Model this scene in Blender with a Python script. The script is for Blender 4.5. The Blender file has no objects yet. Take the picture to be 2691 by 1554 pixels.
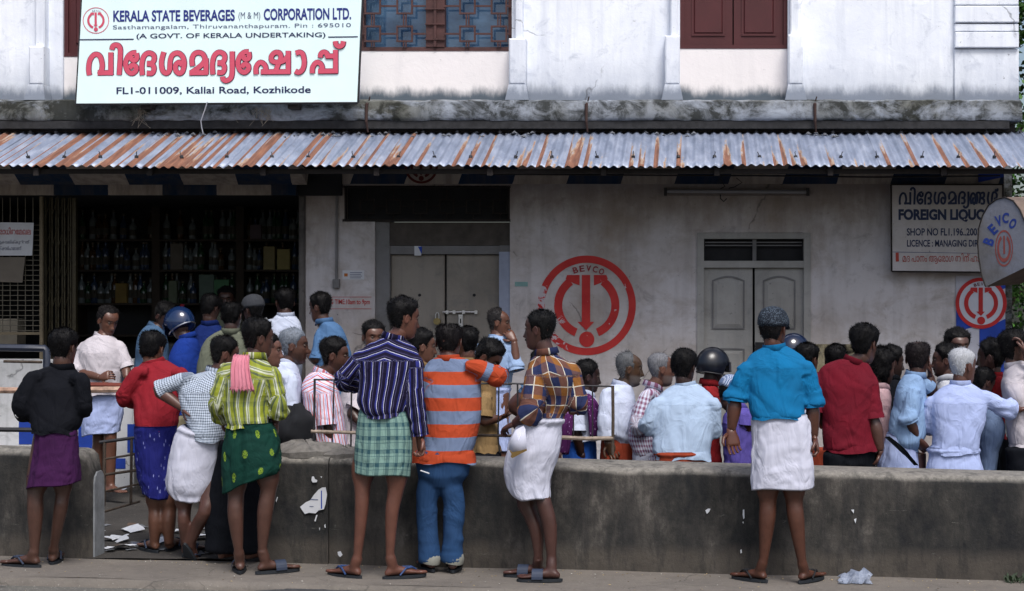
import bpy, math, random
import numpy as np
from mathutils import Vector, Matrix
random.seed(7)
SC = bpy.context.scene
COL = SC.collection
R = math.radians
# ---------------------------------------------------------------- camera, sky, sun, exposure
F_PX, PX0, PY0, CAM_Y, CAM_Z = 4400.0, 1830.0, 785.0, -15.2, 1.7
cam = bpy.data.cameras.new('camera'); cam_o = bpy.data.objects.new('camera', cam); COL.objects.link(cam_o)
cam_o.location = (0, CAM_Y, CAM_Z); cam_o.rotation_euler = (R(90), 0, 0)
cam.sensor_width = 36; cam.lens = 36*F_PX/2691
cam.shift_x = -(PX0-1345.5)/2691; cam.shift_y = (PY0-777)/2691
cam.clip_end = 500; cam.clip_start = 0.1
SC.camera = cam_o
world = bpy.data.worlds.new('World'); SC.world = world; world.use_nodes = True
_nt = world.node_tree; _bg = _nt.nodes['Background']
_sky = _nt.nodes.new('ShaderNodeTexSky'); _sky.sky_type = 'NISHITA'; _sky.sun_disc = False
SUN_EL, SUN_ROT = R(56), R(160)
_sky.sun_elevation = SUN_EL; _sky.sun_rotation = SUN_ROT; _sky.air_density = 1.0; _sky.dust_density = 4.0; _sky.ozone_density = 1.2
_nt.links.new(_sky.outputs[0], _bg.inputs[0]); _bg.inputs[1].default_value = 0.085
sun = bpy.data.lights.new('sun', 'SUN'); sun.energy = 1.5; sun.angle = R(24); sun.color = (1.0, 0.99, 0.98)
sun_o = bpy.data.objects.new('sun', sun); COL.objects.link(sun_o)
_d = Vector((math.sin(SUN_ROT)*math.cos(SUN_EL), math.cos(SUN_ROT)*math.cos(SUN_EL), math.sin(SUN_EL)))
sun_o.rotation_euler = _d.to_track_quat('Z', 'Y').to_euler(); sun_o.location = (4, -10, 20)
SC.view_settings.view_transform = 'Standard'; SC.view_settings.look = 'None'
SC.view_settings.exposure = 0.82; SC.view_settings.gamma = 1.0; SC.view_settings.use_curve_mapping = False

# ---------------------------------------------------------------- helpers
def W(px, py, Y):
    """photo pixel at a real depth -> world point"""
    D = Y - CAM_Y
    return Vector(((px-PX0)*D/F_PX, Y, CAM_Z-(py-PY0)*D/F_PX))
def WX(px, Y=0.0): return (px-PX0)*(Y-CAM_Y)/F_PX
def WZ(py, Y=0.0): return CAM_Z-(py-PY0)*(Y-CAM_Y)/F_PX
def pave_z(x): return -0.024*(x+4.26)
def srgb(h):
    h = h.lstrip('#'); v = [int(h[i:i+2], 16)/255 for i in (0, 2, 4)]
    return tuple((c/12.92 if c <= .04045 else ((c+.055)/1.055)**2.4) for c in v)
def C4(c):
    if isinstance(c, str): c = srgb(c)
    return (c[0], c[1], c[2], 1.0)
def _hash(ix, iy, iz):
    n = (ix*374761393 + iy*668265263 + iz*1274126177) & 0x7fffffff
    n = ((n ^ (n >> 13))*1103515245) & 0x7fffffff
    return ((n ^ (n >> 16)) & 0xffff)/65535.0
def noise(p):
    """value noise, p (N,3) -> (N,) in 0..1"""
    p = np.asarray(p, dtype=float); i = np.floor(p).astype(np.int64); f = p-i; f = f*f*(3-2*f)
    r = 0
    for dx in (0, 1):
        for dy in (0, 1):
            for dz in (0, 1):
                w = (f[:, 0] if dx else 1-f[:, 0])*(f[:, 1] if dy else 1-f[:, 1])*(f[:, 2] if dz else 1-f[:, 2])
                r = r + w*_hash(i[:, 0]+dx, i[:, 1]+dy, i[:, 2]+dz)
    return r
def n3(a, b, c=0.0):
    a = np.asarray(a, float); b = np.broadcast_to(b, a.shape); c = np.broadcast_to(c, a.shape)
    return noise(np.stack([a+100, b+100, c+100], 1))
def sstep(a, b, x):
    t = np.clip((x-a)/(b-a), 0, 1); return t*t*(3-2*t)

class MB:
    """collects shapes, links them as one mesh object"""
    def __init__(s): s.v = []; s.f = []; s.m = []
    def add(s, vs, fs, mi=0):
        o = len(s.v); s.v += [tuple(v) for v in vs]
        s.f += [tuple(i+o for i in f) for f in fs]; s.m += [mi]*len(fs); return s
    def box(s, x0, x1, y0, y1, z0, z1, mi=0):
        v = [(x, y, z) for x in (x0, x1) for y in (y0, y1) for z in (z0, z1)]
        return s.add(v, [(0, 1, 3, 2), (4, 6, 7, 5), (0, 4, 5, 1), (2, 3, 7, 6), (0, 2, 6, 4), (1, 5, 7, 3)], mi)
    def bevbox(s, x0, x1, y0, y1, z0, z1, b=.01, mi=0):
        """box whose front (-y) edges are chamfered"""
        v = [(x0, y1, z0), (x1, y1, z0), (x1, y1, z1), (x0, y1, z1), (x0, y0+b, z0), (x1, y0+b, z0), (x1, y0+b, z1), (x0, y0+b, z1),
             (x0+b, y0, z0+b), (x1-b, y0, z0+b), (x1-b, y0, z1-b), (x0+b, y0, z1-b)]
        return s.add(v, [(0, 3, 2, 1), (0, 1, 5, 4), (1, 2, 6, 5), (2, 3, 7, 6), (3, 0, 4, 7), (4, 5, 9, 8), (5, 6, 10, 9), (6, 7, 11, 10), (7, 4, 8, 11), (8, 9, 10, 11)], mi)
    def tube(s, pts, r, n=8, cap=True, mi=0):
        pts = [Vector(p) for p in pts]; rs = r if isinstance(r, (list, tuple)) else [r]*len(pts)
        rings = []; up = None
        for i, p in enumerate(pts):
            d = (pts[min(i+1, len(pts)-1)]-pts[max(i-1, 0)]).normalized()
            if up is None:
                up = Vector((0, 0, 1)) if abs(d.z) < .9 else Vector((0, 1, 0))
            a = d.cross(up).normalized(); b = a.cross(d).normalized(); up = b
            rings.append([p+a*math.cos(t*2*math.pi/n)*rs[i]+b*math.sin(t*2*math.pi/n)*rs[i] for t in range(n)])
        return s.rings(rings, cap, mi)
    def rings(s, rings, cap=True, mi=0, closed=True):
        n = len(rings[0]); v = [p for r_ in rings for p in r_]; f = []
        for i in range(len(rings)-1):
            for j in range(n if closed else n-1):
                k = (j+1) % n; f.append((i*n+j, i*n+k, (i+1)*n+k, (i+1)*n+j))
        if cap: f.append(tuple(range(n))[::-1]); f.append(tuple((len(rings)-1)*n+j for j in range(n)))
        return s.add(v, f, mi)
    def prism(s, poly, y0, y1, mi=0):
        """polygon [(x,z)] between two depths; y0 nearer"""
        n = len(poly); v = [(x, y0, z) for x, z in poly]+[(x, y1, z) for x, z in poly]
        f = [tuple(range(n)), tuple(range(2*n-1, n-1, -1))]+[(j, j+n, (j+1) % n+n, (j+1) % n) for j in range(n)]
        return s.add(v, f, mi)
    def mesh(s, name, loc=(0, 0, 0), smooth=False):
        me = bpy.data.meshes.new(name); L = Vector(loc)
        me.from_pydata([tuple(Vector(v)-L) for v in s.v], [], s.f)
        if any(s.m): me.polygons.foreach_set('material_index', s.m)
        if smooth: me.polygons.foreach_set('use_smooth', [True]*len(s.f))
        me.update(); return me
    def build(s, name, mats, parent=None, smooth=False, loc=None, fixn=True):
        L = Vector(loc) if loc is not None else (Vector(parent['_o']) if parent is not None and '_o' in parent else Vector((0, 0, 0)))
        me = s.mesh(name, L, smooth)
        if fixn:
            import bmesh
            bm = bmesh.new(); bm.from_mesh(me); bmesh.ops.recalc_face_normals(bm, faces=bm.faces); bm.to_mesh(me); bm.free()
        for m in (mats if isinstance(mats, (list, tuple)) else [mats]): me.materials.append(m)
        o = link(me, name, parent)
        if parent is None: o.location = L
        if smooth: angle_smooth(me)
        return o
def angle_smooth(me, a=50):
    try: me.set_sharp_from_angle(angle=R(a))
    except Exception: pass
def link(me, name, parent=None):
    o = bpy.data.objects.new(name, me); COL.objects.link(o)
    if parent is not None: o.parent = parent
    return o
def tag(o, label=None, cat=None, group=None, kind=None):
    if label: o['label'] = label
    if cat: o['category'] = cat
    if group: o['group'] = group
    if kind: o['kind'] = kind
    return o
_origins = []
def empty(name, loc, label, cat, group=None):
    o = bpy.data.objects.new(name, None); COL.objects.link(o); o.location = loc; o.empty_display_size = .1
    o['_o'] = tuple(loc); _origins.append(o)
    return tag(o, label, cat, group)
def copy_tree(o, parent=None):
    c = o.copy(); COL.objects.link(c)
    if parent is not None: c.parent = parent
    for ch in o.children: copy_tree(ch, c)
    return c

# ---------------------------------------------------------------- materials
class NT:
    def __init__(s, name):
        s.m = bpy.data.materials.new(name); s.m.use_nodes = True; s.t = s.m.node_tree
        s.b = s.t.nodes['Principled BSDF']
    def n(s, t, **k):
        x = s.t.nodes.new(t)
        for a, b in k.items(): setattr(x, a, b)
        return x
    def l(s, a, b): s.t.links.new(a, b)
    def set(s, **k):
        for a, b in k.items():
            s.b.inputs[{'col': 'Base Color', 'rough': 'Roughness', 'metal': 'Metallic', 'spec': 'Specular IOR Level', 'sheen': 'Sheen Weight', 'alpha': 'Alpha', 'trans': 'Transmission Weight', 'sss': 'Subsurface Weight'}[a]].default_value = C4(b) if a == 'col' else b
        return s
    def math(s, op, a, b=None, c=None):
        x = s.n('ShaderNodeMath', operation=op)
        for i, v in enumerate((a, b, c)):
            if v is None: continue
            if isinstance(v, (int, float)): x.inputs[i].default_value = v
            else: s.l(v, x.inputs[i])
        return x.outputs[0]
    def ramp(s, fac, stops, mode='LINEAR'):
        x = s.n('ShaderNodeValToRGB'); r_ = x.color_ramp; r_.interpolation = mode
        while len(r_.elements) < len(stops): r_.elements.new(.5)
        for e, (p, c) in zip(r_.elements, stops): e.position = p; e.color = C4(c) if not isinstance(c, (int, float)) else (c, c, c, 1)
        s.l(fac, x.inputs[0]); return x.outputs[0]
    def mix(s, fac, a, b, bt='MIX'):
        x = s.n('ShaderNodeMix', data_type='RGBA', blend_type=bt)
        for i, v in ((0, fac), (6, a), (7, b)):
            if isinstance(v, (int, float)) and i == 0: x.inputs[0].default_value = v
            elif isinstance(v, (str, tuple)): x.inputs[i].default_value = C4(v)
            else: s.l(v, x.inputs[i])
        return x.outputs[2]
    def coord(s, sc=(1, 1, 1), loc=(0, 0, 0), src='Object', rot=(0, 0, 0)):
        if src == 'geo': o = s.n('ShaderNodeNewGeometry').outputs['Position']
        elif src == 'pat': o = s.n('ShaderNodeAttribute', attribute_name='pat').outputs['Vector']
        else: o = s.n('ShaderNodeTexCoord').outputs[src]
        x = s.n('ShaderNodeMapping'); x.inputs['Scale'].default_value = sc; x.inputs['Location'].default_value = loc; x.inputs['Rotation'].default_value = rot
        s.l(o, x.inputs[0]); return x.outputs[0]
    def noise(s, vec, scale, detail=4, rough=.55, dist=0.0):
        x = s.n('ShaderNodeTexNoise'); x.inputs['Scale'].default_value = scale; x.inputs['Detail'].default_value = detail
        x.inputs['Roughness'].default_value = rough; x.inputs['Distortion'].default_value = dist
        s.l(vec, x.inputs['Vector']); return x.outputs['Fac']
    def bump(s, h, strength=.3, dist=.01, prev=None):
        x = s.n('ShaderNodeBump'); x.inputs['Strength'].default_value = strength; x.inputs['Distance'].default_value = dist
        s.l(h, x.inputs['Height'])
        if prev is not None: s.l(prev, x.inputs['Normal'])
        return x.outputs[0]
    def fin(s, col=None, normal=None, rough=None):
        if col is not None: s.l(col, s.b.inputs['Base Color'])
        if normal is not None: s.l(normal, s.b.inputs['Normal'])
        if rough is not None: s.l(rough, s.b.inputs['Roughness'])
        return s.m
_pm = {}
def plain(name, col, rough=.7, metal=0, var=.18, scale=9, spec=.4, bump=.15):
    if name in _pm: return _pm[name]
    t = NT(name).set(rough=rough, metal=metal, spec=spec)
    c = C4(col); v = t.coord(src='geo')
    n = t.noise(v, scale, 5, .6)
    a = tuple(x*(1-var) for x in c[:3]); b = tuple(min(1, x*(1+var)) for x in c[:3])
    t.fin(t.ramp(n, [(.3, a), (.7, b)]), t.bump(t.noise(v, scale*6, 3), bump, .004))
    _pm[name] = t.m; return t.m
def M_plaster(name, base, stain, grey, stain_lo=.52, zdirt_shade=None, fine=1.0):
    """whitewashed plaster: broad stains, streaks running down, small pits, cracks"""
    t = NT(name).set(rough=.93, spec=.2)
    p = t.coord(src='geo')
    n1 = t.noise(p, .9, 6, .62); n2 = t.noise(t.coord((9, 9, .8), src='geo'), 1.0, 5, .6, .3); n3_ = t.noise(p, 26, 4, .7); n4 = t.noise(p, 5.5, 6, .7, .6)
    c = t.mix(t.ramp(n1, [(.42, 0.0), (.66, 1.0)]), base, stain)
    c = t.mix(t.math('MULTIPLY', t.ramp(n2, [(.5, 0.0), (.75, 1.0)]), .3*fine), c, grey)
    c = t.mix(t.math('MULTIPLY', t.ramp(n4, [(stain_lo+.06, 0.0), (stain_lo+.22, 1.0)]), .45*fine), c, grey)
    c = t.mix(t.math('MULTIPLY', t.ramp(n3_, [(.66, 0.0), (.72, 1.0)]), .7*fine), c, (.08, .08, .09))
    n6 = t.noise(t.coord((1, 1, 1.6), src='geo', loc=(3, 1, 7)), 2.3, 8, .72, .4); c = t.mix(t.math('MULTIPLY', t.ramp(n6, [(.5, 0.0), (.68, 1.0)]), .55*fine), c, stain); c = t.mix(t.math('MULTIPLY', t.ramp(n6, [(.28, 1.0), (.4, 0.0)]), .35*fine), c, grey)
    if zdirt_shade:
        sep = t.n('ShaderNodeSeparateXYZ'); t.l(t.n('ShaderNodeNewGeometry').outputs['Position'], sep.inputs[0])
        for (z0, z1, col, amt) in zdirt_shade:
            h = t.math('ADD', sep.outputs[2], t.math('MULTIPLY', t.math('SUBTRACT', t.noise(t.coord((6, 6, 2), src='geo'), 1.2, 6, .7), .5), abs(z1-z0)*1.6))
            m = t.n('ShaderNodeMapRange'); m.interpolation_type = 'SMOOTHSTEP'
            for i, v in enumerate((z0, z1, 1.0, 0.0)): m.inputs[i+1].default_value = v
            t.l(h, m.inputs[0]); c = t.mix(t.math('MULTIPLY', m.outputs[0], amt), c, col)
    vor = t.n('ShaderNodeTexVoronoi', feature='DISTANCE_TO_EDGE'); vor.inputs['Scale'].default_value = .55
    x = t.n('ShaderNodeMix', data_type='VECTOR'); x.inputs[0].default_value = .35
    nc = t.n('ShaderNodeTexNoise'); nc.inputs['Scale'].default_value = 2.2; nc.inputs['Detail'].default_value = 8; t.l(p, nc.inputs['Vector'])
    t.l(p, x.inputs[4]); t.l(nc.outputs['Color'], x.inputs[5]); t.l(x.outputs[1], vor.inputs['Vector'])
    cr = t.ramp(vor.outputs['Distance'], [(0.0, 1.0), (.0022, 0.0)])
    cr = t.math('MULTIPLY', cr, t.ramp(n1, [(.52, 0.0), (.56, .6)]))
    c = t.mix(cr, c, (.05, .05, .055))
    h = t.math('ADD', t.math('MULTIPLY', n3_, .4), t.math('ADD', n4, t.math('MULTIPLY', cr, -.8)))
    return t.fin(c, t.bump(h, .35, .012))
# ---------------------------------------------------------------- building materials
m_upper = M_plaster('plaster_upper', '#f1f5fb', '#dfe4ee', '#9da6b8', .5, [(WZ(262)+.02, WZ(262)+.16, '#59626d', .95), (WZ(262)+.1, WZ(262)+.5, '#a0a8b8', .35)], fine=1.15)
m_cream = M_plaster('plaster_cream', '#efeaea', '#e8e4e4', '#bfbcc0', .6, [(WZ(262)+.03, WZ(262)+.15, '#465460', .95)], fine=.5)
m_slab = M_plaster('slab_weathered', '#63645f', '#9aa1ac', '#1f211d', .34, fine=1.9)
m_lower = M_plaster('plaster_lower', '#c8c5c8', '#9b9087', '#777273', .50, [(WZ(470), WZ(640), '#6f655f', .55)], fine=1.1)  # top carries brown stain and the awning's shade painted into the colour
m_lowwhite = M_plaster('plaster_counter', '#d6d7da', '#bfc0c0', '#7f8282', .5, fine=1.2)
m_soffit = None
def M_bands(name, ca, cb, period, off=0.0, slant=0.0):
    t = NT(name).set(rough=.9, spec=.2)
    sep = t.n('ShaderNodeSeparateXYZ'); t.l(t.n('ShaderNodeNewGeometry').outputs['Position'], sep.inputs[0])
    u = t.math('ADD', sep.outputs[0], t.math('MULTIPLY', sep.outputs[2], slant))
    fr = t.math('FRACT', t.math('DIVIDE', t.math('ADD', u, off+1000*period), period))
    w = t.math('ADD', fr, t.math('MULTIPLY', t.noise(t.coord(src='geo'), 6, 3), .03))
    c = t.mix(t.ramp(w, [(0.0, 0.0), (.515, 1.0)], 'CONSTANT'), ca, cb)
    n = t.noise(t.coord((4, 4, 1), src='geo'), 2.5, 6, .7)
    c = t.mix(t.ramp(n, [(.4, 0.0), (.75, .7)]), c, (.09, .075, .07))
    return t.fin(c, t.bump(n, .3, .01))
m_band = M_bands('striped_soffit_paint', '#1d3450', '#b3a99f', .98, off=.18, slant=-.35)
m_band2 = M_bands('striped_fascia_paint', '#1a2f48', '#aea49b', .98, off=-.09)
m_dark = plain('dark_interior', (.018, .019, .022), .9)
m_maroon = plain('maroon_paint', '#4a1f22', .55, var=.12, scale=4)
m_rustbrown = plain('brown_grille_paint', '#4b2f2d', .6, var=.25)
m_door_l = M_plaster('old_grey_door', '#918b83', '#79746d', '#5e6063', .5, fine=.9)
m_door_r = M_plaster('pale_grey_door', '#a6a5a3', '#8a8985', '#63676c', .52, fine=.9)
m_frame = M_plaster('door_frame_grey', '#7c7c7e', '#686766', '#4a4c4f', .5, fine=.9)
m_wood_dark = plain('old_dark_timber', '#231e1d', .8, var=.35, scale=14)
m_steel = plain('bright_steel', (.55, .56, .58), .3, 1.0, .1)
m_iron = plain('black_iron', (.03, .03, .034), .55, .3, .3)
m_brass = plain('brass_lock', (.25, .2, .09), .45, .8, .2)
def M_glass():
    t = NT('window_glass').set(col=(.02, .04, .07), rough=.08, spec=.8); n = t.noise(t.coord((1, 1, 3), src='geo'), 2, 3)
    return t.fin(t.ramp(n, [(.35, (.02, .05, .11)), (.7, (.06, .12, .21))]), t.bump(n, .08, .02))
m_glass = M_glass()

# ---------------------------------------------------------------- ground
def ground_sheet(name, x0, x1, y0, y1, zf, mat, nx=60, ny=12, bumpy=0.0):
    xs = np.linspace(x0, x1, nx); ys = np.linspace(y0, y1, ny); m = MB(); v = []
    for y in ys:
        for x in xs: v.append((x, y, zf(x, y)+(random.uniform(-bumpy, bumpy))))
    f = [(j*nx+i, j*nx+i+1, (j+1)*nx+i+1, (j+1)*nx+i) for j in range(ny-1) for i in range(nx-1)]
    m.add(v, f); o = m.build(name, mat, smooth=True); return tag(o, kind='structure')
def M_ground(name, a, b, grit, speck=.66):
    t = NT(name).set(rough=.95, spec=.15); p = t.coord(src='geo')
    n1 = t.noise(p, 1.6, 6, .65); n2 = t.noise(p, 55, 3, .7); n3_ = t.noise(p, 12, 5, .7)
    c = t.mix(t.ramp(n1, [(.35, 0.0), (.68, 1.0)]), a, b)
    c = t.mix(t.math('MULTIPLY', t.ramp(n3_, [(.5, 0.0), (.7, 1.0)]), .35), c, grit)
    c = t.mix(t.math('MULTIPLY', t.ramp(n2, [(speck, 0.0), (speck+.05, 1.0)]), .55), c, (.5, .47, .42))
    c = t.mix(t.math('MULTIPLY', t.ramp(n2, [(.28, 1.0), (.33, 0.0)]), .6), c, (.05, .05, .05))
    vo = t.n('ShaderNodeTexVoronoi', feature='DISTANCE_TO_EDGE'); vo.inputs['Scale'].default_value = .8; mx = t.n('ShaderNodeMix', data_type='VECTOR'); mx.inputs[0].default_value = .3; nz = t.n('ShaderNodeTexNoise'); nz.inputs['Scale'].default_value = 2.5; nz.inputs['Detail'].default_value = 8; t.l(p, nz.inputs['Vector']); t.l(p, mx.inputs[4]); t.l(nz.outputs['Color'], mx.inputs[5]); t.l(mx.outputs[1], vo.inputs['Vector']); c = t.mix(t.ramp(vo.outputs['Distance'], [(0, .45), (.004, 0.0)]), c, (.03, .03, .03)); c = t.mix(t.math('MULTIPLY', t.ramp(t.noise(t.coord((1, 3, 1), src='geo'), 3.5, 7, .75), [(.52, 0.0), (.62, 1.0)]), .4), c, b)
    return t.fin(c, t.bump(t.math('ADD', n2, n3_), .5, .01))
m_pave = M_ground('worn_pavement', '#69645f', '#78726b', '#4b4743')
m_road = M_ground('old_asphalt', '#67655f', '#5d5c59', '#3f3f40', .6)
m_yard = M_ground('yard_dirt', '#4b4845', '#3c3a38', '#2c2a29')
KERB_Y = -4.97
far = lambda x, y: -.30-.024*max(-60, min(60, x+4.26))*0.4
ground_sheet('ground', -150, 150, -150, 150, lambda x, y: -1.2, m_yard, 4, 4)
def road_z(x, y):
    return pave_z(x)-.045-(.03 if x > -2.5 else 0)
ground_sheet('road', -30, 30, -40, KERB_Y-.002, road_z, m_road, 160, 30)
ground_sheet('pavement', -14, 14, KERB_Y+.02, -4.2, lambda x, y: pave_z(x)+.004*math.sin(x*3.1+y*5), m_pave, 140, 8, .0015)
k = MB(); xs = [i*.12-14 for i in range(234)]; ringp = []
for x in xs:
    j = (n3(np.array([x*2.2]), 3.3)[0]-.5)*.05+(n3(np.array([x*9.0]), 1.3)[0]-.5)*.02; z = pave_z(x)
    dr = .035+.04*n3(np.array([x*1.4]), 8.1)[0]
    ringp.append([(x, KERB_Y+.05, z+.003), (x, KERB_Y-.02+j, z-.001), (x, KERB_Y-.045+j, z-.5*dr-.01), (x, KERB_Y-.05+j, z-.3)])
k.rings(ringp, False, closed=False); tag(k.build('kerb', m_pave, smooth=True), kind='structure')
def yard_z(x, y=0): return -.40*float(sstep(-3.2, -1.3, x))-.012*max(0, x)+(-.0 if x > -3.2 else 0)-.006
ground_sheet('yard_ground', -14, 14, -4.2, .6, yard_z, m_yard, 110, 10, .004)
ground_sheet('side_ground', 3.0, 30, .6, 30, lambda x, y: -.45, m_yard, 10, 10)
# broken asphalt patch at the kerb
k = MB(); pts = []
for i in range(26):
    a = i/26*2*math.pi; r = .8+.25*random.random()
    pts.append((WX(850, -5.1)+math.cos(a)*.43*r, -5.085+math.sin(a)*.085*r))
top = [(x, y, pave_z(x)-.025+random.uniform(-.004, .004)) for x, y in pts]; bot = [(x*1.0, y, pave_z(x)-.10) for x, y in pts]
k.add(top+bot, [tuple(range(26))]+[(j, j+26, (j+1) % 26+26, (j+1) % 26) for j in range(26)])
tag(k.build('road_patch', plain('dark_tar_patch', (.045, .046, .05), .9, var=.4, scale=30, bump=.6)), kind='structure')

# ---------------------------------------------------------------- the building
bld = empty('shop_building', (0, 0, 0), 'old two storey white plastered shop building with weathered ledge and painted lower wall', 'building')
XL, XR, TOPZ = -9.5, WX(2672), 7.2
Z_sl0, Z_sl1 = WZ(324), WZ(270)
def part(name, mb, mat, parent=bld, smooth=False, label=None):
    o = mb.build(name, mat, parent, smooth)
    if label: o['label'] = label
    return o
# upper wall with window openings
uw = MB(); W1 = (WX(120), WX(1352), WZ(133), TOPZ-1.6); W2 = (WX(1787), WX(2070), WZ(127), TOPZ-1.6)
W1 = (WX(945), WX(1345), WZ(133), TOPZ-1.6)
W0 = (WX(165), WX(330), WZ(148), TOPZ-1.6)
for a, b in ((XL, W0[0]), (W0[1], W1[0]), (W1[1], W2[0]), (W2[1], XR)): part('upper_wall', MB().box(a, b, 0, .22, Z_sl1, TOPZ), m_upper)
cw = MB()
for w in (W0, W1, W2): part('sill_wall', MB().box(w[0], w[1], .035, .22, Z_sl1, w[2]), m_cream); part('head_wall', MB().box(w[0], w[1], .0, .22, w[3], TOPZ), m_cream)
# cream recess left of the window continues under the signboard
# floor slab / ledge with eroded edge
sl = MB(); n = 240; rs = []
for i in range(n):
    x = XL+(XR-XL)*i/(n-1); a = n3(np.array([x*3.0]), 1.0)[0]-.5; b = n3(np.array([x*11.0]), 4.0)[0]-.5
    e = a*.03+b*.02
    rs.append([(x, .2, Z_sl1+.0), (x, -.17, Z_sl1+.005+b*.012), (x, -.235+e*.3, Z_sl1-.02+e*.4), (x, -.25+e*.6, (Z_sl0+Z_sl1)/2+a*.02), (x, -.255+e*.5, Z_sl0+.02), (x, -.24, Z_sl0+b*.012), (x, .2, Z_sl0)])
sl.rings(rs, False, closed=False); sl.add([rs[-1][j] for j in range(7)], [tuple(range(7))]); part('ledge', sl, m_slab, smooth=True)
# pilasters: slim upper shaft, thicker lower block, flared foot
def pilaster(xa, xb, xc, xd, ytop, yfoot=228):
    p = MB(); z0 = Z_sl1+.002
    p.bevbox(xa, xb, -.10, .01, WZ(ytop)-.01, TOPZ-.2, .012)
    p.bevbox(xc, xd, -.16, .012, WZ(yfoot), WZ(ytop), .014)
    zf = WZ(yfoot)
    v = [(xc, -.16, zf), (xd, -.16, zf), (xd+.03, -.19, z0), (xc-.03, -.19, z0), (xc, .012, zf), (xd, .012, zf), (xd+.03, .012, z0), (xc-.03, .012, z0)]
    p.add(v, [(0, 1, 2, 3), (1, 5, 6, 2), (4, 0, 3, 7), (0, 4, 5, 1), (3, 2, 6, 7)]); part('pilaster', p, m_upper)
pilaster(WX(103), WX(128), WX(93), WX(131), 128)
pilaster(WX(1356), WX(1376), WX(1342), WX(1386), 108)
pilaster(WX(1762), WX(1782), WX(1748), WX(1787), 101)
pilaster(WX(2075), WX(2098), WX(2069), WX(2108), 98)
# right corner block with horizontal grooves
q = MB()
xq0, xq1 = WX(2507), WX(2674)
for (ya, yb, dd) in ((-420, 15, .055), (19, 62, .07), (66, 85, .055), (88, 128, .07)): q.bevbox(xq0, xq1, -dd, .01, WZ(yb), WZ(ya), .006)
q.bevbox(WX(2507)-.0, WX(2676), -.03, .01, Z_sl1+.003, WZ(131), .006); part('corner_block', q, m_upper)
# roof parapet
p = MB(); p.box(XL, XR+.1, -.3, .5, TOPZ, TOPZ+.15); p.box(XL, XR, .2, 8, TOPZ-.1, TOPZ-.002); p.box(XR-.2, XR-.001, .22, 8, -.6, TOPZ-.1); part('roof', p, m_slab)
# upper window with square-ring grille
def window(w, name='window'):
    f = MB(); x0, x1, z0, z1 = w; t = .035
    f.box(x0, x1, .03, .12, z0, z0+t); f.box(x0, x1, .03, .12, z1-t, z1); f.box(x0, x0+t, .032, .118, z0+t, z1-t); f.box(x1-t, x1, .032, .118, z0+t, z1-t)
    return part(name, f, m_rustbrown)
wn = window(W1)
part('window_back', MB().box(XL, XR-.3, .21, .23, Z_sl1, TOPZ-.1), m_dark)
g = MB(); g.box(W1[0]+.03, W1[1]-.03, .13, .14, W1[2]+.03, W1[3]-.03); part('pane', g, m_glass, wn)
xm = WX(1143); m_ = MB(); m_.box(xm-.085, xm+.085, .02, .122, W1[2]+.036, W1[3]-.036); m_.box(xm-.012, xm+.012, .004, .02, W1[2]+.036, W1[3]-.036)
for i in range(12): m_.box(xm-.09, xm+.09, -.002, .012, WZ(105-40*i), WZ(105-40*i)+.012)
part('mullion', m_, m_rustbrown, wn)
def ring_square(cx, cz, a, t, y):
    s = MB(); s.box(cx-a, cx+a, y, y+.02, cz+a-t, cz+a); s.box(cx-a, cx+a, y, y+.02, cz-a, cz-a+t); s.box(cx-a, cx-a+t, y+.001, y+.019, cz-a+t, cz+a-t); s.box(cx+a-t, cx+a, y+.001, y+.019, cz-a+t, cz+a-t)
    return s
cols_px = [979, 1063, 1228, 1311]; rows_py = [89, 16, -57, -130, -203]
for cx in cols_px:
    for cz in rows_py:
        s = ring_square(WX(cx), WZ(cz), .075, .016, .0); part('grille_square', s, m_rustbrown, wn)
class _Bars:
    def box(s, *a): part('grille_bar', MB().box(*a), m_rustbrown, wn)
bars = _Bars()
for i, cz in enumerate(rows_py):
    z = WZ(cz)
    for a, b in ((949, 957), (1001, 1041), (1085, 1118), (1168, 1206), (1250, 1289), (1333, 1343)): bars.box(WX(a), WX(b), .002, .016, z-.008, z+.008)
    for cx in cols_px:
        zt = W1[2]+.035 if i == 0 else WZ(rows_py[i-1]-0)+.075
        bars.box(WX(cx)-.016, WX(cx)-.004, .003, .017, zt, z-.075); bars.box(WX(cx)+.006, WX(cx)+.018, .003, .017, zt, z-.075)

# maroon shuttered window
ws = window(W2, 'shuttered_window'); ws.data.materials.clear(); ws.data.materials.append(m_maroon)
xmid = WX(1927)
for a, b in ((W2[0]+.035, xmid-.006), (xmid+.006, W2[1]-.035)):
    s = MB(); zb = W2[2]+.04; zt = W2[3]-.04
    s.box(a, b, .06, .09, zb, zt)
    for z0, z1 in ((zb+.10, zb+1.1), (zb+1.25, zt-.1)):
        s.bevbox(a+.09, b-.09, .045, .0605, z0, z1, .012)
        for (xa, xb, za, zc) in ((a+.07, b-.07, z1, z1+.02), (a+.07, b-.07, z0-.02, z0), (a+.07, a+.09, z0, z1), (b-.09, b-.07, z0, z1)): s.box(xa, xb, .05, .0602, za, zc)
    part('shutter', s, m_maroon, ws)
w0 = window(W0, 'shuttered_window'); w0.data.materials.clear(); w0.data.materials.append(m_maroon)
s = MB(); s.box(W0[0]+.035, W0[1]-.035, .06, .09, W0[2]+.036, W0[3]-.036); s.bevbox(W0[0]+.1, W0[1]-.1, .045, .0605, W0[2]+.12, W0[3]-.2, .01); part('shutter', s, m_maroon, w0)

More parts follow.
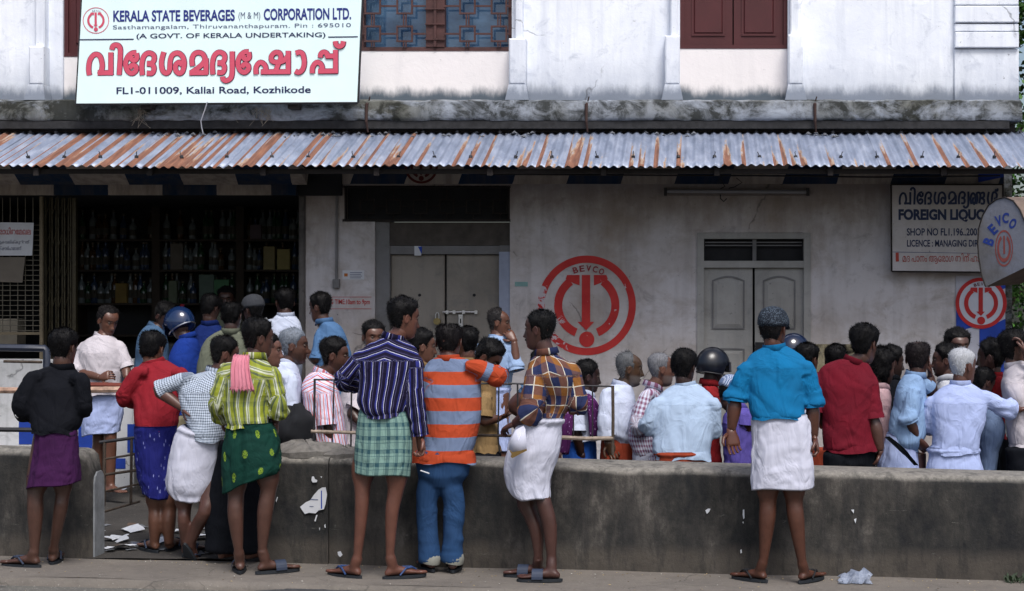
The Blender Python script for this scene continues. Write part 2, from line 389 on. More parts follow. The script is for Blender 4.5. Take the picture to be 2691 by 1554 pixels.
# ---- lower facade
ZB = -.7; ZT = Z_sl0
XOP0, XOP1 = WX(-200), WX(803)       # shop opening
def _lw(*a): part('lower_wall', MB().box(*a), m_lower)
_lw(XOP1, WX(905), 0, .25, ZB, ZT)               # strip right of the opening
_lw(WX(905), WX(985), 0.001, .25, ZB, WZ(578))
_lw(WX(905), WX(1340), 0, .25, WZ(490), ZT)
_lw(WX(1340), WX(1832), 0, .25, ZB, ZT)
_lw(WX(1832), WX(2130), 0, .25, WZ(612), ZT)
_lw(WX(2130), WX(2639), 0, .25, ZB, ZT)
_lw(XL, XOP0, 0, .25, ZB, ZT)

jb = MB(); jb.bevbox(XOP1-.055, XOP1-.002, -.04, .3, ZB, WZ(515), .01); part('opening_jamb', jb, M_plaster('jamb_speckled', '#6a6664', '#4e4b4a', '#2d2c2c', .45, fine=1.5))
# striped sloping hood under the awning, and its lower fascia
h = MB()
def hood(xa, xb, z0, z1, y0, y1): h.add([(xa, y0, z1), (xb, y0, z1), (xb, y1, z0), (xa, y1, z0)], [(0, 1, 2, 3)])
hd = MB(); xh1 = WX(815)
za, zb_ = WZ(428, -.55), WZ(486, -.12)
hd.add([(XL, -.55, za), (xh1, -.55, za), (xh1, -.12, zb_), (XL, -.12, zb_), (XL, -.55, za+.03), (xh1, -.55, za+.03), (xh1, -.06, zb_+.12), (XL, -.06, zb_+.12)],
       [(0, 1, 2, 3), (4, 7, 6, 5), (0, 4, 5, 1), (1, 5, 6, 2), (0, 3, 7, 4)]); part('striped_hood', hd, m_band)
hf = MB(); hf.box(XL, XOP1-.06, -.119, -.06, WZ(515), WZ(487)); part('striped_fascia', hf, m_band2)
hb = MB(); hb.box(WX(818), WX(2637), -.012, .0, WZ(484), WZ(440)+.02); part('painted_band', hb, m_band)
# shop interior
rm = MB(); XI0, XI1 = XL, WX(900)
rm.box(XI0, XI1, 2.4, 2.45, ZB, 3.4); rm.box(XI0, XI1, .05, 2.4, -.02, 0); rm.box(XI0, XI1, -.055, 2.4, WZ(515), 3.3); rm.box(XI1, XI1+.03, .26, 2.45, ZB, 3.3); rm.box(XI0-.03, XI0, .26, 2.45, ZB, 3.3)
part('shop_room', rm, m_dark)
# low counter wall at the left and the shop counter
cwm = MB(); cwm.bevbox(XL, WX(360), -.10, .15, -.05, WZ(945, -.1), .015); part('counter_wall', cwm, m_lowwhite)
cm = MB(); cm.bevbox(WX(372, -.1), XOP1-.06, -.08, .5, -.05, WZ(905, -.1), .01); part('counter', cm, plain('old_counter_paint', '#222425', .8, var=.4, scale=5))
step = MB(); step.bevbox(XL, WX(2636), -1.5, -.001, -.72, -.006, .02); part('plinth_step', step, m_yard)
m_bluepaint = plain('blue_wall_paint', '#1c3f9e', .75, var=.2, scale=6)
for (a, b, c, d) in ((50, 98, 1108, 1168), (206, 262, 1110, 1210), (335, 362, 1115, 1190), (276, 330, 1205, 1232)):
    s = MB(); s.box(WX(a, -.1), WX(b, -.1), -.104, -.1, WZ(d, -.1), WZ(c, -.1)); part('blue_paint_patch', s, m_bluepaint)
# left window grid
gw = empty('grille_window', (WX(0), -.05, WZ(800)), 'pale wire grid window beside the folded gate at the left of the shop', 'window')
m_grid = plain('pale_grid_paint', '#5f5a4e', .6, var=.25)
for i in range(22):
    s = MB(); z = WZ(870-i*13.2, -.05); s.box(WX(-60, -.05), WX(112, -.05), -.052, -.046, z, z+.006); s.build('grid_bar', m_grid, gw)
for i in range(9):
    s = MB(); x = WX(105-i*20, -.05); s.box(x, x+.006, -.045, -.039, WZ(873, -.05), WZ(520, -.05)); s.build('grid_bar', m_grid, gw)
s = MB(); s.box(WX(106, -.05), WX(114, -.05), -.07, -.03, WZ(945, -.05), WZ(517, -.05)); s.box(WX(-60), WX(106, -.05), -.07, -.03, WZ(880, -.05), WZ(873, -.05)); s.build('window_frame', plain('window_frame_tan', '#6d6350', .7), gw)
# folded collapsible gate
fg = empty('folding_gate', (WX(150, .0), .02, 0), 'folded collapsible steel gate between grid window and bottle shelves', 'gate')
m_gate = plain('gate_steel_paint', '#3d3726', .55, .3, .3)
for i in range(10):
    x = WX(118+i*8.2, .0); y = .02+(.02 if i % 2 else 0)
    s = MB(); s.box(x-.006, x+.006, y, y+.014, -.0, WZ(520, 0)); s.build('gate_bar', m_gate, fg)
for i in range(9):
    for kx in range(5):
        za = .2+i*.28; x0 = WX(118+kx*16.4, 0); x1 = WX(118+(kx+1)*16.4, 0)
        if x1 > WX(195): continue
        s = MB(); s.tube([(x0, .015, za), (x1, .015, za+.2)], .004, 4); s.build('gate_link', m_gate, fg)
s = MB(); s.box(WX(190, 0), WX(199, 0), 0, .05, 0, WZ(520, 0)); s.build('gate_post', m_gate, fg)
# ---- recessed door with grille transom
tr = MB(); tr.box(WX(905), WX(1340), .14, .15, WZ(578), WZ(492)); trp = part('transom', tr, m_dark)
tf = MB()
for (a, b, c, d) in ((900, 1342, 488, 494), (900, 1342, 576, 583), (900, 909, 494, 576), (1334, 1342, 494, 576)): tf.box(WX(a), WX(b), .0+(.002 if c > 490 and d < 577 else 0), .06, WZ(d), WZ(c))
part('transom_frame', tf, m_wood_dark, trp)
for i in range(6):
    cx = WX(961+i*70); s = ring_square(cx, WZ(542), .068, .012, .05); s.box(cx+.07, cx+.17, .055, .065, WZ(542)-.005, WZ(542)+.005); s.box(cx-.005, cx+.005, .055, .065, WZ(542)+.07, WZ(495)); s.box(cx-.005, cx+.005, .055, .065, WZ(575), WZ(542)-.07)
    part('transom_square', s, m_wood_dark, trp)
dr = MB(); dr.box(WX(985), WX(1022), .03, .2, ZB, WZ(583)); dr.box(WX(1312), WX(1340), .03, .2, ZB, WZ(645)); dr.box(WX(1022), WX(1312), .05, .2, WZ(668), WZ(646))
dfp = part('door_frame', dr, m_frame)
s = MB(); s.box(WX(1022), WX(1340), .04, .2, WZ(645), WZ(584)); part('lintel_board', s, plain('dark_lintel', '#4a4541', .85, var=.3), dfp)
s = MB(); s.box(WX(1311), WX(1341), .015, .03, WZ(960), WZ(662)); part('pale_strip', s, plain('pale_blue_strip', '#8f97ab', .8, var=.12), dfp)
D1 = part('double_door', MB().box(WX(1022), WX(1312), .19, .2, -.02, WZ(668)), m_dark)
for a, b in ((1022, 1164), (1169, 1312)):
    s = MB(); s.bevbox(WX(a), WX(b), .10, .14, .0, WZ(669), .008)
    o = part('door_leaf', s, m_door_l, D1); s = MB(); s.tube([(WX((a+b)/2+(5 if a < 1100 else 2)), .095, WZ(776)), (WX((a+b)/2+(5 if a < 1100 else 2)), .101, WZ(776))], .014, 10); part('hole', s, m_dark, D1)
s = MB(); s.tube([(WX(1160), .075, WZ(821)), (WX(1252), .075, WZ(821))], .009, 8)
for px in (1172, 1190, 1215, 1248): s.box(WX(px)-.012, WX(px)+.012, .066, .1, WZ(821)-.016, WZ(821)+.016)
part('door_bolt', s, m_steel, D1)
s = MB(); s.bevbox(WX(1201), WX(1214), .07, .098, WZ(862), WZ(826), .004); part('hasp', s, m_steel, D1)
s = MB(); s.box(WX(1206), WX(1209), .066, .07, WZ(850), WZ(838)); part('hasp_slot', s, m_dark, D1)
s = MB(); s.tube([(WX(1142), .06, WZ(842)), (WX(1142), .06, WZ(828)), (WX(1145), .06, WZ(822)), (WX(1149), .06, WZ(822)), (WX(1151), .06, WZ(828)), (WX(1151), .06, WZ(842))], .006, 6); part('lock_shackle', s, m_steel, D1)
s = MB(); s.tube([(WX(1146), .04, WZ(845)), (WX(1146), .085, WZ(845))], .032, 14); part('padlock', s, m_brass, D1)
# ---- right panelled door
fr = MB(); fr.box(WX(1832), WX(1850), -.02, .2, ZB, WZ(612)); fr.box(WX(2112), WX(2130), -.02, .2, ZB, WZ(612)); fr.box(WX(1850), WX(2112), -.018, .2, WZ(628), WZ(613)); fr.box(WX(1850), WX(2112), -.018, .2, WZ(704), WZ(686))
DF = part('door_frame', fr, m_door_r)
s = MB(); s.box(WX(1850), WX(2112), .1, .11, WZ(686), WZ(628)); part('transom_pane', s, m_dark, DF)
for py in (637, 645): s = MB(); s.box(WX(1853), WX(2108), .03, .045, WZ(py)-.005, WZ(py)+.005); part('transom_bar', s, m_frame, DF)
s = MB(); s.box(WX(1978), WX(1988), .02, .09, WZ(686), WZ(628)); part('transom_mullion', s, m_frame, DF)
DR = part('double_door', MB().box(WX(1850), WX(2112), .18, .19, -.4, WZ(704)), m_dark)
for a, b in ((1850, 1978), (1984, 2112)):
    s = MB(); X0, X1 = WX(a), WX(b); s.box(X0, X1, .03, .07, -.4, WZ(705))
    Lf = part('door_leaf', s, m_door_r, DR)
    xa, xb = X0+.085, X1-.085
    # arched panel: sunk moulding ring and raised field
    def arch(xa, xb, zb, zt, rise, n=12): return [(xa, zb), (xb, zb), (xb, zt)]+[(xb+(xa-xb)*t/n, zt+rise*math.sin(math.pi*t/n)) for t in range(1, n)]+[(xa, zt)]
    for (yt, yb, ri) in ((738, 862, .035), (918, 1060, .0)):
        o1 = arch(xa-.012, xb+.012, WZ(yb)-.012, WZ(yt)+.004, ri+.006); i1 = arch(xa, xb, WZ(yb), WZ(yt)-.006, ri)
        s = MB(); nn = len(o1); v = [(x, .018, z) for x, z in o1]+[(x, .018, z) for x, z in i1]+[(x, .0302, z) for x, z in o1]+[(x, .0302, z) for x, z in i1]
        s.add(v, [(j, (j+1) % nn, (j+1) % nn+nn, j+nn) for j in range(nn)]+[(j, (j+1) % nn, (j+1) % nn+2*nn, j+2*nn) for j in range(nn)]+[(j+nn, (j+1) % nn+nn, (j+1) % nn+3*nn, j+3*nn) for j in range(nn)])
        part('panel_moulding', s, m_frame, DR)
        i2 = arch(xa+.035, xb-.035, WZ(yb)+.035, WZ(yt)-.04, ri); s = MB(); v = [(x, .0295, z) for x, z in i1]+[(x, .014, z) for x, z in i2]; nn = len(i1)
        s.add(v, [(j, (j+1) % nn, (j+1) % nn+nn, j+nn) for j in range(nn)]+[tuple(range(nn, 2*nn))]); part('raised_panel', s, m_door_r, DR)
# notice shutter low behind the queue (peeling cream frame)
pn = MB(); pn.box(WX(2118, -.05), WX(2260, -.05), -.05, -.001, WZ(1010, -.05), WZ(905, -.05)); pn2 = M_plaster('peeling_cream', '#b3a98e', '#8f866c', '#1e1b19', .36, fine=2.2)
part('low_panel', pn, pn2)
s = MB(); s.box(WX(1985, -.05), WX(2117, -.05), -.04, -.0005, WZ(1010, -.05), WZ(900, -.05)); part('low_opening', s, m_dark)
# corner pillar paint: blue and white diagonals
X0, X1 = WX(2512), WX(2641)
s = MB(); s.box(X0, X1, -.015, -.0005, WZ(1100), WZ(725)); part('corner_panel', s, plain('corner_white', '#b9bac6', .85, var=.1))
def bp(poly, mat, y0=-.02, y1=-.0152, name='painted_shape'):
    s = MB(); s.prism([(WX(a), WZ(b)) for a, b in poly], y0, y1); return part(name, s, mat)
bp([(2512, 800), (2512, 872), (2570, 856), (2577, 800)], m_bluepaint); bp([(2600, 858), (2573, 862), (2573, 1060), (2641, 1060), (2641, 838)], m_bluepaint)
bp([(2590, 745), (2641, 745), (2641, 758), (2600, 770)], m_bluepaint)
bp([(2570, 452), (2636, 452), (2636, 466), (2570, 480)], m_bluepaint, -.03, -.013)
# ---------------------------------------------------------------- text and signs
def text_mesh(body, x0, x1, z0, z1, y, mat, name='lettering', parent=None, bold=0.0, shear=0.0, extr=.0015, dz=0.0, spacing=1.0):
    """flat lettering fitted to a box; dz = rise from left to right end"""
    cu = bpy.data.curves.new('t', 'FONT'); cu.body = body; cu.size = 1; cu.offset = bold; cu.extrude = 0; cu.shear = shear; cu.space_character = spacing; cu.resolution_u = 4
    o = bpy.data.objects.new('t', cu); COL.objects.link(o)
    dg = bpy.context.evaluated_depsgraph_get(); me = bpy.data.meshes.new_from_object(o.evaluated_get(dg)); bpy.data.objects.remove(o)
    n = len(me.vertices); co = np.empty(n*3); me.vertices.foreach_get('co', co); co = co.reshape(-1, 3)
    a, b = co.min(0), co.max(0); s = np.empty_like(co)
    s[:, 0] = x0+(co[:, 0]-a[0])/(b[0]-a[0])*(x1-x0); s[:, 2] = z0+(co[:, 1]-a[1])/(b[1]-a[1])*(z1-z0)+dz*(s[:, 0]-x0)/(x1-x0); s[:, 1] = y
    P = Vector(parent['_o']) if parent is not None and '_o' in parent else Vector((0, 0, 0))
    s -= np.array(P); me.vertices.foreach_set('co', s.ravel()); me.update(); me.name = name
    me.materials.clear(); me.materials.append(mat)
    # face the street
    import bmesh
    bm = bmesh.new(); bm.from_mesh(me)
    for f in bm.faces:
        f.normal_update()
        if f.normal.y > 0: f.normal_flip()
    bm.to_mesh(me); bm.free()
    return link(me, name, parent)
def catmull(pts, k=5):
    P = [pts[0]]+list(pts)+[pts[-1]]; out = []
    for i in range(1, len(P)-2):
        for j in range(k):
            t = j/k; out.append(tuple(.5*((2*P[i][d])+(-P[i-1][d]+P[i+1][d])*t+(2*P[i-1][d]-5*P[i][d]+4*P[i+1][d]-P[i+2][d])*t*t+(-P[i-1][d]+3*P[i][d]-3*P[i+1][d]+P[i+2][d])*t**3) for d in range(2)))
    out.append(tuple(pts[-1])); return out
def ribbons(strokes, f, width, y0, mb, step=.00035):
    for si, st in enumerate(strokes):
        pts = [f(*p) for p in (catmull(st) if len(st) > 2 else st)]; L = []; Rr = []; y = y0-step*si
        for i, p in enumerate(pts):
            a = pts[max(i-1, 0)]; b = pts[min(i+1, len(pts)-1)]; dx, dz = b[0]-a[0], b[1]-a[1]; l = math.hypot(dx, dz) or 1; nx, nz = -dz/l*width/2, dx/l*width/2
            yy = y-.000012*i; L.append((p[0]+nx, yy, p[1]+nz)); Rr.append((p[0]-nx, yy, p[1]-nz))
        n = len(L); mb.add(L+Rr, [(i, i+1, n+i+1, n+i) for i in range(n-1)])
    return mb
vi = [[(150, 658), (144, 600), (154, 530), (184, 486), (215, 476), (246, 498), (262, 560), (258, 610), (238, 652)], [(222, 638), (356, 636)], [(338, 458), (338, 658)], [(347, 436), (356, 404), (385, 394), (412, 410), (421, 460), (410, 656)]]
ee = [[(560, 462), (522, 466), (484, 500), (466, 560), (484, 620), (522, 642), (556, 618), (554, 580), (520, 572), (502, 600)], [(560, 465), (565, 510), (540, 530), (515, 512), (520, 488)]]
da = [[(612, 658), (608, 570), (625, 495), (665, 464), (708, 480), (716, 520), (695, 552), (652, 556)], [(652, 558), (698, 566), (714, 600), (698, 640), (650, 640)]]
sha = [[(800, 455), (780, 540), (790, 618), (825, 640), (850, 610), (856, 530), (876, 482), (920, 464), (960, 490), (978, 550), (965, 622), (935, 642), (905, 618), (905, 568), (935, 546), (962, 572)]]
ma = [[(1050, 578), (1045, 520), (1064, 475), (1100, 460), (1140, 475), (1158, 520), (1128, 570), (1040, 636)], [(1022, 638), (1182, 636)], [(1168, 510), (1168, 652)]]
ya = [[(1396, 450), (1396, 620), (1384, 682), (1345, 706), (1318, 694), (1312, 670)]]
ssa = [[(1605, 650), (1605, 590), (1635, 548), (1672, 560), (1690, 600), (1668, 640)], [(1645, 630), (1905, 628)], [(1885, 445), (1885, 645)], [(1775, 622), (1800, 560), (1822, 505), (1808, 465), (1768, 462), (1738, 495), (1742, 530), (1780, 546), (1840, 535), (1885, 490)]]
aa = [[(1950, 468), (1985, 458), (2014, 480), (2025, 550), (2010, 610), (1975, 634), (1945, 622)]]
ppa = [[(2095, 642), (2098, 590), (2130, 548), (2168, 560), (2182, 600), (2165, 636)], [(2145, 624), (2320, 622)], [(2298, 438), (2298, 640)], [(2165, 505), (2170, 472), (2195, 457), (2222, 470), (2225, 500)], [(2212, 492), (2300, 492)], [(2296, 362), (2302, 392), (2330, 408), (2358, 395), (2366, 362)]]
sh = lambda st, dx, dy: [[(x+dx, y+dy) for x, y in s] for s in st]
WORD = vi+ee+da+sha+ma+sh(da, 615, -6)+ya+sh(ee, 980, -8)+ssa+aa+ppa
m_signw = plain('sign_board_white', '#e6fbfc', .45, var=.03, scale=3, bump=.03)
m_signblue = plain('sign_navy_print', '#24307e', .5, var=.06)
m_signblue2 = plain('sign_dark_navy_print', '#1d2350', .5, var=.06)
m_signgrey = plain('sign_grey_print', '#5b6480', .5, var=.06)
m_signred = plain('sign_pinkred_print', '#d0526a', .5, var=.06)
m_signout = plain('sign_plum_outline', '#5e2a48', .5, var=.06)
m_logored = plain('logo_painted_red', '#b32a2c', .75, var=.15, scale=7)
def logo(parent, cx, cz, r, y, mat, textmat, tm=True, sx=1.0, prefix='logo', worn=None, thin=1.0):
    """ring, two bent arrows, a down arrow and a ball"""
    def P(a, rr): return (cx+math.cos(R(a))*rr*r*sx, cz+math.sin(R(a))*rr*r)
    def arc(a0, a1, r0, r1, n=40):
        s = MB(); v = []
        for i in range(n+1):
            a = a0+(a1-a0)*i/n; p = P(a, r0); q = P(a, r1); v += [(p[0], y, p[1]), (q[0], y, q[1])]
        s.add(v, [(2*i, 2*i+1, 2*i+3, 2*i+2) for i in range(n)]); return s
    def poly(pts):
        s = MB(); v = [(cx+a*r*sx, y, cz+b*r) for a, b in pts]; s.add(v, [tuple(range(len(v)))]); return s
    out = [arc(0, 360, 1-.145*thin, 1, 72)]
    for sg in (1, -1):
        n = 30; s = MB(); v = []
        for i in range(n+1):
            a = -68+(56+68)*i/n
            for rr in (.50, .665):
                x, z = math.cos(R(a))*rr*sg, math.sin(R(a))*rr; v.append((cx+x*r*sx, y, cz+z*r))
        s.add(v, [(2*i, 2*i+1, 2*i+3, 2*i+2) for i in range(n)]); out.append(s)
        out.append(poly([(sg*.145, .61), (sg*.40, .61), (sg*.43, .53), (sg*.26, .44), (sg*.145, .40)]))
    s = poly([(-.10, .61), (.07, .61), (.07, -.34), (-.10, -.34)]); out.append(s); out.append(poly([(-.19, -.33), (.15, -.33), (-.01, -.50)]))
    s = MB(); v = []
    for i in range(32): a = i/32*2*math.pi; v.append((cx+(math.cos(a)*.155)*r*sx, y, cz+(-.68+math.sin(a)*.155)*r))
    s.add(v, [tuple(range(32))]); out.append(s)
    for i, s in enumerate(out):
        s.v = [(x, yy-.0003*i, z) for x, yy, z in s.v]
        o = s.build(prefix+'_'+('ring', 'curved_arrow', 'arrow_head', 'curved_arrow', 'arrow_head', 'down_arrow', 'arrow_head', 'ball')[i], mat, parent, fixn=False)
    if tm:
        for i, ch in enumerate('BEVCO'):
            a = 108-i*10.5; x, z = P(a, .745); hh = .062*r; o = text_mesh(ch, -.05*r, .05*r, -hh, hh, 0, textmat, prefix+'_letter', None, .02)
            n = len(o.data.vertices); co = np.empty(n*3); o.data.vertices.foreach_get('co', co); co = co.reshape(-1, 3); t = R(a-90); c_, s_ = math.cos(t), math.sin(t)
            X = co[:, 0]*c_-co[:, 2]*s_; Z = co[:, 0]*s_+co[:, 2]*c_; pr = Vector(parent['_o']) if '_o' in parent else Vector((0, 0, 0))
            co[:, 0] = X*sx+x-pr.x; co[:, 2] = Z+z-pr.z; co[:, 1] = y-.003-pr.y; o.data.vertices.foreach_set('co', co.ravel()); o.parent = parent
# big signboard, leaning out a little
YS = -.42
sg = empty('signboard', (WX(570, YS), YS, WZ(265, YS)), 'large white shop signboard with navy heading and red script lettering hung above the tin roof', 'signboard')
def S(x, y): return (WX(190+x/3.318, YS), WZ(y/3.318, YS))
s = MB(); c = [S(35, 903), S(2482, 890), S(2530, -180), S(95, -170)]; s.prism(c, YS, YS+.03); s.build('board', m_signw, sg)
c2 = [S(28, 909), S(2488, 897), S(2536, -186), S(89, -176)]
for i in range(4):
    a, b = c2[i], c2[(i+1) % 4]; s = MB(); s.tube([(a[0], YS+.014, a[1]), (b[0], YS+.014, b[1])], .011, 6); s.build('board_edge', m_iron, sg)
ys = YS-.003
def st(body, x0, x1, yt, yb, mat, bold=0, yr=0, sp=1.0):  # yr: right end height shift in crop px
    a = S(x0, yb); b = S(x1, yt); return text_mesh(body, a[0], b[0], a[1], S(0, yt)[1], ys, mat, 'lettering', sg, bold, dz=yr/3.318*(YS-CAM_Y)/F_PX, spacing=sp)
st('KERALA STATE BEVERAGES', 358, 1418, 93, 192, m_signblue, .028, 8); st('(M & M)', 1450, 1640, 107, 184, m_signgrey, .0, 2); st('CORPORATION LTD.', 1670, 2432, 77, 180, m_signblue, .028, 8)
st('Sasthamangalam, Thiruvananthapuram. Pin : 695010', 355, 2430, 222, 268, m_signgrey, .002, 20, 1.05)
st('(A GOVT. OF KERALA UNDERTAKING)', 560, 2208, 295, 350, m_signblue2, .012, 12)
st('FL1-011009, Kallai Road, Kozhikode', 386, 2080, 762, 832, m_signblue2, .016, 10)
for a, b, ya_, yb_ in ((66, 536, 348, 344), (2232, 2490, 325, 322)):
    s = MB(); p = S(a, ya_); q_ = S(b, yb_); w = .005; s.add([(p[0], ys, p[1]-w), (q_[0], ys, q_[1]-w), (q_[0], ys, q_[1]+w), (p[0], ys, p[1]+w)], [(0, 1, 2, 3)]); s.build('rule_line', m_signblue2, sg)
px2m = (YS-CAM_Y)/F_PX/3.318
s = MB(); ribbons(WORD, S, 51*px2m, ys+.002, s, .00006); s.build('letter_outline', m_signout, sg, fixn=False)
s = MB(); ribbons(WORD, S, 41*px2m, ys-.002, s); s.build('script_lettering', m_signred, sg, fixn=False)
cx, cz = S(207, 180); logo(sg, cx, cz, 114*px2m, ys, m_signred, m_signgrey, True, 1.0, thin=.35)
for px in (390, 775):
    s = MB(); s.box(WX(px, -.3)-.045, WX(px, -.3)+.045, -.38, -.05, WZ(288, -.3), WZ(262, -.3)); s.build('support_bracket', m_wood_dark, sg)
# painted wall logo
LG = empty('wall_logo', (WX(1542), -.004, WZ(803)), 'big round red painted emblem on the wall between the two doors', 'painted emblem')
def M_worn():
    t = NT('worn_red_paint').set(rough=.8); p = t.coord(src='geo'); n = t.noise(p, 9, 6, .75, .5)
    sep = t.n('ShaderNodeSeparateXYZ'); t.l(p, sep.inputs[0])
    mr = t.n('ShaderNodeMapRange'); t.l(t.math('ADD', sep.outputs[0], t.math('MULTIPLY', sep.outputs[2], .25)), mr.inputs[0]); x0 = WX(1415)+.25*WZ(810)
    for i, v in enumerate((x0, x0+.34, .19, 0.0)): mr.inputs[i+1].default_value = v
    f = t.ramp(t.math('ADD', n, mr.outputs[0]), [(.645, 0.0), (.66, 1.0)])
    c = t.mix(f, t.ramp(t.noise(p, 5, 4), [(.3, '#a82023'), (.7, '#c03632')]), '#b9b2b8'); return t.fin(c)
m_worn = M_worn(); logo(LG, WX(1542), WZ(803), WX(1542+131)-WX(1542), -.004, m_worn, plain('logo_text_red', '#8c3038', .8), sx=.985)
CL = empty('pillar_logo', (WX(2577), -.024, WZ(797)), 'small round red and white emblem painted on the corner pillar under the signboard', 'painted emblem')
s = MB(); v = [(WX(2577)+math.cos(i/48*2*math.pi)*.222, -.0235, WZ(797)+math.sin(i/48*2*math.pi)*.222) for i in range(48)]; s.add(v, [tuple(range(48))]); s.build('logo_disc', plain('logo_white', '#c3c6d2', .8, var=.08), CL)
logo(CL, WX(2577), WZ(797), .232, -.026, m_logored, plain('logo_text_dark', '#6a3438', .8))
# logo on the hood, mostly hidden by the awning
HL = empty('hood_logo', (WX(1108), -.02, WZ(440)), 'red painted emblem mostly hidden behind the tin roof edge above the left door', 'painted emblem')
logo(HL, WX(1108), WZ(440), .15, -.018, plain('dim_logo_red', '#5a2320', .9), plain('dim_text', '#5a2320', .9), False)
# opening-time lettering and small stickers
OT = empty('opening_time_lettering', (WX(900), -.002, WZ(795)), 'red hand painted opening hours line on the wall beside the shop opening', 'wall lettering')
text_mesh('WORKING TIME:10am to 9pm', WX(818), WX(972), WZ(804), WZ(787), -.003, m_logored, 'lettering', OT, .012)
for py in (781, 812): s = MB(); s.box(WX(818), WX(976), -.003, -.0005, WZ(py)-.002, WZ(py)+.002); s.build('rule_line', m_logored, OT)
def sticker(label, x0, x1, y0, y1, mats, Y=-.003, name='sticker', cat='sticker'):
    s = MB(); s.box(WX(x0, Y), WX(x1, Y), Y-.002, Y, WZ(y1, Y), WZ(y0, Y)); o = s.build(name, mats, None, loc=(WX(x0, Y), Y, WZ(y1, Y))); return tag(o, label, cat)
m_pap = plain('paper_white', '#c9ccd2', .8, var=.06)
k = sticker('small white sticker with an orange dot beside the switch pipe', 900, 957, 711, 735, m_pap)
s = MB(); s.box(WX(905), WX(914), -.007, -.0055, WZ(727), WZ(719)); s2 = s.build('orange_dot', plain('orange_print', '#b0641f', .7)); s2.parent = k; s2.matrix_parent_inverse = Matrix.Translation(-k.location)
for i in range(4):
    s = MB(); s.box(WX(920), WX(952-3*(i % 2)), -.007, -.0055, WZ(716+i*4.6+1.6), WZ(716+i*4.6)); s2 = s.build('print_line', m_signgrey); s2.parent = k; s2.matrix_parent_inverse = Matrix.Translation(-k.location)
sticker('small faded green sticker on the wall left of the painted emblem', 1353, 1387, 741, 753, plain('green_sticker', '#7fa3a1', .8))
k = sticker('small blue and white torn sticker on the door frame head', 1089, 1107, 647, 672, [m_pap], .048)
s = MB(); s.add([(WX(1096), .0445, WZ(648)), (WX(1107), .0445, WZ(648)), (WX(1106), .0445, WZ(668))], [(0, 1, 2)]); s2 = s.build('blue_print', m_bluepaint); s2.parent = k; s2.matrix_parent_inverse = Matrix.Translation(-k.location)
# notices on the left grid
nb = empty('notice_board', (WX(40, -.09), -.09, WZ(672, -.09)), 'white printed notice with red heading on the left grid window', 'notice')
Yn = -.09; s = MB(); s.prism([(WX(-60, Yn), WZ(584, Yn)), (WX(89, Yn), WZ(586, Yn)), (WX(85, Yn), WZ(672, Yn)), (WX(-60, Yn), WZ(672, Yn))], Yn-.004, Yn); s.build('paper', m_pap, nb)
text_mesh('ലി നിേരാധിതേമഖല', WX(-40, Yn), WX(82, Yn), WZ(617, Yn), WZ(598, Yn), Yn-.006, m_logored, 'lettering', nb, .01)
text_mesh('െട പുകവലിക്കുന്നത്', WX(-20, Yn), WX(78, Yn), WZ(643, Yn), WZ(631, Yn), Yn-.006, m_signblue2, 'lettering', nb, .004); text_mesh('ശിക്ഷാർഹമാണ്', WX(-15, Yn), WX(57, Yn), WZ(658, Yn), WZ(647, Yn), Yn-.006, m_signblue2, 'lettering', nb, .004)
s = MB(); s.prism([(WX(-60, Yn), WZ(676, Yn)), (WX(65, Yn), WZ(676, Yn)), (WX(58, Yn), WZ(743, Yn)), (WX(-60, Yn), WZ(740, Yn))], -.085, -.08); o = s.build('cardboard_sheet', plain('dusty_cardboard', '#6e675e', .9, var=.1), None, loc=(WX(30, Yn), -.085, WZ(740, Yn))); tag(o, 'blank dusty cardboard sheet tied to the grid below the printed notice', 'cardboard')
s = MB(); s.box(WX(-30, .3), WX(45, .3), .3, .5, WZ(905, .3), WZ(838, .3)); o = s.build('carton', plain('tan_carton', '#8f8778', .9), None, loc=(WX(10, .3), .4, WZ(905, .3))); tag(o, 'pale carton standing behind the wire grid window at the far left', 'carton')
# old signboard at the right
YB = -.16
sb = empty('old_signboard', (WX(2490, YB), YB, WZ(710, YB)), 'grimy white signboard with dark blue foreign liquor lettering fixed on the wall at the right', 'signboard')
def S2(x, y): return (WX(2300+x/3.734, YB), WZ(470+y/3.734, YB))
m_oldsign = M_plaster('old_sign_white', '#c4c0c2', '#b0aba6', '#85837f', .55, fine=.9)
m_oldblue = plain('old_sign_blue', '#1c2c50', .6, var=.2); m_oldred = plain('old_sign_red', '#a53b2e', .6, var=.2)
s = MB(); s.prism([S2(160, 62), S2(1250, 62), S2(1250, 915), S2(165, 905)], YB, YB+.14); s.build('board', m_oldsign, sb)
s = MB(); s.prism([S2(172, 722), S2(1240, 738), S2(1240, 734), S2(172, 716)], YB-.002, YB-.0002); s.build('rule_line', m_signgrey, sb)
for a, b in (((156, 58), (1254, 58)), ((1254, 58), (1254, 920)), ((1254, 920), (161, 910)), ((161, 910), (156, 58))):
    s = MB(); p = S2(*a); q_ = S2(*b); s.tube([(p[0], YB-.002, p[1]), (q_[0], YB-.002, q_[1])], .008, 6); s.build('board_edge', m_wood_dark, sb)
k2 = (1200-232)/(1930-130)
Wd2 = vi+ee+da+sha+ma+sh(da, 615, -6)+ya+sh([[(c[0]+75, c[1]) for c in st_] for st_ in [[(760, 650), (745, 560), (770, 490), (800, 480), (830, 520), (835, 600), (810, 650), (785, 600), (800, 540)], [(850, 650), (870, 560), (860, 480), (905, 470), (925, 520), (905, 640)], [(930, 480), (985, 470), (990, 530), (950, 556), (990, 580), (985, 640), (930, 640)]]], 615, 0)+sh([[(2040, 455), (2020, 560), (2040, 640), (2085, 640), (2095, 560), (2110, 480), (2150, 462), (2185, 500), (2170, 560), (2130, 560)], [(2150, 420), (2190, 440), (2200, 400)]], -270, 0)
f2 = lambda x, y: S2(232+(x-130)*k2, 120+(y-440)*.62)
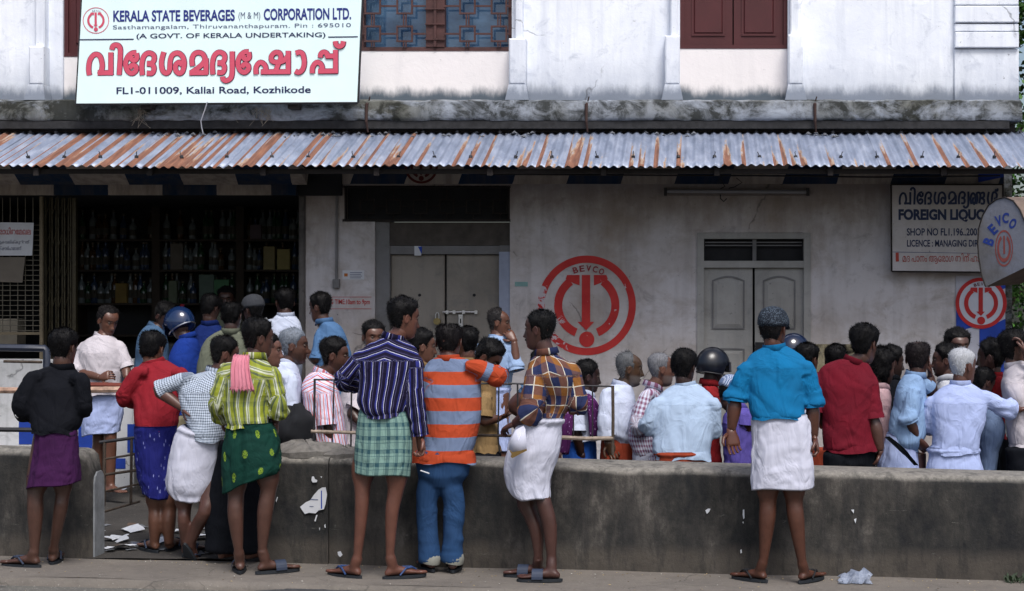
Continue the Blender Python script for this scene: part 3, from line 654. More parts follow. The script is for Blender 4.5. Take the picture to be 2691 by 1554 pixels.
s = MB(); ribbons(Wd2, f2, 21*(YB-CAM_Y)/F_PX/3.734, YB-.003, s); s.build('script_lettering', m_oldblue, sb, fixn=False)
def t2(body, x0, x1, yt, yb, mat, bold=0.0, y=None):
    a = S2(x0, yb); b = S2(x1, yt); return text_mesh(body, a[0], b[0], a[1], b[1], YB-.003, mat, 'lettering', sb, bold)
t2('FOREIGN LIQUOR', 228, 1165, 298, 425, m_oldblue, .05); t2('SHOP NO FL1.196..2003.2004', 310, 1190, 485, 560, m_oldblue, .02); t2('LICENCE : MANAGING DIRECTOR', 312, 1200, 600, 668, m_oldblue, .02)
t2('മദ പാനം ആേരാഗ ത ിന് ഹാനികരം', 268, 1215, 730, 835, m_oldred, .0)
s = MB(); s.prism([S2(200, 726), S2(230, 726), S2(232, 812), S2(202, 814)], YB-.004, YB-.002); s.build('red_block', m_oldred, sb)
# hanging box sign with the rounded top
def MSG(px, py):
    Y = -2.05-(px-2570)*.0030; return W(px, py, Y)
bs = empty('hanging_sign', MSG(2590, 750), 'grey rounded hanging box sign with blue arched letters beside the old signboard', 'hanging sign')
outl = [(2590, 754), (2579, 722), (2572, 680), (2569, 640), (2572, 600), (2582, 566), (2597, 540), (2618, 524), (2640, 519), (2662, 528), (2680, 552), (2700, 600), (2715, 650), (2720, 690)]
nrm = Vector((.25, 1, 0)).normalized()*.20
fr_ = [MSG(*p) for p in outl]; s = MB(); s.add(fr_, [tuple(range(len(fr_)))])
fc = s.build('sign_face', M_plaster('hanging_sign_white', '#7f828d', '#6b6762', '#48443f', .5, fine=1.0), bs)
bk = [p+Vector((.55, .35, -.0))*.55+Vector((0, 0, .02)) for p in fr_]; s = MB(); n = len(fr_); s.add(fr_+bk, [(j, (j+1) % n, (j+1) % n+n, j+n) for j in range(n)]+[tuple(range(n, 2*n))]); s.build('sign_case', plain('sign_case_brown', '#6a5b52', .7, var=.3), bs)
for i in range(n-1):
    s = MB(); s.tube([fr_[i]+Vector((0, -.004, 0)), fr_[i+1]+Vector((0, -.004, 0))], .006, 6); s.build('sign_rim', m_wood_dark, bs)
for za_ in (WZ(560), WZ(640)):
    s = MB(); s.tube([(XR-.03, -.0, za_), (XR+.05, -.9, za_), (MSG(2640, 640).x+.18, MSG(2640, 640).y+.14, za_-.02)], .016, 7); s.build('support_arm', m_iron, bs)
def face_text(ch, px, py, hw, hh, ang, mat, name='letter'):
    o = text_mesh(ch, -hw, hw, -hh, hh, 0, mat, name, None, .04); m = len(o.data.vertices); co = np.empty(m*3); o.data.vertices.foreach_get('co', co); co = co.reshape(-1, 3); t = R(ang)
    X = co[:, 0]*math.cos(t)-co[:, 2]*math.sin(t); Z = co[:, 0]*math.sin(t)+co[:, 2]*math.cos(t)
    for i in range(m):
        p = MSG(px+X[i], py-Z[i]); co[i] = (p.x-bs['_o'][0], p.y-.006-bs['_o'][1], p.z-bs['_o'][2])
    o.data.vertices.foreach_set('co', co.ravel()); o.parent = bs; return o
for ch, px, py, a in (('B', 2598, 635, 68), ('E', 2609, 603, 42), ('V', 2624, 581, 15), ('C', 2642, 573, -5), ('O', 2661, 588, -25)): face_text(ch, px, py, 8.5, 14, a, plain('letter_blue', '#233a86', .6))
for r0, r1 in ((21, 23.5), (13, 18)):
    s = MB(); v = []; nn = 40
    for i in range(nn+1):
        a = (i/nn)*2*math.pi
        for rr in (r0, r1): p = MSG(2638+math.cos(a)*rr, 653-math.sin(a)*rr*2.05); v.append(p+Vector((0, -.006-(.001 if r0 < 20 else 0), 0)))
    rng_ = range(nn) if r0 > 20 else [i for i in range(nn) if not 7 <= i <= 12]
    s.add(v, [(2*i, 2*i+1, 2*i+3, 2*i+2) for i in rng_]); s.build('emblem_ring', plain('faded_emblem_red', '#8c4843', .7), bs, fixn=False)
s = MB(); s.add([MSG(2636, 620)+Vector((0, -.008, 0)), MSG(2640, 620)+Vector((0, -.008, 0)), MSG(2641, 668)+Vector((0, -.008, 0)), MSG(2636, 668)+Vector((0, -.008, 0))], [(0, 1, 2, 3)]); s.build('emblem_arrow', plain('faded_emblem_red', '#8c4843', .7), bs)

# ---------------------------------------------------------------- corrugated awning
YA0, YA1 = -.12, -1.24
ZA0, ZA1 = WZ(347, YA0), WZ(437, YA1)
aw = empty('tin_awning', (0, YA0, ZA0), 'long rusty corrugated tin awning running the whole width above the shop front', 'awning')
def M_tin():
    t = NT('rusty_corrugated_tin').set(rough=.5, metal=.25, spec=.4); at = t.n('ShaderNodeAttribute', attribute_name='pat'); sep = t.n('ShaderNodeSeparateXYZ'); t.l(at.outputs['Vector'], sep.inputs[0])
    u, v, w_ = sep.outputs[0], sep.outputs[1], sep.outputs[2]   # u = distance along, v = 0 at the eaves .. 1 at the top, w = 0 valley .. 1 ridge
    def vec(a, b, c=0.0):
        x = t.n('ShaderNodeCombineXYZ')
        for i, q in enumerate((a, b, c)):
            if isinstance(q, (int, float)): x.inputs[i].default_value = q
            else: t.l(q, x.inputs[i])
        return x.outputs[0]
    cell = t.math('FLOOR', t.math('DIVIDE', t.math('ADD', u, .019), .03825))
    wn = t.n('ShaderNodeTexWhiteNoise', noise_dimensions='1D'); t.l(cell, wn.inputs['W'])
    big = t.noise(vec(u, 0.0), .9, 3)
    left = t.n('ShaderNodeMapRange'); t.l(u, left.inputs[0])
    for i, q in enumerate((-6.0, .5, .10, -.14)): left.inputs[i+1].default_value = q
    wob = t.math('MULTIPLY', t.math('SUBTRACT', t.noise(vec(t.math('MULTIPLY', u, 40), t.math('MULTIPLY', v, 5)), 1.0, 4, .7), .5), .55)
    lim = t.math('ADD', t.math('ADD', wn.outputs['Value'], t.math('MULTIPLY', t.math('SUBTRACT', big, .5), .8)), left.outputs[0])
    f = t.math('SUBTRACT', t.math('MULTIPLY', lim, 1.35), t.math('ADD', t.math('ADD', t.math('MULTIPLY', v, .42), .62), wob))
    f = t.math('SUBTRACT', f, t.math('MULTIPLY', w_, .22))
    edge = t.ramp(f, [(.0, 0.0), (.035, 1.0)]); core = t.ramp(f, [(.03, 0.0), (.13, 1.0)])
    tin = t.ramp(t.noise(vec(t.math('MULTIPLY', u, 5), t.math('MULTIPLY', v, 1.5)), 2.0, 5, .65), [(.3, '#6f7a8e'), (.5, '#8993a8'), (.72, '#a9b1c2')])
    tin = t.mix(t.math('MULTIPLY', t.ramp(t.noise(vec(t.math('MULTIPLY', u, 3), t.math('MULTIPLY', v, 6)), 3.0, 5, .7), [(.55, 0.0), (.7, 1.0)]), .4), tin, '#6d6a70')
    r1 = t.ramp(t.noise(vec(t.math('MULTIPLY', u, 12), v), 4, 4), [(.3, '#63443a'), (.6, '#855c4a'), (.8, '#9d7458')])
    c = t.mix(t.math('MULTIPLY', edge, .75), tin, '#b69a78'); c = t.mix(core, c, r1)
    c = t.mix(t.ramp(t.noise(vec(t.math('MULTIPLY', u, 14), t.math('MULTIPLY', v, 7)), 2.2, 3, .8), [(.71, 0.0), (.75, .8)]), c, (.05, .05, .06))
    t.l(t.ramp(core, [(0, .15), (1, 0.0)]), t.b.inputs['Metallic']); t.l(t.ramp(edge, [(0, .42), (1, .9)]), t.b.inputs['Roughness'])
    return t.fin(c, t.bump(t.noise(vec(t.math('MULTIPLY', u, 20), t.math('MULTIPLY', v, 10)), 3, 4), .15, .004))
m_tin = M_tin()
def set_pat(me, arr):
    a = me.attributes.new('pat', 'FLOAT_VECTOR', 'POINT'); a.data.foreach_set('vector', np.asarray(arr, dtype=np.float32).ravel())
pitch = .0765; sheets_w = pitch*9; xa = -8.8; i = 0
while xa < 3.6:
    nu = 9*10+11; nv = 7; v = []; pat = []
    dz = .006 if i % 2 else 0; jog = random.uniform(-.02, .015); dtop = random.uniform(-.02, .03)
    for r_ in range(nv):
        tt = r_/(nv-1)
        for cix in range(nu):
            x = xa+cix*pitch/10; ph = math.cos(x/pitch*2*math.pi); y = YA1+jog+(YA0-YA1-jog+dtop)*tt
            z = ZA1+(ZA0-ZA1)*((y-YA1)/(YA0-YA1))+ph*.0095+dz+.004*math.sin(x*1.7+tt*2)-.006*(1-tt)*random.random()*.3
            v.append((x, y, z)); pat.append((x-i*.013, tt, ph*.5+.5))
    f = [(a*nu+b, a*nu+b+1, (a+1)*nu+b+1, (a+1)*nu+b) for a in range(nv-1) for b in range(nu-1)]
    s = MB().add(v, f); o = s.build('tin_sheet', m_tin, aw, smooth=True, fixn=False); set_pat(o.data, pat)
    o.data.polygons.foreach_set('use_smooth', [True]*len(f))
    md = o.modifiers.new('solid', 'SOLIDIFY'); md.thickness = .0018; md.offset = -1
    xa += sheets_w; i += 1
hook = None
for rowt, step_ in ((.20, .345), (.93, .33)):
    x = -6.3
    while x < 3.3:
        y = YA1+(YA0-YA1)*rowt; xr = round(x/pitch)*pitch; z = ZA1+(ZA0-ZA1)*rowt+.0095+.006
        if hook is None:
            s = MB(); s.tube([(0, 0, -.01), (0, 0, .012)], .016, 8); s.tube([(0, 0, .008), (0, -.003, .045), (-.006, -.004, .05)], .004, 5); hook = s.build('hook_bolt', m_iron, aw, loc=(0, 0, 0)); o = hook
        else: o = hook.copy(); COL.objects.link(o)
        o.parent = aw; o.location = Vector((xr, y, z))-Vector(aw['_o']); o.rotation_euler = (random.uniform(-.3, .3), random.uniform(-.4, .4), random.uniform(0, 6))
        x += step_*random.uniform(.85, 1.15)
s = MB(); s.box(-8.8, WX(2665, -.1), YA0-.03, -.02, WZ(347, -.1)-.01, WZ(330, -.1)); s.build('top_beam', m_wood_dark, aw)
s = MB(); s.box(-8.8, WX(2640), -.235, -.05, WZ(345), Z_sl0-.002); s.build('back_board', plain('gap_shadow_board', '#2a2a2c', .9, var=.4, scale=20), aw)  # dark board fills the gap under the ledge, shadow painted into its black
for x in np.arange(-8.4, 3.0, .95):
    s = MB(); s.add([(x, YA1+.05, ZA1-.03+.018), (x+.045, YA1+.05, ZA1-.03+.018), (x+.045, -.02, ZA0-.012), (x, -.02, ZA0-.012), (x, YA1+.05, ZA1-.075), (x+.045, YA1+.05, ZA1-.075), (x+.045, -.02, ZA0-.10), (x, -.02, ZA0-.10)], [(0, 1, 2, 3), (4, 7, 6, 5), (0, 4, 5, 1), (1, 5, 6, 2), (2, 6, 7, 3), (3, 7, 4, 0)]); s.build('rafter', m_wood_dark, aw)
s = MB(); s.box(-8.8, 2.85, YA1+.1, YA1+.14, ZA1-.055+.04*0, ZA1-.015); s.build('purlin', m_wood_dark, aw)
# iron strap brackets over the ledge
for px in (963, 1541, 2142):
    s = MB(); Y = -.28; s.tube([(WX(px, Y), -.2, WZ(268, Y)), (WX(px, Y), -.27, WZ(274, Y)), (WX(px, Y), -.29, WZ(320, Y)), (WX(px, Y)+.01, -.26, WZ(347, Y))], [.012, .016, .014, .008], 5); s.tube([(WX(px, Y), -.2, WZ(272, Y)), (WX(px, Y)+.02, -.22, WZ(252, Y))], .006, 5); s.build('strap_bracket', plain('rusted_iron', '#3a2a26', .9), aw)
# black cable / pipe under the awning with hook ends
cb = MB(); pts = [(WX(a, -.25), -.25, WZ(b, -.25)) for a, b in ((1262, 458), (1400, 459), (1700, 461), (2000, 462), (2300, 466), (2600, 463), (2628, 462))]; cb.tube(pts, .008, 6); o = cb.build('pipe', m_iron, None, smooth=True, loc=pts[0]); tag(o, 'thin black conduit pipe running under the tin awning to the right corner', 'pipe')
# tube light
tl = empty('tube_light', (WX(1938, -.1), -.1, WZ(505, -.1)), 'unlit fluorescent tube light on the wall above the right door', 'lamp')
s = MB(); s.box(WX(1746, -.05), WX(2126, -.05), -.06, -.001, WZ(514), WZ(497)); s.build('batten', plain('grey_batten', '#6c6664', .6), tl)
s = MB(); s.tube([(WX(1752, -.09), -.085, WZ(503, -.09)), (WX(2120, -.09), -.085, WZ(505, -.09))], .016, 10); s.build('tube', plain('tube_glass', '#8b8c92', .25, var=.05), tl, smooth=True)
for px in (1749, 2123): s = MB(); s.box(WX(px, -.09)-.014, WX(px, -.09)+.014, -.108, -.06, WZ(515, -.09), WZ(494, -.09)); s.build('tube_holder', m_iron, tl)
s = MB(); s.tube([W(1893, 512, -.07), W(1893, 522, -.08), W(1902, 530, -.08), W(1910, 522, -.08)], .006, 5); s.build('hanging_wire', m_iron, tl)
for (label, pp, nm) in (('loose dark wire looping above the tube light', [(1890, 470), (1897, 478), (1905, 490), (1893, 497)], 'wire'), ('thin drooping wire left of the old signboard', [(1935, 468), (1950, 480), (1930, 492), (1915, 495)], 'wire')):
    s = MB(); s.tube([W(a, b, -.08) for a, b in pp], .004, 5); o = s.build(nm, m_iron, None, loc=W(pp[0][0], pp[0][1], -.08)); tag(o, label, 'wire')
# conduit with switch box on the narrow wall
sw = empty('switch_conduit', (WX(886), -.03, WZ(755)), 'vertical conduit pipe ending in a small switch box beside the shop opening', 'switch box')
s = MB(); s.tube([(WX(887), -.02, WZ(487)), (WX(886), -.02, WZ(737))], .012, 8); s.build('conduit', m_frame, sw, smooth=True)
s = MB(); s.bevbox(WX(877), WX(894), -.05, -.001, WZ(758), WZ(734), .006); s.build('switch_box', m_frame, sw)
# hanging dead roots and a white string over the ledge
rt = MB()
for i in range(46):
    x = WX(random.choice([random.uniform(636, 730), random.uniform(690, 725), random.uniform(392, 402)])); z = WZ(random.uniform(285, 300)); L_ = random.uniform(.03, .16)
    rt.tube([(x, -.26, z), (x+random.uniform(-.05, .05), -.275, z-L_*.5), (x+random.uniform(-.08, .08), -.27, z-L_)], .0016, 3)
o = rt.build('dry_roots', plain('dry_roots', '#8b8378', .9), None, loc=(WX(690), -.26, WZ(300))); tag(o, 'tangle of dry hanging roots on the ledge below the big signboard', 'dead plant', kind='stuff')
s = MB(); s.tube([W(545, 268, -.43), W(538, 290, -.40), W(528, 318, -.36), W(530, 335, -.33), W(534, 352, -.3)], .005, 5); o = s.build('cord', m_pap, None, smooth=True, loc=W(545, 268, -.43)); tag(o, 'white cord dangling from the big signboard onto the tin awning', 'cord')
# debris along the top edge of the tin roof
s = MB()
for i in range(70):
    x = WX(random.choice([random.uniform(390, 560), random.uniform(930, 1400), random.uniform(1480, 1830), random.uniform(2100, 2200), random.uniform(700, 900)]), -.3); y = random.uniform(-.36, -.2); z = ZA0+(y-YA0)*(ZA0-ZA1)/(YA0-YA1)+.014; r = random.uniform(.005, .016)
    s.tube([(x-r*1.5, y, z), (x, y+.01, z+r*.8), (x+r*1.5, y-.005, z)], [r*.3, r, r*.3], 5)
o = s.build('roof_debris', plain('wet_leaf_debris', '#5f6268', .7, var=.6, scale=60), None, loc=(0, -.3, ZA0)); tag(o, 'scattered dirt and leaves caught along the upper edge of the tin awning', 'debris', kind='stuff')

# ---------------------------------------------------------------- shelves and bottles in the shop
YR = 1.75
sr = empty('bottle_rack', (WX(500, YR), YR, 0), 'tall dark wooden bottle rack with three bays at the back of the shop', 'shelf rack')
m_rack = plain('rack_wood', '#2e2620', .8)
for px in (186, 409, 630, 830):
    s = MB(); s.box(WX(px, YR)-.04, WX(px, YR)+.04, YR, YR+.35, 0, WZ(500, YR)); s.build('upright', m_rack, sr)
rowsY = [629, 709, 797, 880]
for b, (pa, pb) in enumerate(((194, 401), (417, 622), (638, 822))):
    for py in rowsY: s = MB(); s.box(WX(pa, YR), WX(pb, YR), YR+.01, YR+.34, WZ(py, YR)-.02, WZ(py, YR)); s.build('shelf', m_rack, sr)
s = MB(); s.box(WX(178, YR), WX(835, YR), YR+.35, YR+.37, 0, WZ(500, YR)); s.build('back_panel', m_dark, sr)
def bottle_mb(h, r, neck):
    s = MB(); pr = [(r*.9, 0), (r, .01), (r, h*.62), (r*.8, h*.7), (neck, h*.78), (neck, h*.95), (neck*1.2, h*.96), (neck*1.2, h)]
    s.rings([[(math.cos(a*math.pi/5)*q, math.sin(a*math.pi/5)*q, z) for a in range(10)] for q, z in pr]); return s
def M_bott(name, c): return NT(name).set(col=c, rough=.12, spec=.4).m
m_b = [M_bott('bottle_clear', (.10, .12, .13)), M_bott('bottle_green', (.015, .04, .02)), M_bott('bottle_brown', (.04, .02, .008)), M_bott('bottle_blue', (.02, .035, .07))]
m_label = plain('bottle_label', '#2f2d26', .7, var=.3, scale=40); m_cap = plain('bottle_cap', '#3a3324', .5)
protos = {}
def put_bottle(kind, x, y, z, h, label):
    key = (kind, round(h, 2))
    if key not in protos:
        o = bottle_mb(h, .038 if h > .2 else .03, .013).build('bottle', m_b[kind], None, smooth=True)
        s = MB(); s.rings([[(math.cos(a*math.pi/5)*.0385*(1 if h > .2 else .8), math.sin(a*math.pi/5)*.0385*(1 if h > .2 else .8), zz) for a in range(10)] for zz in (h*.18, h*.45)], False); l = s.build('bottle_label', m_label, o)
        s = MB(); s.rings([[(math.cos(a*math.pi/4)*.0165, math.sin(a*math.pi/4)*.0165, zz) for a in range(8)] for zz in (h*.93, h*1.01)]); c = s.build('bottle_cap', m_cap, o)
        protos[key] = o
    else: o = copy_tree(protos[key])
    o.location = (x, y, z); return tag(o, label, 'bottle', 'bottles on the shop shelves')
ORD = 'first second third fourth fifth sixth seventh eighth ninth tenth eleventh twelfth thirteenth fourteenth fifteenth sixteenth seventeenth eighteenth nineteenth twentieth'.split()
rown = ['top', 'second', 'third']; bayn = ['left', 'middle', 'right']; kn = ['clear glass', 'green glass', 'brown glass', 'bluish glass']
rnd = random.Random(3)
for b, (pa, pb) in enumerate(((205, 392), (428, 612), (650, 806))):
    for ri in range(3):
        py = rowsY[ri]; px = pa; cnt = 0
        while px < pb:
            h = rnd.choice([.30, .30, .22, .26] if ri != 1 else [.30, .28, .22]); kd = rnd.choices([0, 1, 2, 3], [5, 2, 2, 2])[0]
            if rnd.random() < .86: put_bottle(kd, WX(px, YR), YR+.08+rnd.random()*.05, WZ(py, YR), h, f'{kn[kd]} bottle, {ORD[cnt]} from the left on the {rown[ri]} shelf of the {bayn[b]} bay'); cnt += 1
            px += rnd.uniform(9, 21)
cartons = [(600-155, 478, 640+0, 709, '#55504a'), (520, 560, 722, 797, '#4e5f58'), (560, 600, 735, 797, '#3e6a4b'), (690, 720, 648, 709, '#7d7450'), (726, 760, 655, 709, '#8c8252'), (655, 685, 590, 629, '#4a3f48'), (440, 462, 738, 797, '#566050'), (300, 330, 745, 797, '#6d5a2a')]
for i, (a, b, c, d, colr) in enumerate(cartons):
    s = MB(); s.bevbox(WX(a, YR), WX(b, YR), YR+.03, YR+.12, WZ(d, YR)+.001, WZ(c, YR), .004); s.box(WX(a, YR)+.01, WX(b, YR)-.01, YR+.028, YR+.0301, WZ(d, YR)+.05, WZ(d, YR)+.12)
    o = s.build('carton', plain('carton_'+colr[1:], colr, .7), None, loc=(WX((a+b)/2, YR), YR+.07, WZ(d, YR)))
    tag(o, ['grey gift carton at the left end of the middle bay', 'pale green carton low in the middle bay', 'bright green carton low in the middle bay beside a pale one', 'yellowish carton in the right bay, left of its twin', 'yellow carton with pale front in the right bay, nearer the jamb', 'purple grey carton on the top shelf of the right bay', 'slim grey green carton low at the left of the middle bay', 'ochre carton low in the left bay among small bottles'][i], 'carton', 'cartons on the shop shelves')

# ---------------------------------------------------------------- low roadside wall
def M_lowwall():
    t = NT('sooty_concrete').set(rough=.92, spec=.25); p = t.coord(src='geo')
    n1 = t.noise(t.coord((1, 1, .7), src='geo'), 2.3, 9, .74); n2 = t.noise(p, 30, 4, .7); n3_ = t.noise(t.coord((7, 7, 1), src='geo'), 1.3, 5, .6)
    c = t.ramp(n1, [(.34, '#1f2023'), (.46, '#353432'), (.56, '#474441'), (.66, '#66625d')])
    c = t.mix(t.math('MULTIPLY', t.ramp(n3_, [(.46, 0.0), (.62, 1.0)]), .5), c, '#1f2124')
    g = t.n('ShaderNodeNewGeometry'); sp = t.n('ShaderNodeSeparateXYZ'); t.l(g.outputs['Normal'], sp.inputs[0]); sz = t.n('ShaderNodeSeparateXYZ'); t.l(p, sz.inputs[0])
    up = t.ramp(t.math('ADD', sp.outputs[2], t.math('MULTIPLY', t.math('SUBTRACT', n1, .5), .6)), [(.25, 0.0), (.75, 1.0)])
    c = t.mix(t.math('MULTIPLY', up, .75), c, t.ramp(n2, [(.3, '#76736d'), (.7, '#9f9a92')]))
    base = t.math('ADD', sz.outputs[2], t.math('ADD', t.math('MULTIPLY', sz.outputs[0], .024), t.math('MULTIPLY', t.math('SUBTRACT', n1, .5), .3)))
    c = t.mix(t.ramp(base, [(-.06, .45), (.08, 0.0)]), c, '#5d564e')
    sc_ = t.noise(t.coord((1.2, 1.2, 14), src='geo', rot=(0, .12, 0)), 3.5, 9, .8, .3); c = t.mix(t.ramp(sc_, [(.64, 0.0), (.68, .45)]), c, '#93918c'); c = t.mix(t.math('MULTIPLY', t.ramp(t.noise(t.coord((5, 5, 1.2), src='geo'), 2.0, 8, .75), [(.5, 0.0), (.6, 1.0)]), .45), c, '#1d2022')
    vor = t.n('ShaderNodeTexNoise'); vor.inputs['Scale'].default_value = 9; vor.inputs['Detail'].default_value = 8; vor.inputs['Roughness'].default_value = .75; vor.inputs['Distortion'].default_value = 1.5; t.l(t.coord((1, 1, 3), src='geo'), vor.inputs['Vector'])
    c = t.mix(t.ramp(vor.outputs['Fac'], [(.665, 0.0), (.70, .5)]), c, '#8d8b87')
    return t.fin(c, t.bump(t.math('ADD', n2, t.math('MULTIPLY', n1, 2.0)), .45, .012))
m_lwall = M_lowwall()
def wtop(x): return .705-.028*(x+4.26)
def low_wall(x0, x1, label, endL=False, endR=False, yf=-4.20, th=.45):
    n = int((x1-x0)/.035); rs = []
    for i in range(n+1):
        x = x0+(x1-x0)*i/n; h = wtop(x); zb = pave_z(x)-.06; a = (n3(np.array([x*2.0]), 1.7)[0]-.5)*.03+(n3(np.array([x*10.]), 5.7)[0]-.5)*.008
        k = 0.0
        if endR: k = max(0, 1-(x1-x)/.10)
        if endL: k = max(0, 1-(x-x0)/.05)
        e = 1-math.sqrt(max(0, 1-k*k)); h -= e*.16 if endR else e*.05; q = yf+e*.05; qb = yf+th-e*.05
        r = .06; ring = [(x, q, zb)]
        for t_ in (.0, .2, .4, .6, .75, .85): ring.append((x, q+a*.25+(n3(np.array([x*3.0]), t_*4)[0]-.5)*.01, zb+(h-r+a-zb)*t_))
        for k_ in range(7): an = k_/6*math.pi/2; ring.append((x, q+r*1.2*(1-math.cos(an)), h-r+a+r*math.sin(an)))
        for t_ in (.35, .65): ring.append((x, q+(qb-q)*t_, h+a*.5+.004))
        for k_ in range(4): an = k_/3*math.pi/2; ring.append((x, qb-.03*(1-math.sin(an)), h-.03+.03*math.cos(an)))
        ring.append((x, qb, yard_z(x)-.2)); rs.append(ring)
    s = MB(); s.rings(rs, False, closed=False); s.add(rs[0], [tuple(range(len(rs[0])))]); s.add(rs[-1], [tuple(range(len(rs[-1])))])
    o = s.build('roadside_wall', m_lwall, None, smooth=True, loc=((x0+x1)/2, yf, 0)); return tag(o, label, 'low wall')
XA = WX(238, -4.2)
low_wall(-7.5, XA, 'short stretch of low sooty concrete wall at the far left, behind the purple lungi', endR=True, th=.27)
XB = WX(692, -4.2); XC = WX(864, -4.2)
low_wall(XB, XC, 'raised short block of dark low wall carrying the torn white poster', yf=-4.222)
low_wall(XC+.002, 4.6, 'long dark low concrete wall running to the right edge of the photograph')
# whitish rounded end face of the left wall
zt_ = wtop(XA)-.145; s = MB(); pf = [(-4.20+.045, -.05), (-4.20+.045, zt_-.08), (-4.14, zt_-.03), (-4.10, zt_), (-4.02, zt_), (-3.985, zt_-.03), (-3.975, zt_-.08), (-3.975, -.05)]; s.add([(XA+.0005, a, b) for a, b in pf]+[(XA+.012, a, b) for a, b in pf], [tuple(range(8)), tuple(range(15, 7, -1))]+[(j, (j+1) % 8, (j+1) % 8+8, j+8) for j in range(8)]); o = s.build('wall_end_render', plain('limewashed_render', '#85898d', .9, var=.25, scale=12), None, loc=(XA, -4, 0)); tag(o, 'pale limewashed end face of the left roadside wall at the gap', 'wall end')
# stones / broken mortar lumps on the wall top
def lump(px, py, w, d, h, label, Y=-4.02, mat=None, name='broken_slab'):
    c = W(px, py, Y); c.z = wtop(c.x)+.0; s = MB(); n = 14; rs = []
    for j, (q, z) in enumerate(((1, -.01), (1.02, h*.35), (.8, h*.75), (.45, h), (.05, h*1.02))):
        rs.append([(c.x+math.cos(a/n*2*math.pi)*w/2*q*(1+.22*math.sin(a*2.3+px)+.1*math.sin(a*5+px)), c.y+math.sin(a/n*2*math.pi)*d/2*q, c.z+z*(1+.2*math.sin(a*1.7+j))) for a in range(n)])
    s.rings(rs); o = s.build(name, mat or plain('broken_mortar', '#6e6b67', .95, var=.3, scale=25, bump=.6), None, loc=c); return tag(o, label, 'stone')
lump(800, 1180, .46, .36, .085, 'largest broken mortar slab lying on the wall top under the railing foot'); lump(905, 1185, .28, .3, .06, 'smaller broken mortar slab on the wall top behind the checked lungi')
# flakes and torn poster on the wall
YW = -4.232
def flat(poly, mat, name, label, cat, Y, th=.003):
    s = MB(); s.prism([((a-PX0)*(Y-CAM_Y)/F_PX, CAM_Z-(b-PY0)*(Y-CAM_Y)/F_PX) for a, b in poly], Y-th, Y); c = W(poly[0][0], poly[0][1], Y); o = s.build(name, mat, None, loc=c); return tag(o, label, cat)
h_ = lambda x, y: (700+x/3.207, 1100+y/3.207)
pst = flat([h_(*p) for p in ((285, 745), (335, 705), (370, 690), (400, 645), (440, 600), (470, 582), (500, 580), (512, 640), (500, 720), (485, 765), (440, 775), (415, 800), (360, 795), (325, 805), (300, 770))], m_pap, 'torn_poster', 'torn white poster with a blue line stuck on the dark low wall', 'poster', YW)
for poly, mt in (([h_(460, 608), h_(468, 608), h_(470, 760), h_(460, 762)], m_bluepaint), ([h_(372, 678), h_(436, 682), h_(436, 690), h_(372, 686)], m_signgrey), ([h_(365, 738), h_(398, 740), h_(398, 746), h_(365, 744)], m_signgrey)):
    s = MB(); s.prism([((a-PX0)*(YW-.004-CAM_Y)/F_PX, CAM_Z-(b-PY0)*(YW-.004-CAM_Y)/F_PX) for a, b in poly], YW-.005, YW-.0035); o = s.build('print_mark', mt, None); o.parent = pst; o.matrix_parent_inverse = Matrix.Translation(-pst.location)
fl = [((385, 490), (400, 488), (410, 512), (430, 520), (425, 538), (390, 540), (380, 520)), ((455, 490), (470, 488), (466, 502)), ((80, 690), (92, 660), (98, 665), (84, 708)), ((405, 865), (420, 815), (432, 812), (415, 868)), ((488, 900), (498, 888), (500, 922), (492, 920)), ((445, 925), (452, 918), (450, 945)), ((600, 1125), (625, 1118), (642, 1150), (622, 1168), (604, 1150))]
fm = MB()
for q in fl: fm.prism([((a-PX0)*(YW-CAM_Y)/F_PX, CAM_Z-(b-PY0)*(YW-CAM_Y)/F_PX) for a, b in [h_(*p) for p in q]], YW-.002, YW)
kk = lambda x, y: (1800+x/3.207, 1100+y/3.207); Yw2 = -4.212
for q in (((172, 775), (195, 760), (215, 762), (205, 785), (185, 805)), ((488, 770), (500, 768), (502, 840), (492, 848), (486, 810)), ((484, 872), (494, 870), (492, 890)), ((466, 1108), (478, 1104), (480, 1132), (468, 1138)), ((1400, 770), (1425, 768), (1422, 800)), ((1425, 850), (1445, 842), (1438, 885))):
    fm.prism([((a-PX0)*(Yw2-CAM_Y)/F_PX, CAM_Z-(b-PY0)*(Yw2-CAM_Y)/F_PX) for a, b in [kk(*p) for p in q]], Yw2-.002, Yw2+.002)
o = fm.build('paper_flakes', m_pap, None, loc=(0, -4.2, .3)); tag(o, 'small scraps of torn white paper stuck along the dark low wall', 'paper scraps', kind='stuff')

# ---------------------------------------------------------------- railings on and behind the wall
m_rail = plain('rusty_rail', '#4a4038', .8, .2, .5, 30); m_railw = plain('chipped_rail_paint', '#8d8074', .8, 0, .45, 25)
def railing(name, label, segs, loc, group=None):
    e = empty(name, loc, label, 'railing', group)
    for nm, pts, r, mt in segs: s = MB(); s.tube(pts, r, 7); s.build(nm, mt, e, smooth=True)
    return e
Yr = -4.0
P_ = lambda a, b, Y=Yr: W(a, b, Y)
railing('wall_railing', 'thin rusty railing panel on the wall between the striped shirt men', [
    ('top_rail', [P_(826, 998), P_(879, 999)], .006, m_iron), ('upright', [P_(827, 996), P_(826, 1080), P_(824, 1172)], .008, m_iron), ('upright', [P_(878, 1000), P_(875, 1110), P_(872, 1188)], .005, m_iron),
    ('lower_rail', [P_(818, 1134), P_(950, 1138)], .012, m_railw), ('upright', [P_(924, 1000), P_(922, 1188)], .006, m_iron), ('lower_rail', [P_(1250, 1144), P_(1350, 1146)], .010, m_rail), ('top_rail', [P_(1240, 1008), P_(1345, 1010)], .006, m_iron), ('upright', [P_(1311, 1012), P_(1309, 1150), P_(1313, 1190)], .005, m_iron)], P_(826, 1190))
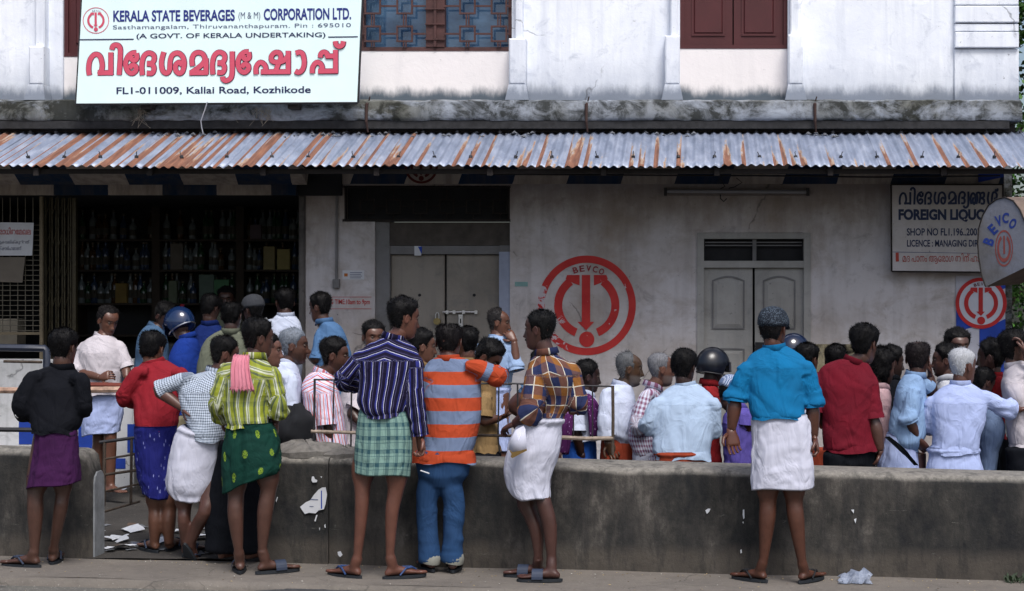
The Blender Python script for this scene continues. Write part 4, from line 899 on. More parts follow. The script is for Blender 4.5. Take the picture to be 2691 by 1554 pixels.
railing('wall_railing', 'rusty railing panel on the wall right of the brown plaid shirt man', [
    ('top_rail', [P_(1335, 1008), P_(1450, 1012), P_(1612, 1016)], .006, m_iron), ('upright', [P_(1360, 1010), P_(1361, 1140)], .006, m_iron), ('upright', [P_(1610, 1014), P_(1611, 1100), P_(1610, 1196)], .011, m_rail),
    ('lower_rail', [P_(1475, 1150), P_(1540, 1153), P_(1612, 1152)], .014, m_railw), ('upright', [P_(1507, 1014), P_(1507, 1148)], .005, m_iron), ('upright', [P_(1557, 1015), P_(1557, 1150)], .005, m_iron)], P_(1611, 1200))
Yq = -2.6
railing('queue_rail', 'white and orange chipped horizontal pipe rail in front of the man in the cream shirt', [
    ('pipe', [W(-120, 1025, Yq), W(100, 1027, Yq), W(330, 1024, Yq), W(430, 1024, Yq)], .024, plain('chipped_orange_white', '#a88a78', .8, var=.5, scale=18)), ('post', [W(430, 1022, Yq), W(430, 1290, Yq)], .022, m_rail), ('post', [W(-60, 1026, Yq), W(-60, 1280, Yq)], .022, m_rail),
    ('lower_rail', [W(-120, 1128, Yq), W(150, 1131, Yq)], .018, m_iron), ('wooden_board', [W(218, 1012, Yq+.2), W(330, 1014, Yq+.2)], .022, plain('red_brown_board', '#6e3328', .8))], W(100, 1280, Yq))
railing('pipe_barrier', 'thick dark painted pipe frame at the far left beside the shop counter', [
    ('pipe', [W(-120, 912, -1.6), W(60, 915, -1.6), W(118, 916, -1.6), W(123, 922, -1.6), W(122, 1000, -1.6), W(121, 1230, -1.6)], .03, plain('dark_blue_pipe', '#2c3240', .45, var=.2)), ('lower_rail', [W(10, 950, -1.6), W(110, 952, -1.6)], .012, m_rail)], W(121, 1240, -1.6))
railing('lattice_gate', 'rusty thin bar gate behind the gap in the low wall', [
    ('upright', [W(275, 1160, -3.4), W(273, 1330, -3.4)], .012, m_rail), ('upright', [W(346, 1150, -3.4), W(344, 1325, -3.4)], .010, m_rail), ('rail', [W(262, 1163, -3.4), W(360, 1150, -3.4)], .012, m_iron), ('rail', [W(275, 1207, -3.4), W(368, 1192, -3.4)], .008, m_rail), ('rail', [W(275, 1248, -3.4), W(368, 1235, -3.4)], .010, m_rail), ('rail', [W(275, 1292, -3.4), W(368, 1272, -3.4)], .008, m_rail), ('rail', [W(275, 1345, -3.4), W(368, 1318, -3.4)], .008, m_rail)], W(275, 1340, -3.4))
# black bag behind the wall
def blob(name, label, cat, px, py, Y, rx, ry, rz, mat, seed=1.0, flatz=None):
    c = W(px, py, Y); s = MB(); n = 28; m = 18; rs = []
    for i in range(m+1):
        la = -math.pi/2+math.pi*i/m; ring = []
        for j in range(n):
            a = j/n*2*math.pi; d = Vector((math.cos(a)*math.cos(la), math.sin(a)*math.cos(la), math.sin(la)))
            nn_ = n3(np.array([d.x*2+seed]), d.y*2+seed, d.z*2)[0]; k = .82+.36*nn_; cr = abs(n3(np.array([d.x*4+seed*3]), d.y*4, d.z*2)[0]-.5); k -= .14*max(0, .12-cr)/.12
            z = d.z*rz*k
            ring.append((c.x+d.x*rx*k, c.y+d.y*ry*k, c.z+(z if flatz is None else max(z, flatz))))
        rs.append(ring)
    s.rings(rs); o = s.build(name, mat, None, smooth=True, loc=c); return tag(o, label, cat)
blob('cloth_bag', 'slumped black cloth bag hanging on the railing behind the green lungi man', 'bag', 770, 1135, -3.62, .15, .16, .19, plain('black_cloth', '#15171c', .9), 2.2)
# plastic bag on the pavement
bagm = NT('translucent_plastic'); bagm.set(rough=.3, alpha=.62); bagm.fin(bagm.ramp(bagm.noise(bagm.coord(src='geo'), 22, 4, .7, 1.0), [(.3, '#78849c'), (.7, '#b4bfd4')]), bagm.bump(bagm.noise(bagm.coord(src='geo'), 30, 4, .6, 1.5), .8, .02))
c = W(2245, 1519, -4.42); s = MB(); rs = []
for i in range(13):
    t_ = i/12; x = -.10+.205*t_; hh = .034+.03*math.sin(t_*2.6)+.01*math.sin(t_*17); ring = []
    for j in range(16):
        a = j/16*2*math.pi; w_ = .075+.012*math.sin(j*2.1+i*1.3); z = max(0, math.sin(a))*hh*(1+.12*math.sin(j*1.5+i*.8)); ring.append((c.x+x+.012*math.sin(j*1.7+i), c.y+math.cos(a)*w_, pave_z(c.x)+.004+z+.02*t_*max(0, math.sin(a))))
    rs.append(ring)
s.rings(rs, False); o = s.build('plastic_bag', bagm.m, None, smooth=True, loc=c); tag(o, 'crumpled pale translucent plastic bag on the pavement at the foot of the long wall', 'plastic bag')

# ---------------------------------------------------------------- litter
def paper(px, py, sx, sy, rot, label, up=.03, group='paper litter in the gap', zoff=.006, mat=None):
    Z0 = 0.0; D = (CAM_Z-Z0)*F_PX/(py-PY0); Y = D+CAM_Y; x = (px-PX0)*D/F_PX; Z0 = pave_z(x) if Y < -4.2 else yard_z(x)
    s = MB(); n = 6; v = []
    for i in range(n):
        for j in range(n):
            a, b = (i/(n-1)-.5)*sx, (j/(n-1)-.5)*sy; ax = a*math.cos(rot)-b*math.sin(rot); ay = a*math.sin(rot)+b*math.cos(rot)
            z = up*abs(math.sin(a*18+px))*abs(math.cos(b*14+py))+(up*.5*(i/(n-1)) if px % 2 else 0); v.append((x+ax+.01*math.sin(j*2+px), Y+ay, Z0+zoff+z))
    s.add(v, [(i*n+j, (i+1)*n+j, (i+1)*n+j+1, i*n+j+1) for i in range(n-1) for j in range(n-1)]); o = s.build('paper_scrap', mat or m_pap, None, loc=(x, Y, Z0)); return tag(o, label, 'paper', group)
b_ = lambda x, y: (x/3.207, 1100+y/3.207)
for (x, y, sx, sy, r, lb) in ((1000, 1100, .20, .14, .1, 'largest curled white paper sheet lying flat at the front of the gap'), (1110, 945, .11, .2, .7, 'white sheet standing tilted near the back of the gap'), (945, 1025, .12, .12, 1.2, 'crumpled grey white paper beside the left wall end'), (1030, 1035, .08, .12, .3, 'small twisted white paper in the middle of the litter'), (1370, 930, .06, .16, .2, 'white scrap between the legs of the red shirt man'), (1355, 1055, .05, .1, .4, 'tiny white scrap by the ankles of the red shirt man'), (1490, 960, .07, .1, .9, 'white scrap right of the red shirt man ankles'), (1485, 1070, .07, .06, .4, 'bluish scrap near the raised heel of the man in white mundu'), (1720, 1010, .16, .16, .5, 'white folded sheets left of the black trousers'), (1720, 1100, .12, .12, .1, 'pale sheet at the foot of the black trousers'), (1955, 1130, .05, .05, .4, 'small white scrap between the green lungi man feet'), (2175, 1065, .04, .1, .4, 'small white scrap right of the black trousers'), (865, 968, .03, .05, .4, 'tiny white scrap against the left wall end'), (1180, 1060, .14, .1, .3, 'dark printed sheet left of the red shirt man sandals'), (1040, 610, .05, .1, .3, 'white scrap far back near the counter foot')):
    px, py = b_(x, y); paper(px, py, sx, sy, r, lb, mat=m_pap if 'dark' not in lb else plain('dark_print', '#3c4560', .8))
for i in range(26):
    px, py = b_(random.uniform(870, 2200), random.uniform(880, 1140)); paper(px, py, random.uniform(.03, .1), random.uniform(.03, .09), random.uniform(0, 3), 'small trampled paper scrap among the litter on the ground of the gap', up=.012, mat=random.choice([plain('grey_trampled', '#64676c', .9), plain('grey_trampled', '#64676c', .9), plain('brown_trampled', '#53443a', .9)]))
lm = MB(); rr = random.Random(5)
for i in range(420):
    px = rr.uniform(0, 2691); x = (px-PX0)*10.8/F_PX
    y = rr.choice([rr.uniform(-5.0, -4.25), rr.uniform(-4.42, -4.24), rr.uniform(-6.2, -5.1)]); z = (pave_z(x) if y > KERB_Y else road_z(x, y))+.005; r = rr.uniform(.003, .011); a = rr.uniform(0, 3)
    dx, dy = math.cos(a)*r, math.sin(a)*r; k = rr.uniform(.25, .6)
    lm.add([(x-dx, y-dy, z), (x+dy*k, y-dx*k, z+r*.4), (x+dx, y+dy, z+r*.15), (x-dy*k, y+dx*k, z+r*.3)], [(0, 1, 2, 3)], rr.choice([0, 0, 1, 2]))
o = lm.build('dry_leaf_litter', [plain('leaf_tan', '#b59f72', .9), plain('leaf_white', '#c9c6bf', .9), plain('leaf_brown', '#5b4630', .9)], None, loc=(0, -4.6, 0)); tag(o, 'tiny dry leaves and crumbs scattered over the pavement and road', 'leaf litter', kind='stuff')
s = MB()
for i in range(26):
    a = rr.uniform(0, 6.28); c = W(2665, 1512, -4.3); z0 = pave_z(c.x); L_ = rr.uniform(.03, .08); x, y = c.x+rr.uniform(-.05, .07), -4.28+rr.uniform(-.05, .04)
    s.add([(x-.004, y, z0), (x+.004, y, z0), (x+math.cos(a)*L_*.6+.008, y+math.sin(a)*.03, z0+L_*.6), (x+math.cos(a)*L_, y+math.sin(a)*.04, z0+L_*.8), (x+math.cos(a)*L_*.6-.008, y+math.sin(a)*.03, z0+L_*.6)], [(0, 1, 2, 3, 4)])
o = s.build('weed_tuft', plain('weed_green', '#1c2d16', .7, var=.4, scale=30), None, loc=W(2665, 1512, -4.3)); tag(o, 'small green weed tuft growing at the foot of the wall at the right edge', 'weed')

# ---------------------------------------------------------------- trees behind the building at the right
def tree(x, y, h, r, label, seed, n=5200, greens=('#2c4a1e', '#3f6b26', '#1d3216')):
    t = empty('leafy_tree', (x, y, -.45), label, 'tree', 'trees beyond the corner of the building'); rg = random.Random(seed)
    s = MB(); s.tube([(x, y, -.45), (x+.05, y, h*.25), (x-.05, y+.05, h*.5), (x+.05, y, h*.8)], [.16, .13, .10, .04], 9); s.build('trunk', plain('bark', '#3b3028', .9, var=.4, scale=20), t, smooth=True)
    for k in range(6):
        a = rg.uniform(0, 6.28); z = rg.uniform(.2, .6)*h; s = MB(); s.tube([(x, y, z), (x+math.cos(a)*r*.4, y+math.sin(a)*r*.4, z+.5), (x+math.cos(a)*r*.85, y+math.sin(a)*r*.85, z+.9)], [.06, .04, .012], 6); s.build('limb', plain('bark', '#3b3028', .9), t, smooth=True)
    cs = [(rg.uniform(-r, r), rg.uniform(-r, r), rg.uniform(-.2, h), rg.uniform(.3, .7)) for _ in range(34)]; s = MB()
    for i in range(n):
        c = rg.choice(cs); d = Vector((rg.gauss(0, 1), rg.gauss(0, 1), rg.gauss(0, 1))).normalized()*c[3]*rg.uniform(.5, 1); p = Vector((x+c[0], y+c[1], c[2]))+d
        L_ = rg.uniform(.04, .10); w_ = L_*.35; u = Vector((rg.gauss(0, 1), rg.gauss(0, 1), rg.gauss(-.6, .7))).normalized(); v_ = u.cross(Vector((rg.gauss(0, 1), rg.gauss(0, 1), rg.gauss(0, 1)))).normalized()
        s.add([p, p+u*L_*.5+v_*w_, p+u*L_, p+u*L_*.5-v_*w_], [(0, 1, 2, 3)], rg.choice([0, 0, 1, 1, 2]))
    s.build('crown', [plain('leaf_'+g[1:], g, .6, var=.35, scale=8) for g in greens], t, fixn=False)
tree(4.0, 2.6, 7.2, 1.0, 'dark green leafy tree close behind the right corner of the building', 1, 16000)
tree(3.6, 5.5, 6.0, 1.6, 'taller dark tree further back beyond the right corner', 2, 7000, ('#243d1a', '#2f5320', '#182a12'))
tree(5.6, 4.2, 5.0, 1.5, 'brighter green tree at the extreme right behind the hanging sign', 3, 7000, ('#3f6b26', '#4f8030', '#24401a'))
tree(6.8, 8.5, 7.5, 2.4, 'large dark green tree furthest back at the right edge', 4, 7000, ('#22391a', '#2b4a1e', '#16260f'))
# ---------------------------------------------------------------- people: materials
def cloth(name, spec, rough=.88):
    """spec: colour | ('v',period,stops) | ('h',period,stops) | ('plaid',pu,stops_u,pv,stops_v)"""
    t = NT(name).set(rough=rough, spec=.12); pc = t.coord(src='pat'); sep = t.n('ShaderNodeSeparateXYZ'); t.l(pc, sep.inputs[0])
    wob = t.math('MULTIPLY', t.math('SUBTRACT', t.noise(pc, 9, 3), .5), .010)
    def band(axis, period, stops, off=.0):
        u = t.math('ADD', sep.outputs[axis], wob)
        return t.ramp(t.math('FRACT', t.math('DIVIDE', t.math('ADD', u, 50*period+off), period)), stops, 'CONSTANT')
    if isinstance(spec, str): c = t.mix(0.0, spec, spec)
    elif spec[0] == 'v': c = band(0, spec[1], spec[2])
    elif spec[0] == 'h': c = band(1, spec[1], spec[2], spec[3] if len(spec) > 3 else 0)
    elif spec[0] == 'plaid': c = t.mix(.5, band(0, spec[1], spec[2]), band(1, spec[3], spec[4]))
    elif spec[0] == 'plaidv': c = t.mix(spec[5], band(0, spec[1], spec[2]), band(1, spec[3], spec[4]))
    elif spec[0] == 'plaidline':   # plaid plus thin light lines
        c = t.mix(.5, band(0, spec[1], spec[2]), band(1, spec[3], spec[4]))
        ln = t.math('MAXIMUM', band(0, spec[1]/spec[6], [(0, 0.0), (spec[7], 1.0)]), band(1, spec[3]/spec[6], [(0, 0.0), (spec[7], 1.0)])); c = t.mix(ln, c, spec[5])
    elif spec[0] == 'motif':       # base colour with scattered specks or motifs
        vo = t.n('ShaderNodeTexVoronoi'); vo.inputs['Scale'].default_value = spec[3]; vo.inputs['Randomness'].default_value = spec[5]
        mp = t.n('ShaderNodeMapping'); mp.inputs['Scale'].default_value = spec[6]; t.l(pc, mp.inputs[0]); t.l(mp.outputs[0], vo.inputs['Vector'])
        f = t.math('MULTIPLY', t.ramp(vo.outputs['Distance'], [(0, 1.0), (spec[4], 0.0)], 'CONSTANT'), t.ramp(t.noise(pc, 60, 2), [(.42, 0.0), (.46, 1.0)])); c = t.mix(f, spec[1], spec[2])
    elif spec[0] == 'grid':
        a_, b_, r_ = spec[3], spec[4], spec[5]; rowi = t.math('FLOOR', t.math('DIVIDE', sep.outputs[1], b_)); sh_ = t.math('MULTIPLY', t.math('MODULO', t.math('ADD', rowi, 100), 2), .5)
        du = t.math('MULTIPLY', t.math('SUBTRACT', t.math('FRACT', t.math('ADD', t.math('DIVIDE', sep.outputs[0], a_), t.math('ADD', sh_, 20))), .5), a_); dv = t.math('MULTIPLY', t.math('SUBTRACT', t.math('FRACT', t.math('ADD', t.math('DIVIDE', sep.outputs[1], b_), 20)), .5), b_*.6)
        d2 = t.math('ADD', t.math('MULTIPLY', du, du), t.math('MULTIPLY', dv, dv)); f = t.math('MULTIPLY', t.math('LESS_THAN', d2, r_*r_), t.math('GREATER_THAN', t.noise(pc, 170, 2), .47)); c = t.mix(f, spec[1], spec[2])
    n = t.noise(pc, 5, 5, .6); c = t.mix(t.math('MULTIPLY', t.ramp(n, [(.35, 0.0), (.75, 1.0)]), .14), c, (.03, .03, .04))
    f1 = t.noise(t.coord((6, 2.6, 1), src='pat', rot=(0, 0, .5)), 1.5, 3, .5, .8); f2 = t.noise(t.coord((4, 7, 1), src='pat', rot=(0, 0, -.6)), 1.5, 3, .5, .5); w = t.noise(pc, 380, 1)
    h = t.math('ADD', t.math('ADD', t.ramp(f1, [(.35, 0.0), (.5, 1.0), (.65, 0.0)]), t.math('MULTIPLY', f2, .6)), t.math('MULTIPLY', w, .06))
    return t.fin(c, t.bump(h, .38, .012))
_cl = {}
def CM(name, spec):
    k = name
    if k not in _cl: _cl[k] = cloth(name, spec)
    return _cl[k]
def skin(tone, hair='#0d0b0b', grey=0.0):
    k = ('skin', tone, hair)
    if k in _cl: return _cl[k]
    t = NT('skin_'+tone[1:]).set(rough=.38, spec=.5); a = t.n('ShaderNodeAttribute', attribute_name='pat'); sep = t.n('ShaderNodeSeparateXYZ'); t.l(a.outputs['Vector'], sep.inputs[0])
    p = t.coord(src='geo'); n = t.noise(p, 14, 5, .65); cc = srgb(tone); cc = (cc[0]*1.1, cc[1]*1.2, cc[2]*1.45)
    c = t.ramp(n, [(.3, tuple(x*.82 for x in cc)), (.72, tuple(min(1, x*1.15) for x in cc))]); c = t.mix(t.math('MULTIPLY', sep.outputs[1], .75), c, tuple(min(1, q*1.35+.01*i_) for q, i_ in zip(cc, (2, 0, 0))))
    c = t.mix(sep.outputs[0], c, hair); c = t.mix(sep.outputs[2], c, (cc[0]*.55+.03, cc[1]*.38, cc[2]*.4))
    _cl[k] = t.fin(t.mix(t.math('MULTIPLY', t.ramp(t.noise(p, 45, 4, .7), [(.55, 0.0), (.75, 1.0)]), .35), c, tuple(x*.6 for x in cc)), t.bump(t.noise(p, 60, 4), .3, .003)); return _cl[k]
def hairmat(col):
    k = ('hair', col)
    if k in _cl: return _cl[k]
    t = NT('hair_'+col[1:]).set(rough=.62, spec=.18); pc = t.coord((1, 1, .35), src='geo'); n = t.noise(pc, 130, 4, .7); cc = srgb(col)
    _cl[k] = t.fin(t.ramp(n, [(.3, tuple(x*.6 for x in cc)), (.7, tuple(min(1, x*1.35) for x in cc))]), t.bump(n, .45, .005)); return _cl[k]
m_eye = plain('eye_white', '#5a4c44', .5, var=.02); m_iris = plain('eye_iris', '#120c09', .5, var=.02)
m_sole = plain('rubber_sole', '#1e2329', .7, var=.2); m_strap = {'blue': plain('strap_blue', '#27406f', .6), 'black': plain('strap_black', '#15161a', .6), 'dark': plain('strap_slate', '#2a3448', .6)}

# ---------------------------------------------------------------- people: geometry
def interp(rows, k=3):
    """smooth interpolation of numeric rows"""
    rows = [np.array(r, float) for r in rows]; P = [rows[0]]+rows+[rows[-1]]; out = []
    for i in range(1, len(P)-2):
        for j in range(k):
            t = j/k; out.append(.5*((2*P[i])+(-P[i-1]+P[i+1])*t+(2*P[i-1]-5*P[i]+4*P[i+1]-P[i+2])*t*t+(-P[i-1]+3*P[i]-3*P[i+1]+P[i+2])*t**3))
    out.append(rows[-1]); return out
def limb(mb, nodes, k=3, n=12, flat=1.0):
    """nodes [(Vector, radius)]"""
    pr = interp([(p.x, p.y, p.z, r) for p, r in nodes], k); mb.tube([q[:3] for q in pr], [max(.004, q[3]) for q in pr], n)
    return pr
def remesh(mb, vox, smooth=4, fac=.5):
    me = mb.mesh('tmp'); o = bpy.data.objects.new('tmp', me); COL.objects.link(o)
    m = o.modifiers.new('r', 'REMESH'); m.mode = 'VOXEL'; m.voxel_size = vox
    s = o.modifiers.new('s', 'SMOOTH'); s.iterations = smooth; s.factor = fac
    dg = bpy.context.evaluated_depsgraph_get(); r = bpy.data.meshes.new_from_object(o.evaluated_get(dg)); bpy.data.objects.remove(o); bpy.data.meshes.remove(me); return r
def vget(me):
    n = len(me.vertices); a = np.empty(n*3); me.vertices.foreach_get('co', a); b = np.empty(n*3); me.vertex_normals.foreach_get('vector', b); return a.reshape(-1, 3), b.reshape(-1, 3)
def vset(me, co): me.vertices.foreach_set('co', co.ravel()); me.update()
def finish(me, name, mat, parent, pat=None):
    co, _ = vget(me); vset(me, co-np.array(parent['_o'])); me.name = name; me.materials.clear(); me.materials.append(mat); me.polygons.foreach_set('use_smooth', [True]*len(me.polygons))
    if pat is not None: set_pat(me, pat)
    return link(me, name, parent)
def ridge(n):
    q = 1-np.abs(2*n-1); return q*q*(3-2*q)*.8+.2*q**4

HEADP = [(-.122, .052, .018, .012), (-.112, .074, -.004, .034), (-.095, .087, -.028, .047), (-.075, .090, -.046, .055), (-.055, .091, -.058, .061), (-.035, .090, -.068, .066), (-.010, .087, -.082, .071), (.018, .084, -.093, .0735), (.042, .090, -.099, .0755), (.068, .084, -.098, .0755), (.090, .066, -.089, .068), (.107, .040, -.068, .052), (.117, .014, -.040, .030), (.121, -.006, -.022, .010)]
def head_grid(nr=46, na=52):
    z = np.array([r[0] for r in HEADP]); zz = z[0]+(z[-1]-z[0])*(.5-.5*np.cos(np.linspace(0, math.pi, nr))); cols = [np.interp(zz, z, [r[i] for r in HEADP]) for i in (1, 2, 3)]
    for c in cols: c[1:-1] = (c[:-2]+2*c[1:-1]+c[2:])/4
    yf, yb, w = cols; V = []
    for i in range(nr):
        for j in range(na):
            a = j/na*2*math.pi; cy, hy = (yf[i]+yb[i])/2, (yf[i]-yb[i])/2; sa, ca = math.sin(a), math.cos(a); e = 2/2.25
            V.append((w[i]*abs(sa)**e*np.sign(sa), cy+hy*abs(ca)**e*np.sign(ca), zz[i]))
    V = np.array(V); F = [(i*na+j, i*na+(j+1) % na, (i+1)*na+(j+1) % na, (i+1)*na+j) for i in range(nr-1) for j in range(na)]+[tuple(range(na))[::-1], tuple((nr-1)*na+j for j in range(na))]
    return V, F
HV, HF = head_grid()
_x, _y, _z = HV[:, 0].copy(), HV[:, 1].copy(), HV[:, 2].copy(); _fr = np.clip(_y/.05, 0, 1)
def g(x, z, cx, cz, sx, sz): return np.exp(-((x-cx)/sx)**2-((z-cz)/sz)**2)
ax = np.abs(_x)
dy = 0*_x
dy += np.where(_z < .034, np.clip((.034-_z)/.066, 0, 1), 0)*.027*np.exp(-(_x/.0095)**2)*(1/(1+np.exp((-_z-.040)*-900*-1))) # nose ridge
dy += .013*g(ax, _z, .013, -.031, .008, .009)+.006*g(_x, _z, 0, .03, .012, .02)
dy -= .011*g(ax, _z, .031, .018, .014, .011); dy += .005*g(ax, _z, .028, .040, .022, .007)
dy += .006*g(_x, _z, 0, -.060, .022, .005)+.007*g(_x, _z, 0, -.073, .019, .005)-.004*g(_x, _z, 0, -.0665, .024, .0028); dy += .006*g(_x, _z, 0, -.100, .017, .012)-.004*g(_x, _z, 0, -.085, .02, .006)
dy += .004*g(ax, _z, .048, -.008, .016, .014); dy -= .004*g(ax, _z, .045, -.045, .014, .02)
HVF = HV.copy(); HVF[:, 1] += dy*_fr
BROW = np.clip(1.5*g(ax, _z, .030, .039+0*ax, .017, .0042), 0, 1)*_fr
LIPS = np.clip(1.3*g(_x, _z, 0, -.066, .021, .008), 0, 1)*_fr
def head_parts(mb_list, root, c, yaw, pitch, roll, scale, spec):
    """adds head geometry; returns transform"""
    M = Matrix.Translation(c) @ Matrix.Rotation(-R(yaw), 4, 'Z') @ Matrix.Rotation(-R(pitch), 4, 'X') @ Matrix.Rotation(R(roll), 4, 'Y') @ Matrix.Scale(scale, 4)
    return M
def xf(M, V): A = np.array(M); return V @ A[:3, :3].T+A[:3, 3]
def ear_geo(sg):
    V = []; F = []; n = 12; m = 6
    for i in range(m+1):
        ph = math.pi*i/m
        for j in range(n):
            a = j/n*2*math.pi; u, v_ = math.cos(a)*.017*math.sin(ph), math.sin(a)*.031*math.sin(ph); w = math.cos(ph)*.006
            if math.hypot(u/.017, v_/.031) < .6 and w > 0: w -= .005
            V.append((sg*(.0745+w+.010*(-u/.017*.5+.5)), -.008+u, .0+v_*(1.0)+.004*u/.017))
    F = [(i*n+j, i*n+(j+1) % n, (i+1)*n+(j+1) % n, (i+1)*n+j) for i in range(m) for j in range(n)]
    return np.array(V), F
def hairline(x, y, z, style):
    ax = np.abs(x); t = sstep(-.015, .062, y); zh = -.068+t*.150
    zh = np.where((ax > .045) & (y > -.030) & (y < .014), np.maximum(zh, .020), zh); zh = np.where((ax > .045) & (y >= .014) & (y < .028), -.006, zh); zh = np.where((ax > .045) & (y >= .028) & (y < .05), np.maximum(zh, .045), zh)
    if style == 'high': zh = np.where(y > .03, .096, zh)
    if style == 'low': zh = zh-.012*(y > .03)
    if style == 'long': zh = np.where(y < .015, -.13, zh)
    m = sstep(-.004, .006, z-zh); tp = .22+.78*sstep(-.002, .045, z-zh)
    if style == 'bald': m = m*(1-sstep(.050, .066, z-.25*np.clip(-y-.03, 0, 1)))
    if style == 'crown': m = m*(1-.9*sstep(.030, .075, .035-np.hypot(x*.9, (y+.035))+.055)*(z > .06))
    if style == 'front': m = m*(1-sstep(-.01, .03, y)*(z > .05))
    return m, tp
def build_hair(root, M, hp, rng):
    col, style, thick = hp.get('col', '#0b0a0b'), hp.get('style', 'full'), hp.get('thick', .014)
    x, y, z = HV.T; thick = thick*.85; m, tp = hairline(x, y, z, style); nrm = HV/np.array([.075, .095, .12]); nrm /= np.linalg.norm(nrm, axis=1)[:, None]+1e-9
    nn = n3(x*38+rng.random()*50, y*38, z*22); n2 = n3(x*110, y*110, z*40)
    th = thick*(.45+.75*sstep(-.04, .08, z))+(.016*(nn-.45)+.008*(n2-.5))*(thick/.014)**.5*hp.get('nz', 1.0)
    if hp.get('quiff'): th = th+hp['quiff']*sstep(.02, .08, y)*sstep(.05, .09, z)
    if style == 'long': th = th+.012*sstep(.03, -.06, z)
    else: th = th*tp
    off = np.where(m > .02, -.005+(th+.005)*m, -.012); V = HV+nrm*off[:, None]
    v = [tuple(q) for q in xf(M, V)]; f = list(HF); base = len(v); S3 = M.to_scale()[0]
    # loose strands give the outline some fuzz
    idx = np.where(m > .6)[0]; K = int(hp.get('tufts', 900)*2.2); A = np.array(M)[:3, :3]
    if len(idx):
        pick = rng.choice(idx, K)
        P = V[pick]+rng.normal(0, .003, (K, 3)); flow = np.stack([nrm[pick, 0]*.2, nrm[pick, 1]*.1-.3-.3*(P[:, 1] < 0), -.7*np.ones(K)+.9*(P[:, 2] > .07)], 1)
        if hp.get('messy'): flow = flow+rng.normal(0, .6, (K, 3))
        flow += rng.normal(0, .25, (K, 3)); d = nrm[pick]*hp.get('lift', .30)+flow*.7; d /= np.linalg.norm(d, axis=1)[:, None]; L = rng.uniform(.008, .02, K)*hp.get('len', 1.0)
        sd = np.cross(d, nrm[pick]); sd /= np.linalg.norm(sd, axis=1)[:, None]+1e-9; w = .0016
        a = xf(M, P-nrm[pick]*.003-sd*w); b = xf(M, P-nrm[pick]*.003+sd*w); c = xf(M, P+d*L[:, None]); c2 = xf(M, P+d*L[:, None]*.5+nrm[pick]*.002)
        for i in range(K): v += [tuple(a[i]), tuple(b[i]), tuple(c[i])]; f.append((base+3*i, base+3*i+1, base+3*i+2))
    me = bpy.data.meshes.new('hair'); O = Vector(root['_o']); me.from_pydata([tuple(Vector(q)-O) for q in v], [], f); me.materials.append(hairmat(col)); me.polygons.foreach_set('use_smooth', [True]*len(f)); me.update(); link(me, 'hair', root)
